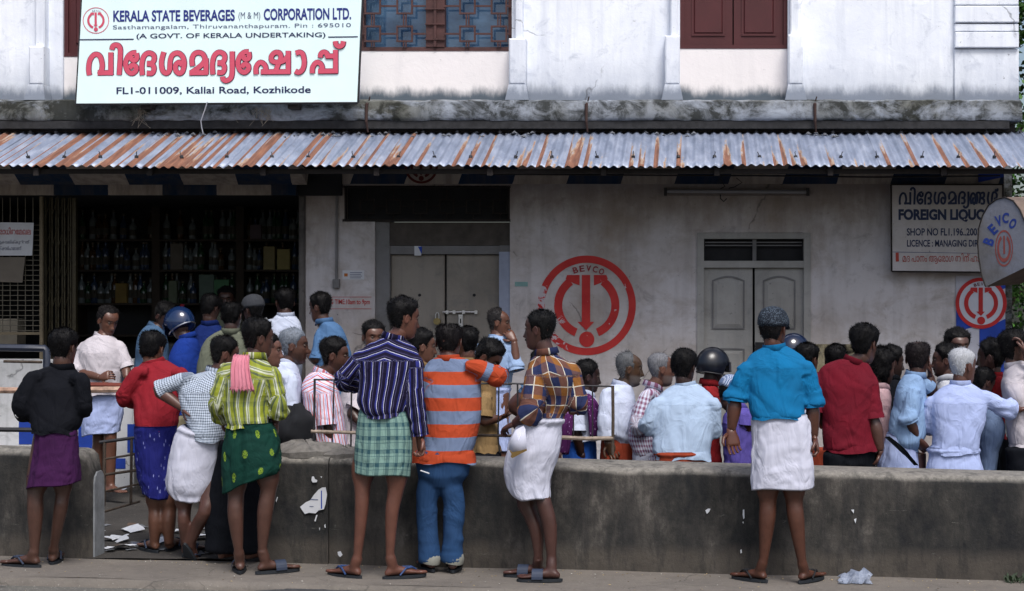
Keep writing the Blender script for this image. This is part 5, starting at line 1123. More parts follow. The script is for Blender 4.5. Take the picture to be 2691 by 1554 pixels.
def build_cap(root, M, cp):
    kind = cp['kind']; O = Vector(root['_o'])
    if kind == 'cap':
        x, y, z = HV.T; k = sstep(.022, .034, z+.12*np.clip(-y-.02, 0, .1)-.0); nrm = HV/np.array([.075, .095, .12]); nrm /= np.linalg.norm(nrm, axis=1)[:, None]
        V = HV+nrm*np.where(k > .02, -.004+(.026+.012*sstep(.08, .12, z))*k, -.012)[:, None]
        v = [tuple(Vector(q)-O) for q in xf(M, V)]; me = bpy.data.meshes.new('cap'); me.from_pydata(v, [], HF); me.materials.append(cp['mat']); me.polygons.foreach_set('use_smooth', [True]*len(HF)); o = link(me, 'cap', root); set_pat(me, V*1.0)
        if cp.get('peak', True):
            s = MB(); L = []; yb = .085; n = 12
            for i in range(n+1):
                a = math.pi*(i/n-.5); L.append((math.sin(a)*.074, yb-.01+math.cos(a)*.0, .043)); 
            t_ = [(math.sin(math.pi*(i/n-.5))*.072, yb-.03+math.cos(math.pi*(i/n-.5))*.022, .050) for i in range(n+1)]; q = [(math.sin(math.pi*(i/n-.5))*.078, yb-.02+math.cos(math.pi*(i/n-.5))*.075, .034-.012*math.cos(math.pi*(i/n-.5))) for i in range(n+1)]
            up = t_+q; dn = [(a, b, c-.004) for a, b, c in up]; m = len(t_)
            s.add([tuple(M @ Vector(p)) for p in up+dn], [(i, i+1, m+i+1, m+i) for i in range(m-1)]+[(2*m+i, 3*m+i, 3*m+i+1, 2*m+i+1) for i in range(m-1)]+[(m+i, m+i+1, 3*m+i+1, 3*m+i) for i in range(m-1)]); s.build('cap_peak', cp['mat'], root, smooth=True)
    else:  # helmet: shell, rim, visor
        s = MB(); n = 28; m = 16; rs = []
        for i in range(m+1):
            la = -.52+(math.pi/2+.52)*i/m; ring = []
            for j in range(n):
                a = j/n*2*math.pi; d = Vector((math.sin(a)*math.cos(la), math.cos(a)*math.cos(la), math.sin(la))); r = Vector((d.x*.122, d.y*.146-.004, d.z*.142+.012))
                if la < .05 and d.y > .25: r.y -= .05*(1 if la < -.1 else .3)
                ring.append(tuple(M @ r))
            rs.append(ring)
        s.rings(rs); s.build('helmet', cp['mat'], root, smooth=True)
        s = MB(); s.tube([M @ Vector((math.sin(a)*.107, math.cos(a)*.126-.004, -.058)) for a in np.linspace(.9, 2*math.pi-.9, 26)], .006*1.0, 6); s.build('helmet_rim', m_steel if cp.get('rim') else m_iron, root, smooth=True)
        s = MB(); n = 14; up = [M @ Vector((math.sin(a)*.120, math.cos(a)*.150, .052)) for a in np.linspace(-1.1, 1.1, n)]; lo = [M @ Vector((math.sin(a)*.124, math.cos(a)*.168, -.020)) for a in np.linspace(-1.1, 1.1, n)]
        up2 = [M @ Vector((math.sin(a)*.118, math.cos(a)*.147, .052)) for a in np.linspace(-1.1, 1.1, n)]; lo2 = [M @ Vector((math.sin(a)*.121, math.cos(a)*.165, -.020)) for a in np.linspace(-1.1, 1.1, n)]
        s.add(up+lo+up2+lo2, [(i, i+1, n+i+1, n+i) for i in range(n-1)]+[(2*n+i, 3*n+i, 3*n+i+1, 2*n+i+1) for i in range(n-1)]+[(i, 2*n+i, 2*n+i+1, i+1) for i in range(n-1)]+[(n+i, n+i+1, 3*n+i+1, 3*n+i) for i in range(n-1)]); s.build('visor', cp.get('vmat', cp['mat']), root, smooth=True)
        if cp.get('mark'): s = MB(); c = M @ Vector((.05, -.08, .125)); s.add([tuple(M @ Vector((.01+.05*a, -.10+.05*b, .142))) for a, b in ((0, 0), (1, .2), (1.2, .9), (.2, .8))], [(0, 1, 2, 3)]); s.build('helmet_sticker', cp['mark'], root)
def hand_geo(mb, wrist, direc, palmn, thumb_side, scale=1.0, curl=.5):
    """palm + four unequal fingers + thumb; direc along the hand, palmn out of the palm"""
    y = direc.normalized(); zz = (palmn-y*palmn.dot(y)).normalized(); x = y.cross(zz).normalized()*thumb_side; S_ = scale
    def P(a, b, c): return wrist+(x*a+y*b+zz*c)*S_
    rings = []
    for b, w, t, c in ((-.015, .026, .020, 0), (.015, .030, .018, 0), (.045, .040, .016, .001), (.075, .043, .014, .002), (.092, .040, .011, .003)):
        rings.append([P(math.cos(a)*w, b, c+math.sin(a)*t) for a in np.linspace(0, 2*math.pi, 13)[:-1]])
    mb.rings(rings)
    for k, (a, L, r) in enumerate(((.030, .074, .0088), (.010, .082, .0090), (-.011, .076, .0086), (-.031, .060, .0078))):
        p = Vector((a, .086, .003)); ang = .12; pts = [p.copy()]; rr = [r]; spread = (a*1.2)
        for q, fr in enumerate((.42, .32, .26)):
            ang += curl*(.75+.35*q)*(1+.12*k); d = Vector((spread, math.cos(ang), math.sin(ang))).normalized(); p = p+d*L*fr; pts.append(p.copy()); rr.append(r*(.95-.13*q))
        mb.tube([P(*q) for q in pts], [q*S_ for q in rr], 7)
    p0 = Vector((.028, .018, .004)); pts = [p0, p0+Vector((.026, .022, .010)), p0+Vector((.036, .048, .018+.014*curl)), p0+Vector((.034, .068, .026+.02*curl))]; mb.tube([P(*q) for q in pts], [.012*S_, .0115*S_, .0098*S_, .0075*S_], 7)
def rowsP(*blocks):
    """blocks (zoom, [(y, xl, xr),...]) -> photo px rows"""
    out = []
    for (zx, zy, s), rows in blocks:
        for r in rows: out.append((zy+r[0]/s, zx+r[1]/s, zx+r[2]/s)+tuple(r[3:]))
    return out
ZA_, ZB_, ZC_, ZD_, ZE_ = (0, 760, 3.603), (0, 1100, 3.207), (360, 780, 3.467), (840, 780, 3.467), (1240, 780, 3.467)
ZF_, ZG_, ZH_, ZI_, ZK_ = (1640, 800, 3.236), (2111, 820, 3.386), (700, 1100, 3.207), (1200, 1100, 3.207), (1800, 1100, 3.207)
def pt(z, x, y, *rest): return (z[0]+x/z[2], z[1]+y/z[2])+rest
BIG = .0105
def person(label, Y, head, torso, skin_tone='#5a3a2b', yaw=0, shirt=None, arms=(), lungi=None, pants=None, legs=None, hair=None, cap=None, lean=0.0, depth=None, vox=BIG, group=None,
           collar=True, moustache=None, beard=0, zfloor=None, yoke=True, hem_flare=0.0, seed=None, sandals=None, wr=1.0, scarf=None, undershirt=False, shirt_name='shirt', face_extra=None):
    sd = seed if seed is not None else int(head['at'][0]*7+Y*100) & 0xffff; rng = np.random.default_rng(sd & 0x7fffffff); ph = (sd*13 % 97)/9.7
    hx, hy = head['at']; hyaw = head.get('yaw', yaw); hsc = head.get('s', 1.0)*.955; hdY = head.get('dy', lean)
    hc = W(hx, hy, Y+hdY); trows = torso; top = trows[0]; bot = trows[-1]
    cx = WX((bot[1]+bot[2])/2, Y)
    if zfloor is None: zfloor = pave_z(cx) if Y < -4.2 else (yard_z(cx) if Y < -1.45 else -.006)
    group = group or ('men standing on the pavement in front of the low wall' if Y < -3.9 else 'men waiting in the queue behind the low wall' if Y < -2.2 else 'men crowding at the shop counter and doors'); root = empty('person', (cx, Y, zfloor), label, 'person', group); sk = skin(skin_tone, (hair or {}).get('col', '#0d0b0b') if not beard else '#6d6a68' if beard == 2 else '#0d0b0b')
    yr = abs(math.sin(R(yaw)))
    # torso rings
    tr_ = interp([(r[0], r[1], r[2], r[3] if len(r) > 3 else 0) for r in trows], 3); y0, y1 = trows[0][0], trows[-1][0]; tor = []
    for i, (py, xl, xr, ddy) in enumerate(tr_):
        t_ = (py-y0)/(y1-y0); yy = Y+lean*(1-t_)+ddy; c = W((xl+xr)/2, py, yy); rx = (xr-xl)/2*(yy-CAM_Y)/F_PX
        base = .118+.05*yr if depth is None else depth; ry = min(base*(.62+.38*min(1, t_*3.2)), max(rx*(.95 if yr < .5 else 1.3), .05)); tor.append((c, max(rx, .03), ry))
    def ell(c, rx, ry, n=26, e=2.3): return [(c.x+rx*abs(math.cos(a))**(2/e)*np.sign(math.cos(a)), c.y+ry*abs(math.sin(a))**(2/e)*np.sign(math.sin(a)), c.z) for a in np.linspace(0, 2*math.pi, n+1)[:-1]]
    smb = MB(); smb.rings([ell(*q) for q in tor]); sleeve_segs = []
    neck0 = tor[0][0]; body = MB()
    # body core (one continuous figure under the clothes)
    hips = tor[-1][0]; body.rings([ell(q[0], q[1]*.72, q[2]*.72, 16) for q in tor[1::2]])
    nb = neck0+Vector((0, 0, -.05)); hb = hc+Vector((math.sin(R(hyaw))*-.018, math.cos(R(hyaw))*-.018, -.075*hsc)); body.tube([nb, nb.lerp(hb, .5), hb, hb+Vector((0, 0, .04))], [.066, .058, .056, .05], 12)
    hands = MB()
    for A in arms:
        nd = [(W(q[0], q[1], Y+(q[2] if len(q) > 2 else 0))) for q in A['p']]; rs = A.get('r', (.078, .066, .055))[:]; e = A.get('sleeve', 1.0)
        sR = A.get('skin_r', (.050, .041, .027)); sh_, el, wr_ = nd[0], nd[1], nd[2]
        k1 = .66 if e >= .7 else 1; k2_ = .72 if e > .95 else 1; k3 = .75 if e > 1.5 else 1; limb(body, [(sh_, sR[0]*.7*k1), (sh_.lerp(el, .5), sR[0]*k1), (el, sR[1]*k2_), (el.lerp(wr_, .35), sR[1]*1.02*k3), (wr_, sR[2])], 3, 12)
        # sleeve
        if e > 0:
            inw = Vector((tor[3][0].x, sh_.y, sh_.z+.005)); inw = sh_+(inw-sh_).normalized()*.07 if (inw-sh_).length > .01 else sh_
            pts = [(inw, rs[0]*.5), (sh_, rs[0]*.74), (sh_.lerp(el, .4), (rs[0]+rs[1])/2*.93), (sh_.lerp(el, min(e, 1)), rs[1]*(1.05 if e <= 1 else 1))]
            if e > 1: pts += [(el.lerp(wr_, (e-1)*.5), (rs[1]+rs[2])/2), (el.lerp(wr_, e-1), rs[2]*1.12)]
            limb(smb, pts, 3, 14); sleeve_segs.append((sh_, sh_.lerp(el, min(e, 1)), rs[0], rs[1], 0.0))
            if e > 1: sleeve_segs.append((el, el.lerp(wr_, e-1), rs[1], rs[2], (el-sh_).length))
            if A.get('cuff'):
                q = pts[-1][0]; d = (pts[-1][0]-pts[-2][0]).normalized(); limb(smb, [(q-d*.045, pts[-1][1]*1.10), (q-d*.02, pts[-1][1]*1.20), (q, pts[-1][1]*1.18)], 2, 14)
        if len(nd) > 3:
            d = nd[3]-wr_; pn = Vector(A.get('palm', (0, -1, 0))); hand_geo(hands, wr_, d, pn, A.get('side', 1), A.get('hs', 1.0), A.get('curl', .45))
    # legs
    feet = []
    if legs is None:
        zz = zfloor; dx = .09*math.cos(R(yaw)); dyy = .09*abs(math.sin(R(yaw))); f = Vector((math.sin(R(yaw)), math.cos(R(yaw)), 0)); L3 = []
        for sg in (-1, 1):
            dyy = .05*abs(math.sin(R(yaw))) if lungi else dyy; k6 = .062 if lungi else .082; h_ = Vector((hips.x+sg*dx, Y+sg*dyy, hips.z-.02)); a = Vector((hips.x+sg*dx*1.1, Y+sg*dyy, zz+.09)); L3.append(dict(n=[(h_, k6), (h_.lerp(a, .25), k6*.9), (h_.lerp(a, .5), .054), (h_.lerp(a, .66), .055), (a, .034)], heel=a-f*.05, dir=f))
    else:
        L3 = []
        for lg in legs:
            nodes = [(W(q[0], q[1], Y+(q[2] if len(q) > 2 else 0)), r) for q, r in zip(lg['p'], lg.get('r', (.070, .050, .051, .030)))]
            top_ = nodes[0][0]; hh = Vector((top_.x*.6+hips.x*.4, Y, max(hips.z-.02, top_.z+.05))); nodes = [(hh, .065)]+nodes
            hl = W(lg['heel'][0], lg['heel'][1], Y+(lg['heel'][2] if len(lg['heel']) > 2 else 0)); gz = (pave_z(hl.x) if hl.y < -4.2 else yard_z(hl.x) if hl.y < -1.45 else 0)
            if not lg.get('raised'): hl.z = gz+.022
            tx = (lg['toe'][0]-lg['heel'][0])*(hl.y-CAM_Y)/F_PX; Lf = .245; ty = math.sqrt(max(.0, Lf*Lf-tx*tx))*lg.get('away', 1); d = Vector((tx, ty, 0))
            if d.length > .3: d = d.normalized()*Lf
            if lg.get('raised'): d = (d.normalized()*.12+Vector((0, 0, -.20))).normalized()
            L3.append(dict(n=nodes, heel=hl, dir=d.normalized(), raised=lg.get('raised'), gz=gz))
    for lg in L3:
        if len(lg['n']) >= 4: lg['n'] = [(p_-lg['dir']*(.014 if i_ == len(lg['n'])-2 else 0), r_) for i_, (p_, r_) in enumerate(lg['n'])]
        nn = lg['n']; ank = nn[-1][0]; limb(body, [(a_, r_*.72) for a_, r_ in nn[:-1]]+[(nn[-1][0], nn[-1][1]*.85)] if pants else nn, 3, 12); f = lg['dir']; s_ = Vector((0, 0, 1)).cross(f).normalized(); h = lg['heel']; upv = f.cross(s_)*-1 if lg.get('raised') else Vector((0, 0, 1)); upv = s_.cross(f)*-1 if s_.cross(f).z < 0 else s_.cross(f)
        gz = h.z-.0
        # ankle to instep, then foot
        rr = []
        for a_, w, ht in ((-.012, .018, .030), (.010, .031, .052), (.05, .031, .066), (.10, .034, .056), (.15, .042, .038), (.195, .046, .026), (.228, .041, .020), (.250, .026, .014)):
            c = h+f*a_; rr.append([c+s_*math.cos(q)*w+upv*(ht/2+math.sin(q)*ht/2) for q in np.linspace(0, 2*math.pi, 13)[:-1]])
        for ti, (ta, tw, tl, tr2) in enumerate(((.222, -.028, .034, .0105), (.226, -.011, .034, .0082), (.222, .004, .031, .0076), (.214, .018, .028, .0072), (.204, .031, .025, .0072))):
            sg2 = 1 if (lg is L3[0]) else -1; q0 = h+f*ta+s_*(-tw*sg2)+upv*.012; hands.tube([q0-f*.03, q0, q0+f*tl*.7, q0+f*tl-upv*.004], [tr2, tr2*1.05, tr2, tr2*.6], 6)
        body.rings(rr); c0 = h+f*.045+upv*.035; body.tube([ank, ank.lerp(c0, .5), c0], [.034, .036, .030], 10); feet.append((h, f, s_, upv))
    me = remesh(body, vox*1.05, 5); co, nr = vget(me)
    bm_v = [tuple(v) for v in co]; faces = [tuple(p.vertices) for p in me.polygons]; bpy.data.meshes.remove(me)
    pat = [(0, 0, 0)]*len(bm_v)
    M = head_parts(None, root, hc, hyaw, head.get('pitch', 5), head.get('roll', 0), hsc, None)
    stub = np.zeros(len(HV)); 
    if beard: stub = .75*sstep(-.028, -.05, HV[:, 2])*_fr**.3*(HV[:, 1] > -.005)*(.6+.4*n3(HV[:, 0]*200, HV[:, 1]*200, HV[:, 2]*200))
    b0 = len(bm_v); hv = HVF.copy(); bm_v += [tuple(q) for q in xf(M, hv)]; faces += [tuple(i+b0 for i in f) for f in HF]; pat += [(max(a, s_), 0, l) for a, s_, l in zip(BROW, stub, LIPS)]
    for sg in (-1, 1):
        ev, ef = ear_geo(sg); b0 = len(bm_v); bm_v += [tuple(q) for q in xf(M, ev)]; faces += [tuple(i+b0 for i in f) for f in ef]; pat += [(0, .15, .1)]*len(ev)
    b0 = len(bm_v); bm_v += [tuple(q) for q in hands.v]; faces += [tuple(i+b0 for i in f) for f in hands.f]; pat += [(0, .35, 0)]*len(hands.v)
    me = bpy.data.meshes.new('body'); me.from_pydata(bm_v, [], faces); me.update(); finish(me, 'body', sk, root, pat)
    for sg in (-1, 1):
        for nm, mt, c, r in (('eye', m_eye, (sg*.031, .0720, .0175), .0125), ('iris', m_iris, (sg*.0315, .0800, .0170), .0072)):
            s = MB(); rs = []
            for i in range(7):
                la = -math.pi/2+math.pi*i/6; rs.append([tuple(M @ Vector((c[0]+math.cos(a)*math.cos(la)*r, c[1]+math.sin(a)*math.cos(la)*r, c[2]+math.sin(la)*r*.62))) for a in np.linspace(0, 2*math.pi, 9)[:-1]])
            s.rings(rs); e_o = s.build(nm, mt, root, smooth=True)
            if nm == 'iris': e_o.parent = last_eye
            else: last_eye = e_o
    if moustache:
        s = MB(); n = 9; s.tube([M @ Vector((math.sin(a)*.034, .094-.012*abs(math.sin(a))**2-(.0 if abs(a) > .1 else -.002), -.051-.006*abs(math.sin(a)))) for a in np.linspace(-1.1, 1.1, n)], [.0025, .0055, .0068, .0065, .0055, .0065, .0068, .0055, .0025], 6); s.build('moustache', hairmat(moustache), root, smooth=True)
    if hair: build_hair(root, M, hair, rng)
    if cap: build_cap(root, M, cap)
    # ---- shirt
    me = remesh(smb, vox, 3); co, nr = vget(me); C = np.array([[q[0].x, q[0].y, q[0].z] for q in tor]); RX = np.array([q[1] for q in tor]); RY = np.array([q[2] for q in tor])
    zs = C[::-1, 2]; cxx = np.interp(co[:, 2], zs, C[::-1, 0]); cyy = np.interp(co[:, 2], zs, C[::-1, 1]); rxx = np.interp(co[:, 2], zs, RX[::-1]); ryy = np.interp(co[:, 2], zs, RY[::-1])
    dt = np.hypot((co[:, 0]-cxx)/rxx, (co[:, 1]-cyy)/ryy); best = dt*1.0; th = np.arctan2((co[:, 0]-cxx)/rxx, -(co[:, 1]-cyy)/ryy)
    sxf = np.where(np.abs(th) < 1.57, np.sin(np.clip(th, -1.57, 1.57))*.5+th*.35, th*.667); u = sxf*.19*1.15; v = co[:, 2].copy(); isarm = np.zeros(len(co), bool); sl_t = np.zeros(len(co)); ztop = C[0, 2]; zbot = C[-1, 2]
    zn = (ztop-co[:, 2])
    if yoke:
        yk = (zn < .155+.0*np.abs(co[:, 0]-cxx)) & (co[:, 1] < cyy+.06); u2, v2 = u.copy(), v.copy(); u = np.where(yk, v2*1.0+.35*np.abs(u2), u); v = np.where(yk, u2, v)
    for (a, b, r0, r1, off) in sleeve_segs:
        a_, b_ = np.array(a), np.array(b); d = b_-a_; L = np.linalg.norm(d); d = d/L; rel = co-a_; t_ = np.clip(rel@d/L, 0, 1); q = rel-np.outer(t_*L, d); dist = np.linalg.norm(q, axis=1)/(r0+(r1-r0)*t_); sel = (dist < best*.97) & ((t_ > .18) | (off > 0)) | ((dist < 1.35) & (dt > 1.3))
        up = np.array([0, -1, 0.])-d*(-d[1]); up /= np.linalg.norm(up); sd_ = np.cross(d, up); an = np.arctan2(q@sd_, q@up)
        u = np.where(sel, an*.065, u); v = np.where(sel, off+t_*L, v); isarm |= sel; sl_t = np.where(sel, off+t_*L, sl_t); best = np.where(sel, dist, best)
    pat = np.stack([u, v, isarm*1.0], 1)
    w = n3(co[:, 0]*5+ph, co[:, 2]*5, ph); sgn = np.sign(co[:, 0]-cxx); a1 = (co[:, 0]-cxx)*5.2+sgn*(zn)*2.6+w*1.5
    vl = lambda q: np.abs(2*q-1)**.75
    cr1 = vl(n3((co[:, 0]-cxx)*8+sgn*zn*5+w*2.2+ph, co[:, 2]*4-sgn*(co[:, 0]-cxx)*3, co[:, 1]*4+ph)); cr2 = vl(n3((co[:, 0]-cxx)*7-zn*7+w*2+ph, co[:, 2]*7+(co[:, 0]-cxx)*4+5, co[:, 1]*5))
    fold = ridge(n3(a1+ph, co[:, 2]*2.2+w, co[:, 1]*2)); f2 = ridge(n3(co[:, 0]*4+ph*2+w, (co[:, 2]+.5*np.abs(co[:, 0]-cxx))*12, co[:, 1]*3)); low = sstep(.55, 1.0, zn/(ztop-zbot)); mid = sstep(.1, .4, zn/(ztop-zbot))
    dsp = (fold*.012*(.35+.65*mid)+f2*.010*low+(cr1-.5)*.009*(.3+.7*mid)+(cr2-.5)*.006)*wr
    ar = ridge(n3(sl_t*11+pat[:, 0]*8+ph, pat[:, 0]*11+1.5*w, ph)); ar2 = vl(n3(sl_t*15+pat[:, 0]*16+ph, pat[:, 0]*14-sl_t*6+w, ph)); dsp = np.where(isarm, (ar*.012+(ar2-.5)*.010)*wr*(.55+.7*sstep(.1, .28, sl_t)), dsp); dsp += (n3(co[:, 0]*26, co[:, 1]*26, co[:, 2]*26)-.5)*.003
    # collapse between arm and torso is left to the voxels; hem slightly uneven
    co = co+nr*(dsp-.009)[:, None]
    if hem_flare: co[:, 2] += np.where(~isarm & (zn > (ztop-zbot)-.05), (n3(co[:, 0]*9+ph, co[:, 1]*9)-.5)*hem_flare, 0)
    V2 = [tuple(v) for v in co]; F2 = [tuple(p.vertices) for p in me.polygons]; P2 = [tuple(p) for p in pat]; bpy.data.meshes.remove(me)
    def addrows(rings, pats, closed=True):
        b0 = len(V2); n_ = len(rings[0])
        for r__, p__ in zip(rings, pats): V2.extend([tuple(map(float, q)) for q in r__]); P2.extend([tuple(map(float, q)) for q in p__])
        F2.extend([(b0+i*n_+j, b0+i*n_+(j+1) % n_, b0+(i+1)*n_+(j+1) % n_, b0+(i+1)*n_+j) for i in range(len(rings)-1) for j in range(n_)])
    cH, rxH, ryH = tor[-1]; aa_ = np.linspace(0, 2*math.pi, 73)[:-1]; RR_ = []; PP_ = []
    for k_, (zo, ex) in enumerate(((.045, -.006), (.02, .003), (0, .006), (-.014, .008))):
        wv = (n3(np.cos(aa_)*4+ph, np.sin(aa_)*4, k_*.2)-.5)*.020*(k_/3+.3); e_ = 2/2.3; cs, sn = np.cos(aa_), np.sin(aa_)
        X_ = cH.x+rxH*np.abs(cs)**e_*np.sign(cs)+(ex+wv)*cs; Y_ = cH.y+ryH*np.abs(sn)**e_*np.sign(sn)+(ex+wv)*sn; Z_ = cH.z+zo+(n3(np.cos(aa_)*2.2+ph, np.sin(aa_)*2.2, 3)-.5)*.03*(k_ > 0)
        th_ = np.arctan2(X_-cH.x, -(Y_-cH.y)*rxH/ryH); RR_.append(np.stack([X_, Y_, Z_], 1)); PP_.append(np.stack([np.where(np.abs(th_) < 1.57, np.sin(np.clip(th_, -1.57, 1.57))*.5+th_*.35, th_*.667)*.2185, Z_, 0*Z_], 1))
    addrows(RR_, PP_)
    last = {}
    for sg_ in sleeve_segs: last[tuple(sg_[0]) if sg_[4] == 0 else 'x'] = sg_
    for gi, (a, b, r0, r1, off) in enumerate(sleeve_segs):
        if gi+1 < len(sleeve_segs) and sleeve_segs[gi+1][4] > 0: continue
        d = (b-a).normalized(); up = (Vector((0, -1, 0))-d*(-d.y)).normalized(); sdv_ = d.cross(up); L_ = (b-a).length; rE = r1*1.04 if off == 0 else r1*1.10; RR_ = []; PP_ = []
        an_ = np.linspace(-math.pi, math.pi, 25)[:-1]
        for zo, ex in ((-.03, -.004), (-.008, .002), (.014, .004)):
            c_ = b+d*zo; wv = (n3(np.cos(an_)*2+ph+gi, np.sin(an_)*2, 0)-.5)*.012; RR_.append([c_+(up*math.cos(q)+sdv_*math.sin(q))*(rE+ex+w_) for q, w_ in zip(an_, wv)]); PP_.append([(q*.065, off+L_+zo, 1) for q in an_])
        addrows(RR_, PP_)
    me = bpy.data.meshes.new('shirt'); me.from_pydata(V2, [], F2); me.update(); smat = shirt; finish(me, shirt_name, smat, root, P2)
    if collar:
        f = Vector((math.sin(R(yaw)), math.cos(R(yaw)), 0)); s = MB(); n = 22; ca = nb.lerp(hb, .25)+Vector((0, 0, .012)); A_ = []; B_ = []; Cc = []; opening = .45
        ax_ = ((hb-nb).normalized()+Vector((0, 0, 1.6))).normalized(); sdv = ax_.cross(f).normalized(); fv = sdv.cross(ax_).normalized()*(1 if sdv.cross(ax_).dot(f) > 0 else -1)
        for i in range(n+1):
            a = opening+(2*math.pi-2*opening)*i/n; ca_, sa_ = math.cos(a), math.sin(a); fr = max(0, ca_)
            rad = lambda k: ca+fv*(ca_*.066*k-.004)+sdv*(sa_*.066*k)
            A_.append(rad(1.03)-ax_*(.004+.018*fr)); B_.append(rad(1.10)+ax_*(.030-.030*fr)); Cc.append(rad(1.22+.05*fr)-ax_*(.010+.022*fr))
        A2 = [p*1.0 for p in A_]; s.rings([A_, B_, Cc], False, closed=False); o = s.build('collar', smat, root, smooth=True)
        md = o.modifiers.new('s', 'SOLIDIFY'); md.thickness = .004; k_ = len(s.v); set_pat(o.data, [((i % (n+1))*.012 if yoke else 0, (i//(n+1))*.02+(0 if yoke else ztop), 0) for i in range(k_)])
    # ---- lungi / mundu
    if lungi:
        L = lungi; rows = L['rows']; rr_ = interp([(r[0], r[1], r[2], r[3] if len(r) > 3 else 0) for r in rows], 4); nu = 96; nv = 44; z0p, z1p = rows[0][0], rows[-1][0]
        py = np.array([r[0] for r in rr_]); XL_ = np.array([r[1] for r in rr_]); XR_ = np.array([r[2] for r in rr_]); DDY = np.array([r[3] for r in rr_])
        th = np.linspace(0, 2*math.pi, nu+1)[:-1]; V = []; PT = []; slant = L.get('slant', 0); amp = L.get('amp', 1.0); fl = L.get('flap', 2.2); dep = L.get('depth', .72)
        per = None
        for i in range(nv+3):
            inner = i > nv; t_ = min(i, nv)/nv
            if inner: t_ = 1-(i-nv)*.04
            p_ = z0p+(z1p-z0p)*t_; xl, xr, ddy = np.interp(p_, py, XL_), np.interp(p_, py, XR_), np.interp(p_, py, DDY); c = W((xl+xr)/2, p_, Y+ddy); rx = (xr-xl)/2*(Y+ddy-CAM_Y)/F_PX; ry = min(max(rx*dep, .105), .17)
            tt = np.full(nu, t_); fo = (n3(th*1.9*3+ph, tt*1.6, ph)-.5)*.030*t_+.004*np.sin(th*9+ph+tt*2.5)*t_
            fo = n3(np.cos(th)*2.3+ph+tt*.8, np.sin(th)*2.3, tt*1.3+ph); fo = (ridge(fo)-.3)*.016*(.25+.75*t_)
            dg_ = ridge(n3((np.sin(th)*1.7+tt*2.2)+ph, tt*3.6-np.sin(th)*1.8+np.cos(th)*.8, np.cos(th)*1.2))*.014*(.35+.65*(1-abs(2*t_-1.1)))
            cr_ = (np.abs(2*n3(np.sin(th)*3.1+tt*4.5+ph*2, tt*7-np.sin(th)*3.0+np.cos(th), np.cos(th)*2.6+tt*2)-1)**.75-.5)*.011*(.4+.6*t_)
            ws = ridge(n3(np.cos(th)*2+ph, np.sin(th)*2, tt*20+np.cos(th)*2))*.010*sstep(.32, .0, tt)
            flp = .013*sstep(0, .14, (th-fl) % (2*math.pi))*(1-sstep(1.6, 4.2, (th-fl) % (2*math.pi)))
            d = (fo+dg_*.7+ws*.8+flp+cr_*.7)*amp-.008-(.007 if inner else 0)
            if L.get('roll') and t_ < .08: d += .016*math.sin(math.pi*t_/.08)
            e = 2/2.2; cs, sn = np.cos(th), np.sin(th); X = c.x+(rx*np.abs(cs)**e+d)*np.sign(cs)*1.0; Yy = c.y+(ry*np.abs(sn)**e+d)*np.sign(sn)
            X = c.x+(rx*np.abs(cs)**e)*np.sign(cs)+d*cs; Yy = c.y+(ry*np.abs(sn)**e)*np.sign(sn)+d*sn
            topS = L.get('top_slant', 0)*(1-t_); Z = c.z+cs*(slant*t_**2+topS)+.006*np.sin(th*3+ph)*t_
            if L.get('hemwave'): Z = Z+L['hemwave']*t_**3*(n3(np.cos(th)*2+ph, np.sin(th)*2, 0)-.5)
            V += list(zip(X, Yy, Z)); PT += list(zip((th-math.pi*1.5)*.19, 0*th+(1-t_)*(rows[-1][0]-rows[0][0])/F_PX*(Y-CAM_Y), 0*th))
        nr_ = nv+3; F = [(i*nu+j, i*nu+(j+1) % nu, (i+1)*nu+(j+1) % nu, (i+1)*nu+j) for i in range(nr_-1) for j in range(nu)]; F.append(tuple(range(nu)))
        me = bpy.data.meshes.new('lungi'); me.from_pydata([tuple(map(float, v)) for v in V], [], F); me.update(); finish(me, L.get('name', 'lungi'), L['mat'], root, PT)
    if pants:
        pm = MB(); pr = pants.get('r', (.100, .082, .074, .078)); pm.rings([ell(hips+Vector((0, 0, .06)), tor[-1][1]*.86, tor[-1][2]*.86), ell(hips, tor[-1][1]*.88, tor[-1][2]*.92), ell(hips-Vector((0, 0, .10)), tor[-1][1]*.80, tor[-1][2]*.9), ell(hips-Vector((0, 0, .17)), tor[-1][1]*.5, tor[-1][2]*.6)])
        for lg in L3:
            nn = [q[0] for q in lg['n']]; a = nn[-1]+Vector((0, 0, .0)); kn_ = nn[len(nn)//2]; st_ = Vector(((nn[0].x+a.x)/2*.3+nn[0].x*.7, nn[0].y, nn[0].z)); limb(pm, [(st_, pr[0]), (nn[0].lerp(kn_, .5), (pr[0]+pr[1])/2), (kn_, pr[1]), (kn_.lerp(a, .5), pr[2]), (a+Vector((0, 0, -.01)), pr[3])], 4, 16)
            if pants.get('cuff'): cu_ = MB(); limb(cu_, [(a+Vector((0, 0, .030)), pr[3]*1.03), (a+Vector((.004, -.002, .008)), pr[3]*1.10), (a+Vector((0, 0, -.014)), pr[3]*1.05)], 2, 18); cu_.build('rolled_cuff', plain('denim_inside', '#8b8c84', .9), root, smooth=True)
        me = remesh(pm, vox*1.1, 4); co, nr = vget(me); t_ = (hips.z-co[:, 2]); w = n3(co[:, 0]*6+ph, co[:, 2]*6, ph); dsp = ridge(n3(co[:, 0]*7+w, co[:, 2]*9+5*co[:, 0]+ph, co[:, 1]*5))*.010+ridge(n3(co[:, 0]*5, co[:, 2]*26, co[:, 1]*5+ph))*.008*sstep(.35, .75, t_); co = co+nr*(dsp-.004)[:, None]; vset(me, co)
        finish(me, 'trousers', pants['mat'], root, np.stack([co[:, 0], co[:, 2], co[:, 1]], 1))
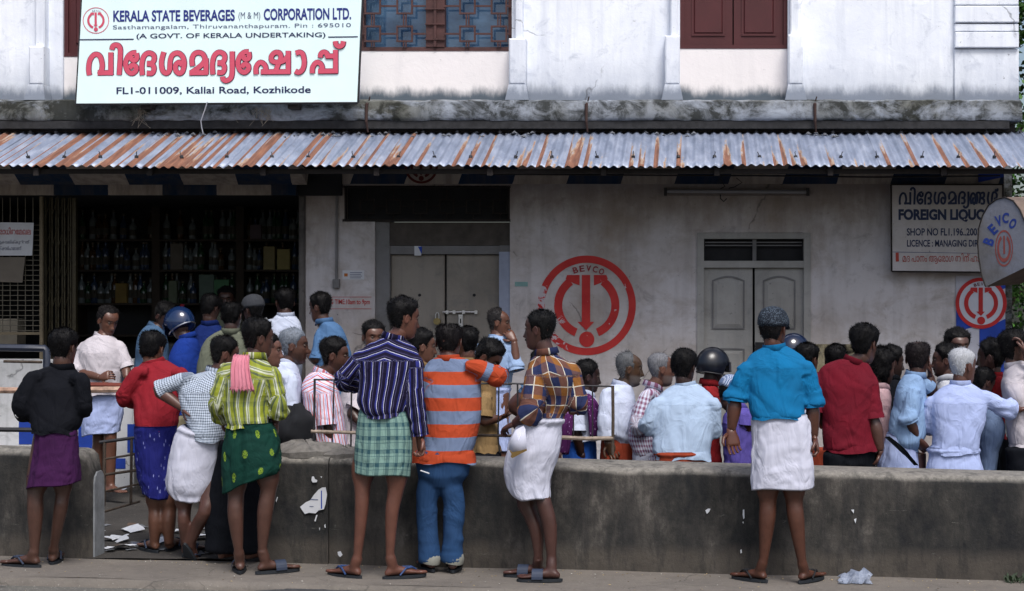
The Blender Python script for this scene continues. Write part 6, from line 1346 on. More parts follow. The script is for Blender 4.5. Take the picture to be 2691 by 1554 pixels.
    if sandals:
        for (h, f, s_, upv) in feet:
            s = MB(); n = 18; out = []
            for i in range(n):
                a = i/n*2*math.pi; l_ = .118+.145*math.cos(a); w_ = math.sin(a)*(.038+.012*(math.cos(a)+.3)); out.append((l_, w_))
            upq = Vector((0, 0, 1)) if abs(upv.z) > .9 else upv; top_ = [h+f*a+s_*b-upq*.002 for a, b in out]; bt = [p-upq*.018 for p in top_]; s.add(top_+bt, [tuple(range(n)), tuple(range(2*n-1, n-1, -1))]+[(j, j+n, (j+1) % n+n, (j+1) % n) for j in range(n)]); sl = s.build('sandal', m_sole, root)
            s = MB(); mt = m_strap[sandals[0]]
            if sandals[1] == 'v':
                for sg in (-1, 1): s.tube([h+f*.075+s_*sg*.040+upq*.004, h+f*.115+s_*sg*.036+upq*.045, h+f*.165+s_*sg*.012+upq*.046, h+f*.195+upq*.028], [.006, .006, .006, .005], 6)
            else: s.rings([[h+f*(l_)+s_*math.cos(a)*.050+upq*(max(-.002, math.sin(a)*.058+.002)) for a in np.linspace(-.05, math.pi+.05, 12)] for l_ in (.095, .125, .165)], False, closed=False)
            o = s.build('strap', mt, root); o.parent = sl
    return root, M
# ---------------------------------------------------------------- cloth patterns
W8 = '#d5dbe6'
c_black = CM('black_shirt', '#0d0f15'); c_purple = CM('purple_lungi_cloth', '#3c1a42'); c_red = CM('red_shirt_cloth', '#86202a')
c_bluel = CM('blue_flecked_lungi', ('motif', '#20246c', '#8088c0', 42.0, .20, 1.0, (1, .35, 1)))
c_check = CM('blue_white_check', ('plaid', .0145, [(0, '#1b2a44'), (.42, '#c3cfdf')], .017, [(0, '#1b2a44'), (.34, '#c3cfdf')]))
c_white = CM('white_mundu_cloth', '#c6c8d8'); c_white2 = CM('white_shirt_cloth', '#c6cfe4'); c_lav = CM('bluish_white_cloth', '#a9b7e0'); c_cream = CM('cream_shirt_cloth', '#c6c0c6')
c_greenp = CM('green_plaid', ('plaidv', .082, [(0, '#8d962c'), (.24, '#3f4d44'), (.42, '#8a933a'), (.56, '#d2d6cc'), (.70, '#6c7664'), (.80, '#d2d6cc'), (.86, '#959e38')], .12, [(0, '#8c9436'), (.55, '#6f7a50'), (.8, '#a3aa66')], .30))
c_greenl = CM('green_lungi_cloth', ('grid', '#0f362e', '#7f9a2c', .17, .125, .016))
c_pstripe = CM('purple_stripe', ('v', .052, [(0, '#15122a'), (.34, '#2e3278'), (.58, '#cfd0e4'), (.64, '#15122a'), (.86, '#57557c'), (.90, '#211b36')]))
c_teal = CM('teal_check_lungi', ('plaidline', .060, [(0, '#7c9b92'), (.62, '#31515a')], .082, [(0, '#7c9b92'), (.68, '#31515a')], '#3a5a60', 2.0, .93))
c_orange = CM('orange_grey_stripe', ('h', .168, [(0, '#ad4629'), (.5, '#6d7c99')], .03)); c_jean = CM('blue_jeans_cloth', '#28456b')
c_brown = CM('brown_plaid', ('plaidline', .125, [(0, '#28345c'), (.5, '#8d5a2c')], .115, [(0, '#2b2f4c'), (.5, '#80582f')], '#c8c3b6', 1.0, .95))
c_turq = CM('turquoise_shirt_cloth', '#10699a'); c_bluegrey = CM('blue_grey_cloth', '#4a6583'); c_navy = CM('navy_cloth', '#182b66'); c_royal = CM('royal_blue_cloth', '#1b3888'); c_khaki = CM('khaki_cloth', '#6b6f60')
c_sky = CM('sky_blue_cloth', '#86a3c8'); c_pinkst = CM('pink_white_stripe', ('v', .06, [(0, '#dcd8ea'), (.34, '#c96b72'), (.52, '#dcd8ea'), (.62, '#8590c8'), (.70, '#dcd8ea'), (.84, '#d68a8a')]))
c_tan = CM('tan_shirt_cloth', '#8d7450'); c_pplaid = CM('pale_pink_plaid', ('plaid', .036, [(0, '#d8dcee'), (.5, '#8a4c5c')], .036, [(0, '#d8dcee'), (.5, '#7d5d80')])); c_pale = CM('pale_blue_shirt', '#a9bdd6')
c_redo = CM('bright_red_cloth', '#94262a'); c_violet = CM('violet_cloth', '#5a509c'); c_marn = CM('maroon_tshirt_cloth', '#681524'); c_pink = CM('pale_pink_cloth', '#caa9ae'); c_orangem = CM('orange_mundu_cloth', '#96412c')
c_bluem = CM('bright_blue_lungi_cloth', '#2452a4'); c_blackp = CM('black_trouser_cloth', '#0e1117'); c_scarf = CM('purple_scarf_cloth', ('motif', '#4a1e50', '#a58ab0', 40.0, .2, 1.0, (1, 1, 1))); c_grb = CM('grey_blue_cloth', '#7286a8')
c_dkmar = CM('dark_plum_cloth', '#33102a'); c_beige = CM('beige_trouser_cloth', '#7d7660')
full = lambda **k: dict(dict(style='full', col='#0a090b', thick=.014), **k)
def H(z, x, y, **k): return dict(at=pt(z, x, y), **k)
def LR(rows, **k): return dict(dict(rows=rows, mat=c_white), **k)
# ---------------------------------------------------------------- front row (feet on the pavement)
person('leftmost man from behind in a loose black shirt and purple lungi by the wall', -4.62, H(ZA_, 602, 568, yaw=15, pitch=12, dy=.12),
    rowsP((ZA_, [(712, 500, 690), (740, 420, 700), (780, 330, 745), (830, 290, 780), (900, 265, 802), (980, 255, 808), (1080, 262, 805), (1180, 285, 790), (1270, 318, 760), (1345, 335, 715)])), '#4a3024', 10, c_black,
    arms=[dict(p=[pt(ZA_, 315, 840), pt(ZA_, 215, 1110, -.02), pt(ZA_, 360, 1290, .20), pt(ZA_, 430, 1270, .26)], sleeve=1.25, r=(0.075, 0.075, 0.066), side=1), dict(p=[pt(ZA_, 765, 850), pt(ZA_, 800, 1110, 0), pt(ZA_, 700, 1260, .22), pt(ZA_, 640, 1250, .26)], sleeve=1.2, r=(0.066, 0.055, 0.048), side=-1)],
    lungi=LR(rowsP((ZB_, [(75, 315, 620), (150, 298, 638), (260, 278, 650), (380, 262, 655), (480, 245, 656), (562, 228, 655)])), mat=c_purple, slant=.02, flap=4.2),
    legs=[dict(p=[pt(ZB_, 320, 520, .02), pt(ZB_, 300, 640), pt(ZB_, 282, 800), pt(ZB_, 290, 1110)], r=(.072, .050, .050, .028), heel=pt(ZB_, 318, 1210), toe=pt(ZB_, 60, 1230), away=.35), dict(p=[pt(ZB_, 525, 520, .05), pt(ZB_, 528, 640, .05), pt(ZB_, 510, 780, .06), pt(ZB_, 452, 1090, .12)], r=(.068, .045, .043, .027), heel=pt(ZB_, 440, 1180, .12), toe=pt(ZB_, 372, 1120, .35))],
    hair=full(thick=.017), lean=.12, sandals=('dark', 'v'), wr=1.1, vox=.0095)
person('man from behind in a red shirt and flecked blue lungi, in the wall gap', -3.95, H(ZA_, 1440, 585, yaw=10, pitch=22, dy=.14),
    rowsP((ZA_, [(655, 1385, 1560), (700, 1330, 1640), (750, 1290, 1720), (820, 1268, 1755), (920, 1255, 1745), (1050, 1262, 1720), (1180, 1275, 1690), (1300, 1295, 1665), (1400, 1330, 1630)])), '#5c3b2a', 5, c_red,
    arms=[dict(p=[pt(ZA_, 1310, 790), pt(ZA_, 1165, 1035, .02), pt(ZA_, 1290, 1060, .3)], sleeve=1.9, r=(0.069, 0.058, 0.048)), dict(p=[pt(ZA_, 1725, 800), pt(ZA_, 1775, 1010, .05), pt(ZA_, 1700, 1090, .3)], sleeve=1.9, r=(0.069, 0.058, 0.048))],
    lungi=LR(rowsP((ZB_, [(60, 1160, 1480), (150, 1160, 1490), (300, 1168, 1492), (450, 1180, 1485), (570, 1200, 1465), (660, 1235, 1440)])), mat=c_bluel, slant=-.02, amp=1.1),
    legs=[dict(p=[pt(ZB_, 1310, 640), pt(ZB_, 1310, 760), pt(ZB_, 1305, 860), pt(ZB_, 1300, 1060)], r=(.07, .047, .05, .03), heel=pt(ZB_, 1320, 1110, -.02), toe=pt(ZB_, 1180, 1090), away=.6), dict(p=[pt(ZB_, 1420, 640), pt(ZB_, 1430, 760), pt(ZB_, 1430, 860), pt(ZB_, 1425, 1060)], r=(.07, .047, .048, .03), heel=pt(ZB_, 1420, 1100, .05), toe=pt(ZB_, 1460, 1060, .3))],
    hair=full(), lean=.14, sandals=('dark', 'v'), vox=.0095)
person('man in a small check shirt and white mundu, hand on hip, one heel raised', -4.22, H(ZC_, 795, 535, yaw=62, pitch=16, dy=.10),
    rowsP((ZC_, [(650, 675, 775), (685, 560, 800), (720, 470, 815), (780, 410, 825), (860, 388, 830), (950, 392, 835), (1040, 412, 838), (1130, 440, 830), (1220, 480, 810), (1290, 520, 800)])), '#54362a', 35, c_check,
    arms=[dict(p=[pt(ZC_, 440, 745), pt(ZC_, 195, 850, .0), pt(ZC_, 425, 1020, -.02), pt(ZC_, 470, 1170, -.05)], sleeve=.92, r=(0.066, 0.058, 0.048), curl=.7, palm=(1, 0, 0), side=1)],
    lungi=LR(rowsP((ZB_, [(110, 1570, 1880), (180, 1500, 1888), (300, 1462, 1890), (420, 1440, 1888), (540, 1418, 1870), (620, 1430, 1840), (690, 1500, 1780)])), top_slant=-.05, amp=.9, name='mundu', roll=True),
    legs=[dict(p=[pt(ZB_, 1555, 640), pt(ZB_, 1555, 760), pt(ZB_, 1560, 860), pt(ZB_, 1560, 1040, .05)], r=(.068, .045, .043, .03), heel=pt(ZB_, 1555, 1110, .08), toe=pt(ZB_, 1610, 1080, .3)), dict(p=[pt(ZB_, 1770, 640, -.05), pt(ZB_, 1730, 790, -.10), pt(ZB_, 1680, 900, -.03), pt(ZB_, 1605, 1050, .02)], r=(.068, .048, .045, .03), heel=pt(ZB_, 1570, 1070, .0), toe=pt(ZB_, 1680, 1160, -.2), raised=True)],
    hair=full(thick=.012), lean=.10, sandals=('dark', 'v'), vox=.0095)
person('man in a yellow green plaid shirt and dark green lungi, pink towel on shoulder', -4.66, H(ZC_, 1103, 392, yaw=55, pitch=8, dy=.07, s=1.04),
    rowsP((ZC_, [(520, 1010, 1135), (560, 920, 1170), (610, 825, 1215), (670, 785, 1250), (750, 778, 1258), (850, 785, 1225), (950, 790, 1195), (1050, 800, 1188), (1140, 820, 1190), (1175, 840, 1180)])), '#4c3125', 12, c_greenp,
    arms=[dict(p=[pt(ZC_, 815, 660), pt(ZC_, 725, 980, 0), pt(ZC_, 800, 1120, .22), pt(ZC_, 850, 1130, .3)], sleeve=1.7, r=(0.070, 0.062, 0.055), cuff=True), dict(p=[pt(ZC_, 1230, 690), pt(ZC_, 1288, 980, 0), pt(ZC_, 1262, 1140, .08), pt(ZC_, 1268, 1260, .10)], sleeve=1.45, r=(0.070, 0.062, 0.055), cuff=True, side=-1, palm=(-1, 0, 0), curl=.5)],
    lungi=LR(rowsP((ZB_, [(35, 1930, 2260), (110, 1915, 2300), (220, 1892, 2330), (340, 1886, 2345), (440, 1886, 2358), (540, 1892, 2330)])), mat=c_greenl, slant=.07, amp=1.4, flap=4.6),
    legs=[dict(p=[pt(ZB_, 1990, 520, 0), pt(ZB_, 1990, 640), pt(ZB_, 1985, 830), pt(ZB_, 2012, 1120, -.0)], r=(.075, .052, .050, .028), heel=pt(ZB_, 2025, 1235), toe=pt(ZB_, 1925, 1215), away=1), dict(p=[pt(ZB_, 2255, 480, 0), pt(ZB_, 2262, 600), pt(ZB_, 2250, 800), pt(ZB_, 2210, 1110)], r=(.075, .052, .050, .028), heel=pt(ZB_, 2185, 1235), toe=pt(ZB_, 2410, 1225), away=.6)],
    hair=full(thick=.018, style='full'), lean=.05, sandals=('dark', 'band'), wr=1.15, vox=.0095)
person('person in black trousers mostly hidden behind the green plaid shirt man', -4.25, H(ZC_, 1190, 500, yaw=80, pitch=5, s=.97),
    rowsP((ZC_, [(640, 1120, 1230), (700, 1020, 1230), (800, 980, 1225), (900, 980, 1215), (1050, 980, 1200), (1200, 990, 1190), (1300, 990, 1190)])), '#6b4838', 80, c_blackp,
    legs=[dict(p=[pt(ZB_, 1900, 300), pt(ZB_, 1880, 650), pt(ZB_, 1870, 900), pt(ZB_, 1860, 1110)], r=(.08, .06, .06, .05), heel=pt(ZB_, 1855, 1130), toe=pt(ZB_, 1930, 1140), away=.5), dict(p=[pt(ZB_, 2060, 300, .03), pt(ZB_, 2070, 650), pt(ZB_, 2080, 900), pt(ZB_, 2090, 1110)], r=(.08, .06, .06, .05), heel=pt(ZB_, 2080, 1130), toe=pt(ZB_, 2150, 1140), away=.5)],
    pants=dict(mat=c_blackp, r=(.10, .105, .10, .095)), hair=full(), vox=.013)
F5, _m = person('tall thin man in a purple white striped shirt and short teal checked lungi, smoking', -4.74, H(ZD_, 765, 205, yaw=58, pitch=10, dy=.05, s=1.04),
    rowsP((ZD_, [(350, 590, 720), (385, 520, 790), (430, 430, 850), (490, 372, 895), (560, 350, 905), (660, 348, 890), (780, 352, 862), (880, 346, 835), (970, 350, 810), (1040, 385, 785), (1070, 420, 770)])), '#5e3a2b', 20, c_pstripe,
    arms=[dict(p=[pt(ZD_, 390, 540), pt(ZD_, 205, 770, .02), pt(ZD_, 330, 800, .30), pt(ZD_, 360, 780, .38)], sleeve=1.85, r=(0.069, 0.058, 0.048)), dict(p=[pt(ZD_, 865, 590), pt(ZD_, 868, 920, -.02), pt(ZD_, 905, 1270, .0), pt(ZD_, 935, 1400, .0)], sleeve=1.92, r=(0.069, 0.060, 0.051), side=-1, palm=(-.6, -.5, 0), curl=.75, hs=1.06)],
    lungi=LR(rowsP((ZH_, [(-90, 790, 1160), (0, 768, 1205), (100, 757, 1222), (200, 750, 1226), (300, 745, 1222), (390, 740, 1212), (470, 736, 1202)])), mat=c_teal, slant=-.012, amp=.55, flap=4.9, depth=.66),
    legs=[dict(p=[pt(ZH_, 820, 420, .02), pt(ZH_, 808, 580), pt(ZH_, 788, 780), pt(ZH_, 768, 1170)], r=(.078, .051, .043, .027), heel=pt(ZH_, 780, 1320), toe=pt(ZH_, 565, 1290), away=.55), dict(p=[pt(ZH_, 1095, 420, .0), pt(ZH_, 1090, 600), pt(ZH_, 1075, 800), pt(ZH_, 1042, 1160)], r=(.078, .052, .043, .027), heel=pt(ZH_, 1012, 1310), toe=pt(ZH_, 1232, 1290), away=.5)],
    hair=full(thick=.019, quiff=.010), lean=.04, sandals=('blue', 'v'), wr=1.1, vox=.009)
person('heavy set balding man from behind in an orange and grey striped polo and blue jeans', -4.40, H(ZD_, 1178, 425, yaw=5, pitch=18, dy=.12, s=1.06),
    rowsP((ZD_, [(535, 1085, 1270), (570, 1010, 1370), (610, 960, 1440), (670, 942, 1475), (780, 940, 1482), (900, 945, 1482), (1020, 955, 1478), (1150, 968, 1465), (1300, 962, 1430), (1400, 940, 1392)]), (ZH_, [(300, 1232, 1750), (350, 1228, 1760)])), '#53352a', 8, c_orange,
    arms=[dict(p=[pt(ZD_, 1420, 640), pt(ZD_, 1625, 730, .05), pt(ZD_, 1560, 690, .38), pt(ZD_, 1540, 680, .5)], sleeve=1.05, r=(0.077, 0.069, 0.062)), dict(p=[pt(ZD_, 1020, 690, .03), pt(ZD_, 985, 900, .08), pt(ZD_, 1010, 960, .35)], sleeve=1.0, r=(0.070, 0.062, 0.053))],
    legs=[dict(p=[pt(ZH_, 1350, 520), pt(ZH_, 1350, 740), pt(ZH_, 1360, 900), pt(ZH_, 1375, 1190)], r=(.08, .06, .06, .045), heel=pt(ZH_, 1400, 1260, -.02), toe=pt(ZH_, 1260, 1230, .2)), dict(p=[pt(ZH_, 1550, 520), pt(ZH_, 1580, 740), pt(ZH_, 1590, 900), pt(ZH_, 1568, 1190)], r=(.08, .06, .06, .045), heel=pt(ZH_, 1570, 1270, -.03), toe=pt(ZH_, 1560, 1230, .2))],
    pants=dict(mat=c_jean, r=(.084, .069, .063, .066), cuff=True), hair=full(style='crown', col='#151214', thick=.008), lean=.10, yoke=False, wr=.8, hem_flare=.03, sandals=('black', 'band'), vox=.0095)
F7, _m = person('moustached man in a brown and navy plaid shirt and tucked up white mundu, facing left', -4.62, H(ZE_, 618, 310, yaw=-72, pitch=3, s=1.05),
    rowsP((ZE_, [(490, 620, 760), (530, 565, 800), (575, 520, 870), (640, 500, 925), (730, 520, 948), (830, 580, 945), (930, 640, 915), (1010, 655, 880), (1080, 640, 845), (1120, 610, 835)])), '#452b22', -30, c_brown,
    arms=[dict(p=[pt(ZE_, 585, 660, -.06), pt(ZE_, 545, 1050, -.12), pt(ZE_, 385, 1160, .02), pt(ZE_, 300, 1190, .08)], sleeve=1.15, r=(0.081, 0.077, 0.066), cuff=True, side=-1, palm=(0, .5, -1)), dict(p=[pt(ZE_, 905, 660), pt(ZE_, 960, 990, .0), pt(ZE_, 978, 760, .16), pt(ZE_, 972, 650, .2)], sleeve=1.15, r=(0.075, 0.069, 0.057), side=1, palm=(-1, .3, 0), curl=.6)],
    lungi=LR(rowsP((ZE_, [(1100, 600, 822), (1150, 520, 826)]), (ZI_, [(60, 530, 886), (150, 478, 884), (260, 448, 868), (370, 430, 835), (470, 426, 800), (570, 446, 790), (640, 480, 786), (675, 520, 784)])), name='mundu', roll=True, amp=1.0, depth=.8, slant=.0),
    legs=[dict(p=[pt(ZI_, 585, 640, .06), pt(ZI_, 620, 800, .05), pt(ZI_, 655, 950, .05), pt(ZI_, 690, 1170, .05)], r=(.066, .048, .046, .028), heel=pt(ZI_, 735, 1270, .10), toe=pt(ZI_, 430, 1290), away=.25), dict(p=[pt(ZI_, 722, 600, -.02), pt(ZI_, 738, 720, -.03), pt(ZI_, 765, 900, -.03), pt(ZI_, 800, 1180, -.03)], r=(.050, .050, .047, .030), heel=pt(ZI_, 858, 1320, -.05), toe=pt(ZI_, 520, 1315), away=-.15)],
    hair=full(thick=.010, col='#0b0b0d'), moustache='#0c0a0a', sandals=('dark', 'band'), wr=1.1, vox=.009)
person('broad man from behind in a bright turquoise shirt, white mundu and speckled cap', -4.52, H(ZF_, 1270, 225, yaw=28, pitch=6, dy=.05, s=1.06),
    rowsP((ZF_, [(340, 1195, 1375), (375, 1130, 1440), (415, 1070, 1500), (465, 1035, 1545), (530, 1022, 1562), (620, 1030, 1555), (720, 1045, 1540), (820, 1058, 1532), (900, 1075, 1532), (955, 1095, 1528)])), '#4c2c1e', 5, c_turq,
    arms=[dict(p=[pt(ZF_, 1050, 540), pt(ZF_, 950, 780, .02), pt(ZF_, 912, 1075, .0), pt(ZF_, 935, 1250, -.02)], sleeve=1.10, r=(0.075, 0.070, 0.066), cuff=True, side=1, palm=(.2, -1, 0), curl=.35, hs=1.1, skin_r=(.052, .048, .028)), dict(p=[pt(ZF_, 1550, 540), pt(ZF_, 1600, 820, .02), pt(ZF_, 1615, 1130, .02), pt(ZF_, 1650, 1270, .0)], sleeve=1.12, r=(0.075, 0.070, 0.062), cuff=True, side=-1, palm=(-1, -.1, 0), curl=.95, hs=1.1, skin_r=(.052, .046, .028))],
    lungi=LR(rowsP((ZF_, [(930, 1095, 1528), (980, 1085, 1545)]), (ZK_, [(40, 562, 1030), (140, 563, 1046), (260, 563, 1050), (370, 561, 1062), (480, 558, 1072), (590, 557, 1066)])), name='mundu', amp=1.15, flap=5.2, depth=.62, slant=.004),
    legs=[dict(p=[pt(ZK_, 700, 540), pt(ZK_, 700, 690), pt(ZK_, 678, 860), pt(ZK_, 662, 1200)], r=(.080, .058, .054, .029), heel=pt(ZK_, 672, 1355), toe=pt(ZK_, 480, 1330), away=.6), dict(p=[pt(ZK_, 915, 540), pt(ZK_, 920, 690), pt(ZK_, 948, 860), pt(ZK_, 985, 1210)], r=(.080, .058, .054, .029), heel=pt(ZK_, 978, 1370), toe=pt(ZK_, 1140, 1345), away=.8)],
    hair=full(col='#131113', thick=.010, tufts=500), cap=dict(kind='cap', mat=CM('speckled_cap_cloth', ('motif', '#222831', '#56626f', 160.0, .40, 1.0, (1, 1, 1)))), lean=.05, sandals=('black', 'v'), wr=1.1, vox=.0095)

# ---------------------------------------------------------------- men at the shop counter
person('man in an open cream shirt and white mundu looking down by the pipe rail', -1.15, H(ZA_, 1020, 305, yaw=128, pitch=24),
    rowsP((ZA_, [(425, 900, 1040), (455, 850, 1090), (500, 790, 1130), (570, 755, 1165), (680, 765, 1180), (780, 800, 1170), (880, 815, 1150), (985, 820, 1160)])), '#5c3b2b', 130, c_cream,
    arms=[dict(p=[pt(ZA_, 800, 540), pt(ZA_, 735, 780, -.05), pt(ZA_, 950, 840, -.2), pt(ZA_, 1060, 800, -.25)], sleeve=1.0, r=(0.070, 0.063, 0.053), side=-1, palm=(0, 1, -.4), curl=.7, cuff=True), dict(p=[pt(ZA_, 1130, 530), pt(ZA_, 1195, 730, -.02), pt(ZA_, 1200, 850, -.1)], sleeve=1.0, r=(0.066, 0.058, 0.053))],
    lungi=LR(rowsP((ZA_, [(960, 830, 1150), (1050, 822, 1165), (1150, 815, 1165), (1250, 800, 1155), (1370, 800, 1145)])), mat=c_lav, name='mundu', slant=.02),
    hair=full(style='high', col='#151213', thick=.008), vox=.011, wr=1.0)
person('bending man in a blue grey shirt at the dark shop counter, left of the helmet', -.75, H(ZA_, 1560, 265, yaw=120, pitch=40),
    rowsP((ZA_, [(330, 1400, 1520), (380, 1345, 1560), (450, 1310, 1580), (560, 1295, 1590), (700, 1290, 1590), (900, 1290, 1590), (1100, 1295, 1580)])), '#3f2a21', 100, c_bluegrey, hair=full(), vox=.014, pants=dict(mat=c_blackp))
person('man in royal blue wearing a glossy blue and red motorcycle helmet at the counter', -1.25, H(ZA_, 1700, 330, yaw=-60, pitch=32),
    rowsP((ZA_, [(430, 1740, 1850), (470, 1690, 1870), (540, 1640, 1890), (650, 1600, 1900), (780, 1595, 1905), (1000, 1610, 1890), (1180, 1640, 1860)])), '#4a3126', -50, c_royal, cap=dict(kind='helmet', mat=NT('helmet_blue').set(col='#14284c', rough=.12, spec=.9).m, mark=plain('red_sticker', '#d0301c', .4), rim=True), hair=full(tufts=100), vox=.014, pants=dict(mat=c_beige))
person('man from behind in a navy shirt leaning on the shop counter', -.6, H(ZA_, 1990, 195, yaw=25, pitch=25),
    rowsP((ZA_, [(305, 1940, 2050), (340, 1880, 2090), (400, 1830, 2130), (500, 1815, 2140), (800, 1820, 2140), (1100, 1830, 2130)])), '#3f2a21', 20, c_navy, hair=full(thick=.018), vox=.014, pants=dict(mat=c_blackp))
person('balding man from behind in a khaki grey shirt at the shop counter', -1.6, H(ZA_, 2195, 265, yaw=5, pitch=15, s=1.02),
    rowsP((ZA_, [(375, 2110, 2260), (410, 2030, 2300), (460, 1960, 2325), (540, 1910, 2340), (650, 1880, 2345), (780, 1865, 2345), (1000, 1880, 2330), (1180, 1900, 2310)])), '#3d2921', 0, c_khaki, hair=full(style='crown', thick=.010), vox=.013, pants=dict(mat=c_beige), wr=.8)
person('man in a grey peaked cap facing left at the counter, behind the khaki shirt man', -.9, H(ZC_, 1060, 135, yaw=-55, pitch=14),
    rowsP((ZC_, [(215, 1090, 1160), (250, 1040, 1200), (320, 1010, 1230), (500, 1000, 1240), (900, 1010, 1230), (1100, 1020, 1220)])), '#3f2a21', -60, CM('grey_shirt_cloth', '#8b8d90'), hair=full(tufts=300), cap=dict(kind='cap', mat=CM('grey_cap_cloth', '#3b3d42')), vox=.014, pants=dict(mat=c_blackp))
person('shopkeeper standing in the dark behind the counter, dimly seen facing the street', .62, dict(at=(595, 790), yaw=170, pitch=5), [(818, 580, 612), (828, 560, 630), (860, 548, 642), (950, 550, 640), (1040, 555, 635)], '#4a3126', 180, c_khaki, hair=full(), vox=.015, pants=dict(mat=c_blackp), moustache='#0c0a0a')
person('man in a crisp white shirt at the right end of the shop counter, turned away', -.75, H(ZC_, 1345, 60, yaw=-30, pitch=8),
    rowsP((ZC_, [(145, 1300, 1410), (175, 1255, 1450), (220, 1215, 1485), (290, 1205, 1505), (400, 1215, 1508), (600, 1230, 1500), (900, 1240, 1490)])), '#4a3126', -25, c_white2, hair=full(), vox=.012, arms=[dict(p=[pt(ZC_, 1230, 250), pt(ZC_, 1195, 420), pt(ZC_, 1270, 470, .3)], sleeve=1.4)], pants=dict(mat=c_blackp))
person('man in a plain blue shirt leaning at the opening jamb, facing left', -1.05, H(ZC_, 1668, 105, yaw=-72, pitch=10),
    rowsP((ZC_, [(205, 1650, 1770), (245, 1660, 1830), (300, 1650, 1880), (380, 1640, 1915), (480, 1625, 1940), (600, 1620, 1955), (800, 1640, 1950), (1050, 1660, 1930)])), '#4a3126', -45, CM('mid_blue_cloth', '#4f7199'), hair=full(thick=.018, messy=True), vox=.012,
    arms=[dict(p=[pt(ZC_, 1670, 330, -.05), pt(ZC_, 1640, 580, -.1), pt(ZC_, 1500, 470, .1), pt(ZC_, 1470, 450, .15)], sleeve=.9, r=(0.066, 0.058, 0.048))], pants=dict(mat=c_blackp))
person('older man in light blue by the locked door, hand raised to his mouth', -.95, H(ZE_, 245, 243, yaw=88, pitch=8),
    rowsP((ZE_, [(350, 160, 320), (385, 100, 360), (430, 50, 385), (500, 30, 390), (600, 50, 380), (700, 100, 375), (800, 160, 350), (840, 180, 340)])), '#5d3c2c', 105, CM('light_blue_grey_shirt', '#93abcd'),
    arms=[dict(p=[pt(ZE_, 365, 470, -.08), pt(ZE_, 405, 660, -.12), pt(ZE_, 385, 400, -.12), pt(ZE_, 335, 330, -.10)], sleeve=1.0, r=(0.069, 0.062, 0.058), side=1, palm=(-.3, .8, 0), curl=.8, cuff=True), dict(p=[pt(ZE_, 60, 470), pt(ZE_, 20, 700, .02), pt(ZE_, 160, 760, .1)], sleeve=1.0)],
    lungi=LR(rowsP((ZE_, [(820, 195, 340), (900, 205, 350), (1050, 200, 345), (1200, 195, 350), (1400, 190, 360)])), mat=c_lav, name='mundu', roll=True), hair=full(style='front', col='#2a2829', thick=.012), vox=.011)

# ---------------------------------------------------------------- the queue behind the wall
Q = lambda label, Y, head, torso, skin_t, yaw, shirt, **k: person(label, Y, head, torso, skin_t, yaw, shirt, **dict(dict(vox=.0125), **k))
Q('grey haired old man in a white shirt facing right, behind the green plaid shirt man', -3.35, H(ZC_, 1430, 458, yaw=82, pitch=5, s=1.05),
    rowsP((ZC_, [(570, 1290, 1420), (610, 1230, 1460), (670, 1190, 1480), (760, 1200, 1490), (870, 1230, 1495), (980, 1260, 1490), (1080, 1290, 1475), (1200, 1300, 1470), (1400, 1310, 1470)])), '#4f3427', 70, c_white2,
    arms=[dict(p=[pt(ZC_, 1400, 740, -.12), pt(ZC_, 1390, 1020, -.14), pt(ZC_, 1480, 1060, .1)], sleeve=1.2, r=(0.066, 0.062, 0.053), cuff=True)], hair=full(col='#6f7680', thick=.014, tufts=200, nz=.5), beard=1, lungi=LR(rowsP((ZC_, [(1180, 1290, 1470), (1400, 1290, 1480), (1800, 1290, 1490)])), name='mundu'))
Q('young man in a pink and white striped shirt low by the railing', -3.3, H(ZC_, 1800, 545, yaw=84, pitch=8, s=1.05),
    rowsP((ZC_, [(665, 1610, 1740), (710, 1545, 1800), (790, 1505, 1830), (880, 1500, 1850), (980, 1510, 1862), (1080, 1530, 1875), (1180, 1550, 1885), (1280, 1575, 1900), (1400, 1600, 1920)])), '#4a2e22', 75, c_pinkst,
    arms=[dict(p=[pt(ZC_, 1700, 830, -.12), pt(ZC_, 1730, 1160, -.15), pt(ZC_, 1760, 1380, -.1), pt(ZC_, 1770, 1480, 0)], sleeve=.98, r=(0.070, 0.063, 0.058))], hair=full(thick=.017, quiff=.012), lungi=LR(rowsP((ZC_, [(1240, 1580, 1880), (1400, 1560, 1890), (1800, 1560, 1890)])), mat=c_dkmar), beard=1)
Q('man whose black hair and forehead show left of the tall striped shirt man', -2.4, H(ZD_, 487, 375, yaw=150, pitch=8), rowsP((ZD_, [(490, 420, 550), (540, 370, 600), (640, 340, 630), (900, 340, 630), (1200, 350, 620)])), '#5c3b2b', 150, c_white2, hair=full())
Q('thin man in a pale shirt half hidden left of the tall striped shirt man', -2.9, dict(at=(935, 985), yaw=70, pitch=25), [(1008, 915, 955), (1022, 898, 975), (1050, 890, 985), (1100, 892, 985), (1180, 895, 985)], '#3a251c', 60, c_cream, arms=[dict(p=[(955, 1040, -.1), (925, 1085, -.15), (945, 1110, -.2), (960, 1112, -.22)], sleeve=.7)], hair=full(), pants=dict(mat=c_blackp))
Q('moustached man facing right between the striped shirt man and the orange polo man', -3.0, H(ZD_, 935, 465, yaw=72, pitch=6, s=1.03), rowsP((ZD_, [(595, 850, 970), (640, 800, 1020), (720, 770, 1050), (900, 770, 1060), (1200, 790, 1050)])), '#5f3f2f', 60, c_tan, moustache='#0c0a0a', hair=full(thick=.019, quiff=.012, messy=True))
Q('dark haired man seen from the side just right of the orange polo man, facing left', -2.9, H(ZD_, 1335, 435, yaw=-50, pitch=5), rowsP((ZD_, [(560, 1290, 1390), (600, 1240, 1420), (700, 1210, 1450), (900, 1210, 1450), (1200, 1220, 1440)])), '#583728', -40, c_tan, hair=full())
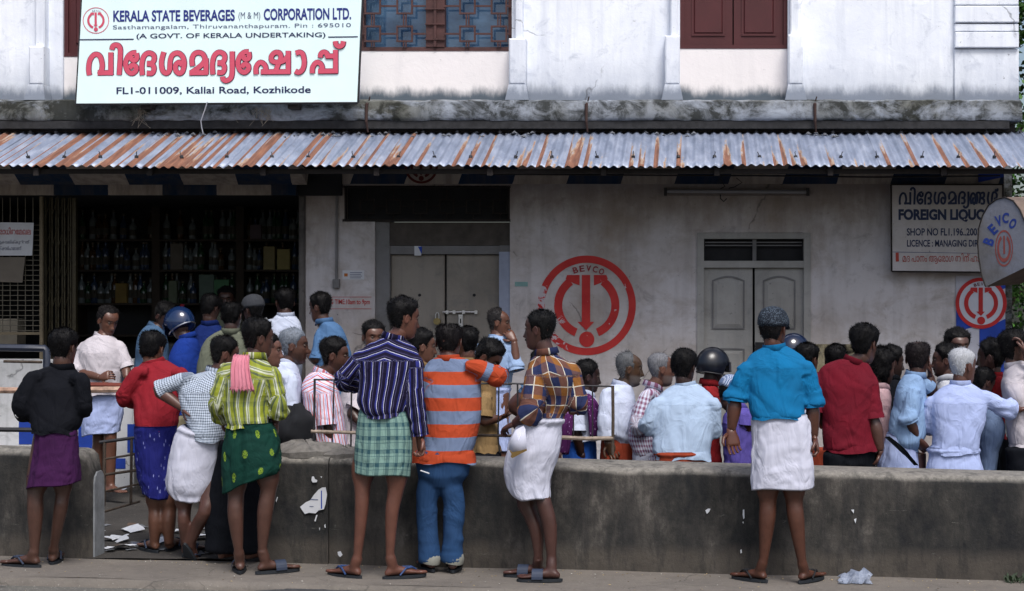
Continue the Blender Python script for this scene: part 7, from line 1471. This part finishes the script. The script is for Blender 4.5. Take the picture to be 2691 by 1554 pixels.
Q('man in a tan shirt with bowed head looking down at his hands', -3.3, H(ZD_, 1528, 560, yaw=100, pitch=42, s=1.05), rowsP((ZD_, [(650, 1440, 1580), (700, 1420, 1610), (800, 1430, 1615), (900, 1455, 1610), (1000, 1465, 1612), (1120, 1455, 1620), (1250, 1435, 1640), (1400, 1410, 1640)])), '#4d3023', 95, c_tan,
    arms=[dict(p=[pt(ZD_, 1500, 900, -.12), pt(ZD_, 1480, 1130, -.15), pt(ZD_, 1640, 1110, -.1), pt(ZD_, 1720, 1070, -.08)], sleeve=.75, side=1, palm=(0, 0, 1), curl=.7)], hair=full(thick=.022, quiff=.014), pants=dict(mat=c_blackp))
Q('bare armed dark man mostly hidden behind the brown plaid shirt man, elbow showing', -3.55, H(ZE_, 640, 640, yaw=-60, pitch=5), rowsP((ZE_, [(750, 600, 700), (800, 540, 760), (900, 520, 780), (1200, 530, 770), (1400, 540, 760)])), '#452920', -60, c_bluegrey, arms=[dict(p=[pt(ZE_, 540, 850, -.05), pt(ZE_, 385, 990, -.05), pt(ZE_, 480, 1100, 0), pt(ZE_, 520, 1130, .05)], sleeve=.1, skin_r=(.055, .05, .03))], hair=full())
Q('youth in a white shirt and blue lungi with a purple spotted scarf round his neck', -2.75, H(ZE_, 1055, 735, yaw=76, pitch=8, s=.98),
    rowsP((ZE_, [(855, 985, 1080), (890, 930, 1120), (950, 905, 1150), (1030, 895, 1165), (1120, 890, 1165), (1220, 885, 1150), (1300, 880, 1140)])), '#2c1a14', 70, c_white2,
    arms=[dict(p=[pt(ZE_, 955, 960, -.12), pt(ZE_, 950, 1230, -.14), pt(ZE_, 1000, 1440, -.10), pt(ZE_, 1010, 1500, -.08)], sleeve=.9, r=(0.072, 0.069, 0.065))], hair=full(thick=.018), lungi=LR(rowsP((ZE_, [(1270, 860, 1125), (1400, 845, 1135), (1600, 840, 1140), (1900, 840, 1140)])), mat=c_bluem), moustache='#0c0a0a')
Q('thin old man with white stubble, open white shirt and orange mundu, facing right', -2.85, H(ZE_, 1432, 665, yaw=80, pitch=6, s=1.07),
    rowsP((ZE_, [(775, 1300, 1420), (810, 1240, 1465), (870, 1190, 1490), (960, 1165, 1500), (1060, 1160, 1500), (1160, 1170, 1490), (1260, 1190, 1470), (1350, 1260, 1450)])), '#45301f', 78, c_white2,
    arms=[dict(p=[pt(ZE_, 1230, 880, -.12), pt(ZE_, 1215, 1150, -.14), pt(ZE_, 1240, 1330, -.12), pt(ZE_, 1290, 1420, -.1)], sleeve=1.5, r=(0.069, 0.063, 0.058))], hair=full(style='front', col='#55575a', thick=.008, tufts=200, nz=.5, len=1.4), beard=2, moustache='#a6a6a4', lungi=LR(rowsP((ZE_, [(1290, 1200, 1440), (1400, 1190, 1500), (1600, 1180, 1520), (1900, 1180, 1520)])), mat=c_orangem))
Q('man with cropped grey hair in a pale pink plaid shirt, close behind the old man', -3.05, H(ZE_, 1722, 668, yaw=72, pitch=4, s=1.03),
    rowsP((ZE_, [(785, 1590, 1690), (820, 1565, 1720), (880, 1540, 1740), (960, 1490, 1730), (1060, 1450, 1700), (1160, 1430, 1680), (1260, 1420, 1670), (1350, 1440, 1680), (1450, 1490, 1700)])), '#5f3e2e', 70, c_pplaid,
    arms=[dict(p=[pt(ZE_, 1590, 900, -.12), pt(ZE_, 1520, 1180, -.15), pt(ZE_, 1640, 1240, .1)], sleeve=1.3, r=(0.070, 0.066, 0.057), cuff=True)], hair=full(style='high', col='#6c6d72', thick=.006, tufts=100, nz=.4), lungi=LR(rowsP((ZE_, [(1400, 1480, 1700), (1600, 1480, 1700), (1900, 1480, 1700)])), mat=c_white), beard=2)
Q('man from behind in a pale blue shirt and orange lungi standing at the long wall', -3.5, H(ZF_, 508, 552, yaw=22, pitch=16, s=1.04),
    rowsP((ZF_, [(665, 450, 620), (695, 390, 670), (740, 320, 730), (800, 270, 775), (880, 248, 790), (980, 262, 785), (1080, 258, 770), (1180, 245, 750), (1260, 255, 738), (1300, 280, 735)])), '#33211a', 18, c_pale,
    arms=[dict(p=[pt(ZF_, 290, 840), pt(ZF_, 205, 1020, 0), pt(ZF_, 300, 1060, .28)], sleeve=1.15, r=(0.070, 0.065, 0.062), cuff=True), dict(p=[pt(ZF_, 755, 840), pt(ZF_, 765, 1060, .05), pt(ZF_, 700, 1120, .25)], sleeve=1.15, r=(0.069, 0.062, 0.058), cuff=True)],
    hair=full(thick=.020, messy=True), lungi=LR(rowsP((ZF_, [(1245, 290, 700), (1330, 275, 710), (1500, 270, 715), (1800, 270, 715)])), mat=c_orangem, roll=True), lean=.08, vox=.011)
Q('man in a bright red shirt wearing a round glossy black motorcycle helmet', -2.7, H(ZF_, 755, 530, yaw=50, pitch=10, s=1.0),
    rowsP((ZF_, [(645, 680, 770), (680, 650, 800), (740, 640, 820), (850, 660, 830), (1000, 690, 828), (1150, 710, 825), (1350, 715, 825)])), '#38231b', 55, c_redo, cap=dict(kind='helmet', mat=NT('helmet_black').set(col='#0a0e18', rough=.3, spec=.6).m), hair=None, pants=dict(mat=c_blackp))
Q('stooping man in a shiny violet shirt and checked cloth cap, behind the turquoise shirt man', -2.95, H(ZF_, 895, 760, yaw=60, pitch=30, s=.95),
    rowsP((ZF_, [(850, 930, 1030), (890, 880, 1080), (950, 835, 1100), (1050, 820, 1110), (1150, 830, 1110), (1250, 845, 1105), (1350, 850, 1100)])), '#33211a', 60, c_violet, cap=dict(kind='cap', mat=CM('check_cap_cloth', ('plaid', .012, [(0, '#35507f'), (.5, '#b9c4d8')], .012, [(0, '#35507f'), (.5, '#b9c4d8')])), peak=False), hair=full(tufts=200), arms=[dict(p=[pt(ZF_, 1040, 950, -.1), pt(ZF_, 1030, 1060, -.1), pt(ZF_, 1080, 1080, 0)], sleeve=.5)], pants=dict(mat=c_violet))
Q('man wearing a glossy dark helmet with raised visor behind the turquoise shirt shoulder', -2.4, H(ZF_, 1445, 400, yaw=55, pitch=8, s=.95), rowsP((ZF_, [(500, 1400, 1480), (540, 1370, 1510), (620, 1350, 1530), (900, 1350, 1530), (1200, 1360, 1520)])), '#33211a', 50, c_grb, cap=dict(kind='helmet', mat=NT('helmet_navy').set(col='#0e1a33', rough=.1, spec=.9).m), pants=dict(mat=c_blackp))
Q('man showing only black hair between the turquoise and maroon shirts', -2.75, H(ZF_, 1560, 480, yaw=40, pitch=8), rowsP((ZF_, [(570, 1520, 1600), (620, 1480, 1640), (700, 1470, 1650), (1000, 1470, 1650), (1200, 1480, 1640)])), '#4a3024', 30, c_white2, hair=full(thick=.016), pants=dict(mat=c_orangem))
Q('stout man from behind in a maroon t shirt and black trousers at the wall', -3.5, H(ZG_, 545, 298, yaw=38, pitch=12, s=1.1),
    rowsP((ZG_, [(410, 330, 520), (445, 220, 580), (490, 150, 610), (550, 125, 635), (650, 130, 640), (780, 145, 630), (900, 160, 610), (1020, 172, 610), (1120, 178, 625), (1220, 185, 640)])), '#4a3025', 18, c_marn, yoke=False,
    arms=[dict(p=[pt(ZG_, 590, 600), pt(ZG_, 625, 940, -.02), pt(ZG_, 685, 1240, -.02), pt(ZG_, 650, 1330, .04)], sleeve=.97, r=(0.077, 0.070, 0.069), skin_r=(.058, .052, .032), side=-1, palm=(-1, 0, 0)), dict(p=[pt(ZG_, 150, 590), pt(ZG_, 105, 880), pt(ZG_, 180, 1020, .25)], sleeve=.95, r=(0.075, 0.069, 0.066), skin_r=(.055, .05, .03))], hair=full(thick=.020), pants=dict(mat=c_blackp), vox=.011, wr=.9)
Q('man showing only the top of black hair in front of the peeling low panel', -2.6, H(ZG_, 290, 445, yaw=10, pitch=10), rowsP((ZG_, [(540, 240, 330), (580, 200, 380), (700, 190, 390), (1200, 200, 380)])), '#4a3024', 0, c_cream, hair=full())
Q('long haired man in a pale pink shirt facing right beside the maroon t shirt', -3.1, H(ZG_, 700, 500, yaw=62, pitch=10, s=1.05), rowsP((ZG_, [(640, 620, 740), (680, 600, 775), (760, 600, 790), (880, 620, 785), (1000, 650, 775), (1120, 670, 765), (1350, 680, 760)])), '#53372b', 60, c_pink, hair=full(style='long', thick=.024, len=1.8), beard=1, pants=dict(mat=c_blackp))
Q('curly black haired man behind the long haired man', -2.6, H(ZG_, 785, 460, yaw=75, pitch=8), rowsP((ZG_, [(560, 730, 830), (620, 690, 870), (800, 680, 880), (1200, 690, 870)])), '#33211a', 60, c_blackp, hair=full(thick=.024, messy=True), beard=1)
Q('balding man from behind in sky blue shirt and white mundu, hand on face', -3.35, H(ZG_, 1020, 428, yaw=18, pitch=10, s=1.06),
    rowsP((ZG_, [(525, 935, 1060), (560, 890, 1080), (620, 845, 1090), (720, 815, 1100), (830, 795, 1108), (950, 775, 1110), (1060, 765, 1105), (1160, 790, 1060), (1230, 850, 1010)])), '#452b20', 35, c_sky,
    arms=[dict(p=[pt(ZG_, 995, 680, -.12), pt(ZG_, 940, 950, -.14), pt(ZG_, 1020, 1130, -.1), pt(ZG_, 1080, 1220, -.08)], sleeve=1.02, r=(0.070, 0.066, 0.060), cuff=True, side=-1, palm=(-.5, 0, 1)), dict(p=[pt(ZG_, 1080, 640, .08), pt(ZG_, 1148, 720, .12), pt(ZG_, 1130, 560, .1), pt(ZG_, 1118, 450, .1)], sleeve=.4, r=(0.062, 0.053, 0.044), side=1, palm=(-1, 0, 0), curl=.2)],
    lungi=LR(rowsP((ZG_, [(1130, 765, 1000), (1220, 735, 1015), (1320, 705, 1025), (1420, 680, 1035), (1800, 680, 1040)])), name='mundu', mat=c_lav, top_slant=-.05), hair=full(style='crown', col='#1c1719', thick=.011, messy=True), vox=.011)
Q('white haired man in bluish white clothes stretching his arm out to the right', -3.45, H(ZG_, 1418, 490, yaw=58, pitch=6, s=1.08),
    rowsP((ZG_, [(615, 1330, 1470), (650, 1260, 1540), (700, 1180, 1600), (770, 1130, 1630), (870, 1125, 1630), (970, 1140, 1620), (1070, 1150, 1590), (1160, 1150, 1560), (1240, 1140, 1545)])), '#54362a', 30, c_lav,
    arms=[dict(p=[pt(ZG_, 1600, 750), pt(ZG_, 1790, 860, .05), pt(ZG_, 1930, 870, .1), pt(ZG_, 2000, 850, .12)], sleeve=1.45, r=(0.069, 0.066, 0.060), cuff=True, side=-1, palm=(0, 0, -1)), dict(p=[pt(ZG_, 1140, 790), pt(ZG_, 1110, 1010, .05), pt(ZG_, 1190, 1080, .3)], sleeve=1.2, r=(0.062, 0.058, 0.053))],
    lungi=LR(rowsP((ZG_, [(1200, 1130, 1550), (1290, 1130, 1565), (1410, 1100, 1600), (1600, 1095, 1610), (1900, 1090, 1610)])), name='mundu', mat=c_lav, roll=True), hair=full(col='#a9acb2', thick=.010, tufts=150, nz=.35), vox=.0105)
Q('black haired young man facing the street above the white haired man', -2.5, H(ZG_, 1375, 318, yaw=165, pitch=5, s=1.06), rowsP((ZG_, [(450, 1320, 1430), (490, 1260, 1480), (600, 1230, 1500), (1000, 1240, 1500)])), '#4d3226', 160, c_blackp, hair=full(thick=.022))
Q('bearded man in profile facing left, just left of the white haired man', -2.9, H(ZG_, 1262, 440, yaw=-82, pitch=5, s=1.0), rowsP((ZG_, [(560, 1230, 1320), (610, 1190, 1360), (700, 1180, 1380), (1000, 1190, 1380)])), '#4d3226', -75, CM('plain_white_cloth', '#c5c8cf'), hair=full(thick=.022), beard=1, moustache='#0c0a0a')
Q('curly haired man in a dark red shirt facing left near the corner pillar', -2.9, H(ZG_, 1672, 415, yaw=-68, pitch=5, s=1.1), rowsP((ZG_, [(540, 1610, 1740), (580, 1570, 1780), (660, 1560, 1800), (800, 1570, 1800), (1100, 1580, 1790)])), '#3a251d', -55, CM('dull_red_cloth', '#8f2428'), hair=full(thick=.020, messy=True), moustache='#0c0a0a', pants=dict(mat=c_blackp))
Q('man in a grey blue shirt half hidden behind the white haired man', -3.1, H(ZG_, 1600, 640, yaw=60, pitch=30, s=.9), rowsP((ZG_, [(760, 1560, 1680), (800, 1540, 1720), (900, 1560, 1760), (1000, 1570, 1790), (1100, 1570, 1790), (1250, 1560, 1740), (1420, 1550, 1710)])), '#3a251d', 50, c_grb, hair=full(), pants=dict(mat=c_blackp))
Q('man in a cream shirt cut by the right edge, arm raised before his face', -3.2, H(ZG_, 1880, 335, yaw=75, pitch=0, s=1.12), rowsP((ZG_, [(440, 1830, 1960), (480, 1800, 2010), (560, 1770, 2060), (680, 1760, 2080), (800, 1780, 2080), (950, 1810, 2080), (1080, 1820, 2080), (1180, 1840, 2080)])), '#54382b', 60, c_cream,
    arms=[dict(p=[pt(ZG_, 1990, 560, -.1), pt(ZG_, 2120, 620, -.15), pt(ZG_, 1975, 380, -.15), pt(ZG_, 1950, 290, -.12)], sleeve=.8, side=1, palm=(-1, .2, 0))], hair=full(thick=.018), pants=dict(mat=c_blackp), vox=.011)

# ---------------------------------------------------------------- things the men carry
# pink towel over the shoulder
Yt = -4.66; s = MB(); path = [(W(*pt(ZC_, 985, 640), Yt+.16), .050), (W(*pt(ZC_, 975, 560), Yt+.08), .048), (W(*pt(ZC_, 962, 528), Yt-.02), .046), (W(*pt(ZC_, 945, 560), Yt-.115), .052), (W(*pt(ZC_, 938, 640), Yt-.145), .060), (W(*pt(ZC_, 945, 730), Yt-.158), .066), (W(*pt(ZC_, 955, 800), Yt-.160), .070), (W(*pt(ZC_, 962, 850), Yt-.158), .074)]
pr = interp([(p.x, p.y, p.z, w) for p, w in path], 5); nu = 40; rs = []
for i, q in enumerate(pr):
    a = Vector(pr[min(i+1, len(pr)-1)][:3])-Vector(pr[max(i-1, 0)][:3]); a.normalize(); sdv = Vector((1, 0, 0)); nv_ = sdv.cross(a).normalized(); ring = []
    if nv_.y > 0 and i > len(pr)*.4: nv_ = -nv_
    for j in range(nu):
        t_ = j/(nu-1)*2-1; jag = (.016*math.sin(j*2.7)+.012*math.sin(j*1.1)) if i == len(pr)-1 else 0
        ring.append(Vector(q[:3])+sdv*t_*q[3]+nv_*(.010*abs(math.sin(t_*7.5+i*.05))+.006*math.cos(t_*17+i*.1)-.004)+Vector((0, 0, jag)))
    rs.append(ring)
s.rings(rs, False, closed=False); c = Vector(pr[0][:3]); m_towel = CM('pink_towel_cloth', '#cf8494'); o = s.build('towel', m_towel, None, smooth=True, loc=c); set_pat(o.data, [((k_ % nu)*.004, (k_//nu)*.012, 0) for k_ in range(len(s.v))]); md = o.modifiers.new('t', 'SOLIDIFY'); md.thickness = .007; tag(o, 'fringed pink towel hanging over the shoulder of the green plaid shirt man', 'towel')
# cigarette
s = MB(); a = W(*pt(ZH_, 1300, 440), -4.77); b = W(*pt(ZH_, 1372, 464), -4.80); s.tube([a, b], .0042, 8); o = s.build('cigarette', m_pap, None, loc=a); tag(o, 'lit white cigarette held low in the hand of the tall striped shirt man', 'cigarette')
# purple scarf of the youth: two hanging ends
def strip(label, cat, name, mat, path, Y, w, parent=None):
    s = MB(); pr = interp([(W(p[0], p[1], Y+p[2]).x, W(p[0], p[1], Y+p[2]).y, W(p[0], p[1], Y+p[2]).z, ww) for p, ww in zip(path, w)], 4); rs = []
    for i, q in enumerate(pr): rs.append([Vector(q[:3])+Vector((t_*q[3], .006*math.sin(t_*9+i*.4), 0)) for t_ in np.linspace(-1, 1, 9)])
    s.rings(rs, False, closed=False); c = Vector(pr[0][:3]); o = s.build(name, mat, None, smooth=True, loc=c); set_pat(o.data, [((k_ % 9)*.02, (k_//9)*.02, 0) for k_ in range(len(s.v))]); md = o.modifiers.new('t', 'SOLIDIFY'); md.thickness = .006; return tag(o, label, cat)
E5 = lambda x, y, d: pt(ZE_, x, y)+(d,)
strip('purple spotted scarf hanging down the chest of the youth in the white shirt', 'scarf', 'scarf', c_scarf, [E5(1000, 870, -.02), E5(1035, 900, -.12), E5(1080, 960, -.19), E5(1110, 1040, -.20), E5(1130, 1150, -.20), E5(1140, 1280, -.19)], -2.75, [.03, .045, .05, .05, .052, .05])
strip('loose rear end of a purple spotted cloth hanging behind the brown plaid shirt man', 'scarf', 'scarf', c_scarf, [E5(880, 1040, -.1), E5(868, 1150, -.14), E5(845, 1280, -.14), E5(820, 1440, -.12)], -2.95, [.045, .04, .05, .05])
# folded corner of the white mundu with its golden border
s = MB(); Yf = -4.62; pl = [(565, 60, -.16), (500, 95, -.22), (455, 180, -.22), (436, 262, -.20), (470, 285, -.22), (540, 272, -.24), (590, 258, -.23), (588, 170, -.22), (575, 90, -.20)]
V = [W(*pt(ZI_, a, b), Yf+d) for a, b, d in pl]; cc = sum(V, Vector())/len(V)+Vector((0, -.02, 0)); s.add(V+[cc], [(i, (i+1) % 9, 9) for i in range(9)]); o = s.build('mundu_fold', c_white, F7, smooth=True); md = o.modifiers.new('t', 'SOLIDIFY'); md.thickness = .012
s = MB(); g_ = [(440, 262), (470, 285), (540, 272), (590, 256), (592, 272), (545, 295), (470, 335), (455, 325), (462, 300)]; s.add([W(*pt(ZI_, a, b), Yf-.245) for a, b in g_], [tuple(range(9))]); o = s.build('mundu_border', CM('gold_border_cloth', '#6f5a34'), F7); md = o.modifiers.new('t', 'SOLIDIFY'); md.thickness = .008
# black belt line across the white mundu
strip('dark cloth strap running diagonally across the white mundu of the sky blue shirt man', 'strap', 'strap', c_blackp, [pt(ZG_, 745, 1110)+(-.17,), pt(ZG_, 850, 1200)+(-.20,), pt(ZG_, 930, 1280)+(-.20,), pt(ZG_, 1005, 1365)+(-.18,)], -3.35, [.014, .018, .018, .016])
# small things: carton seen in front of the blue grey man etc.
for o in _origins:
    if '_o' in o: del o['_o']
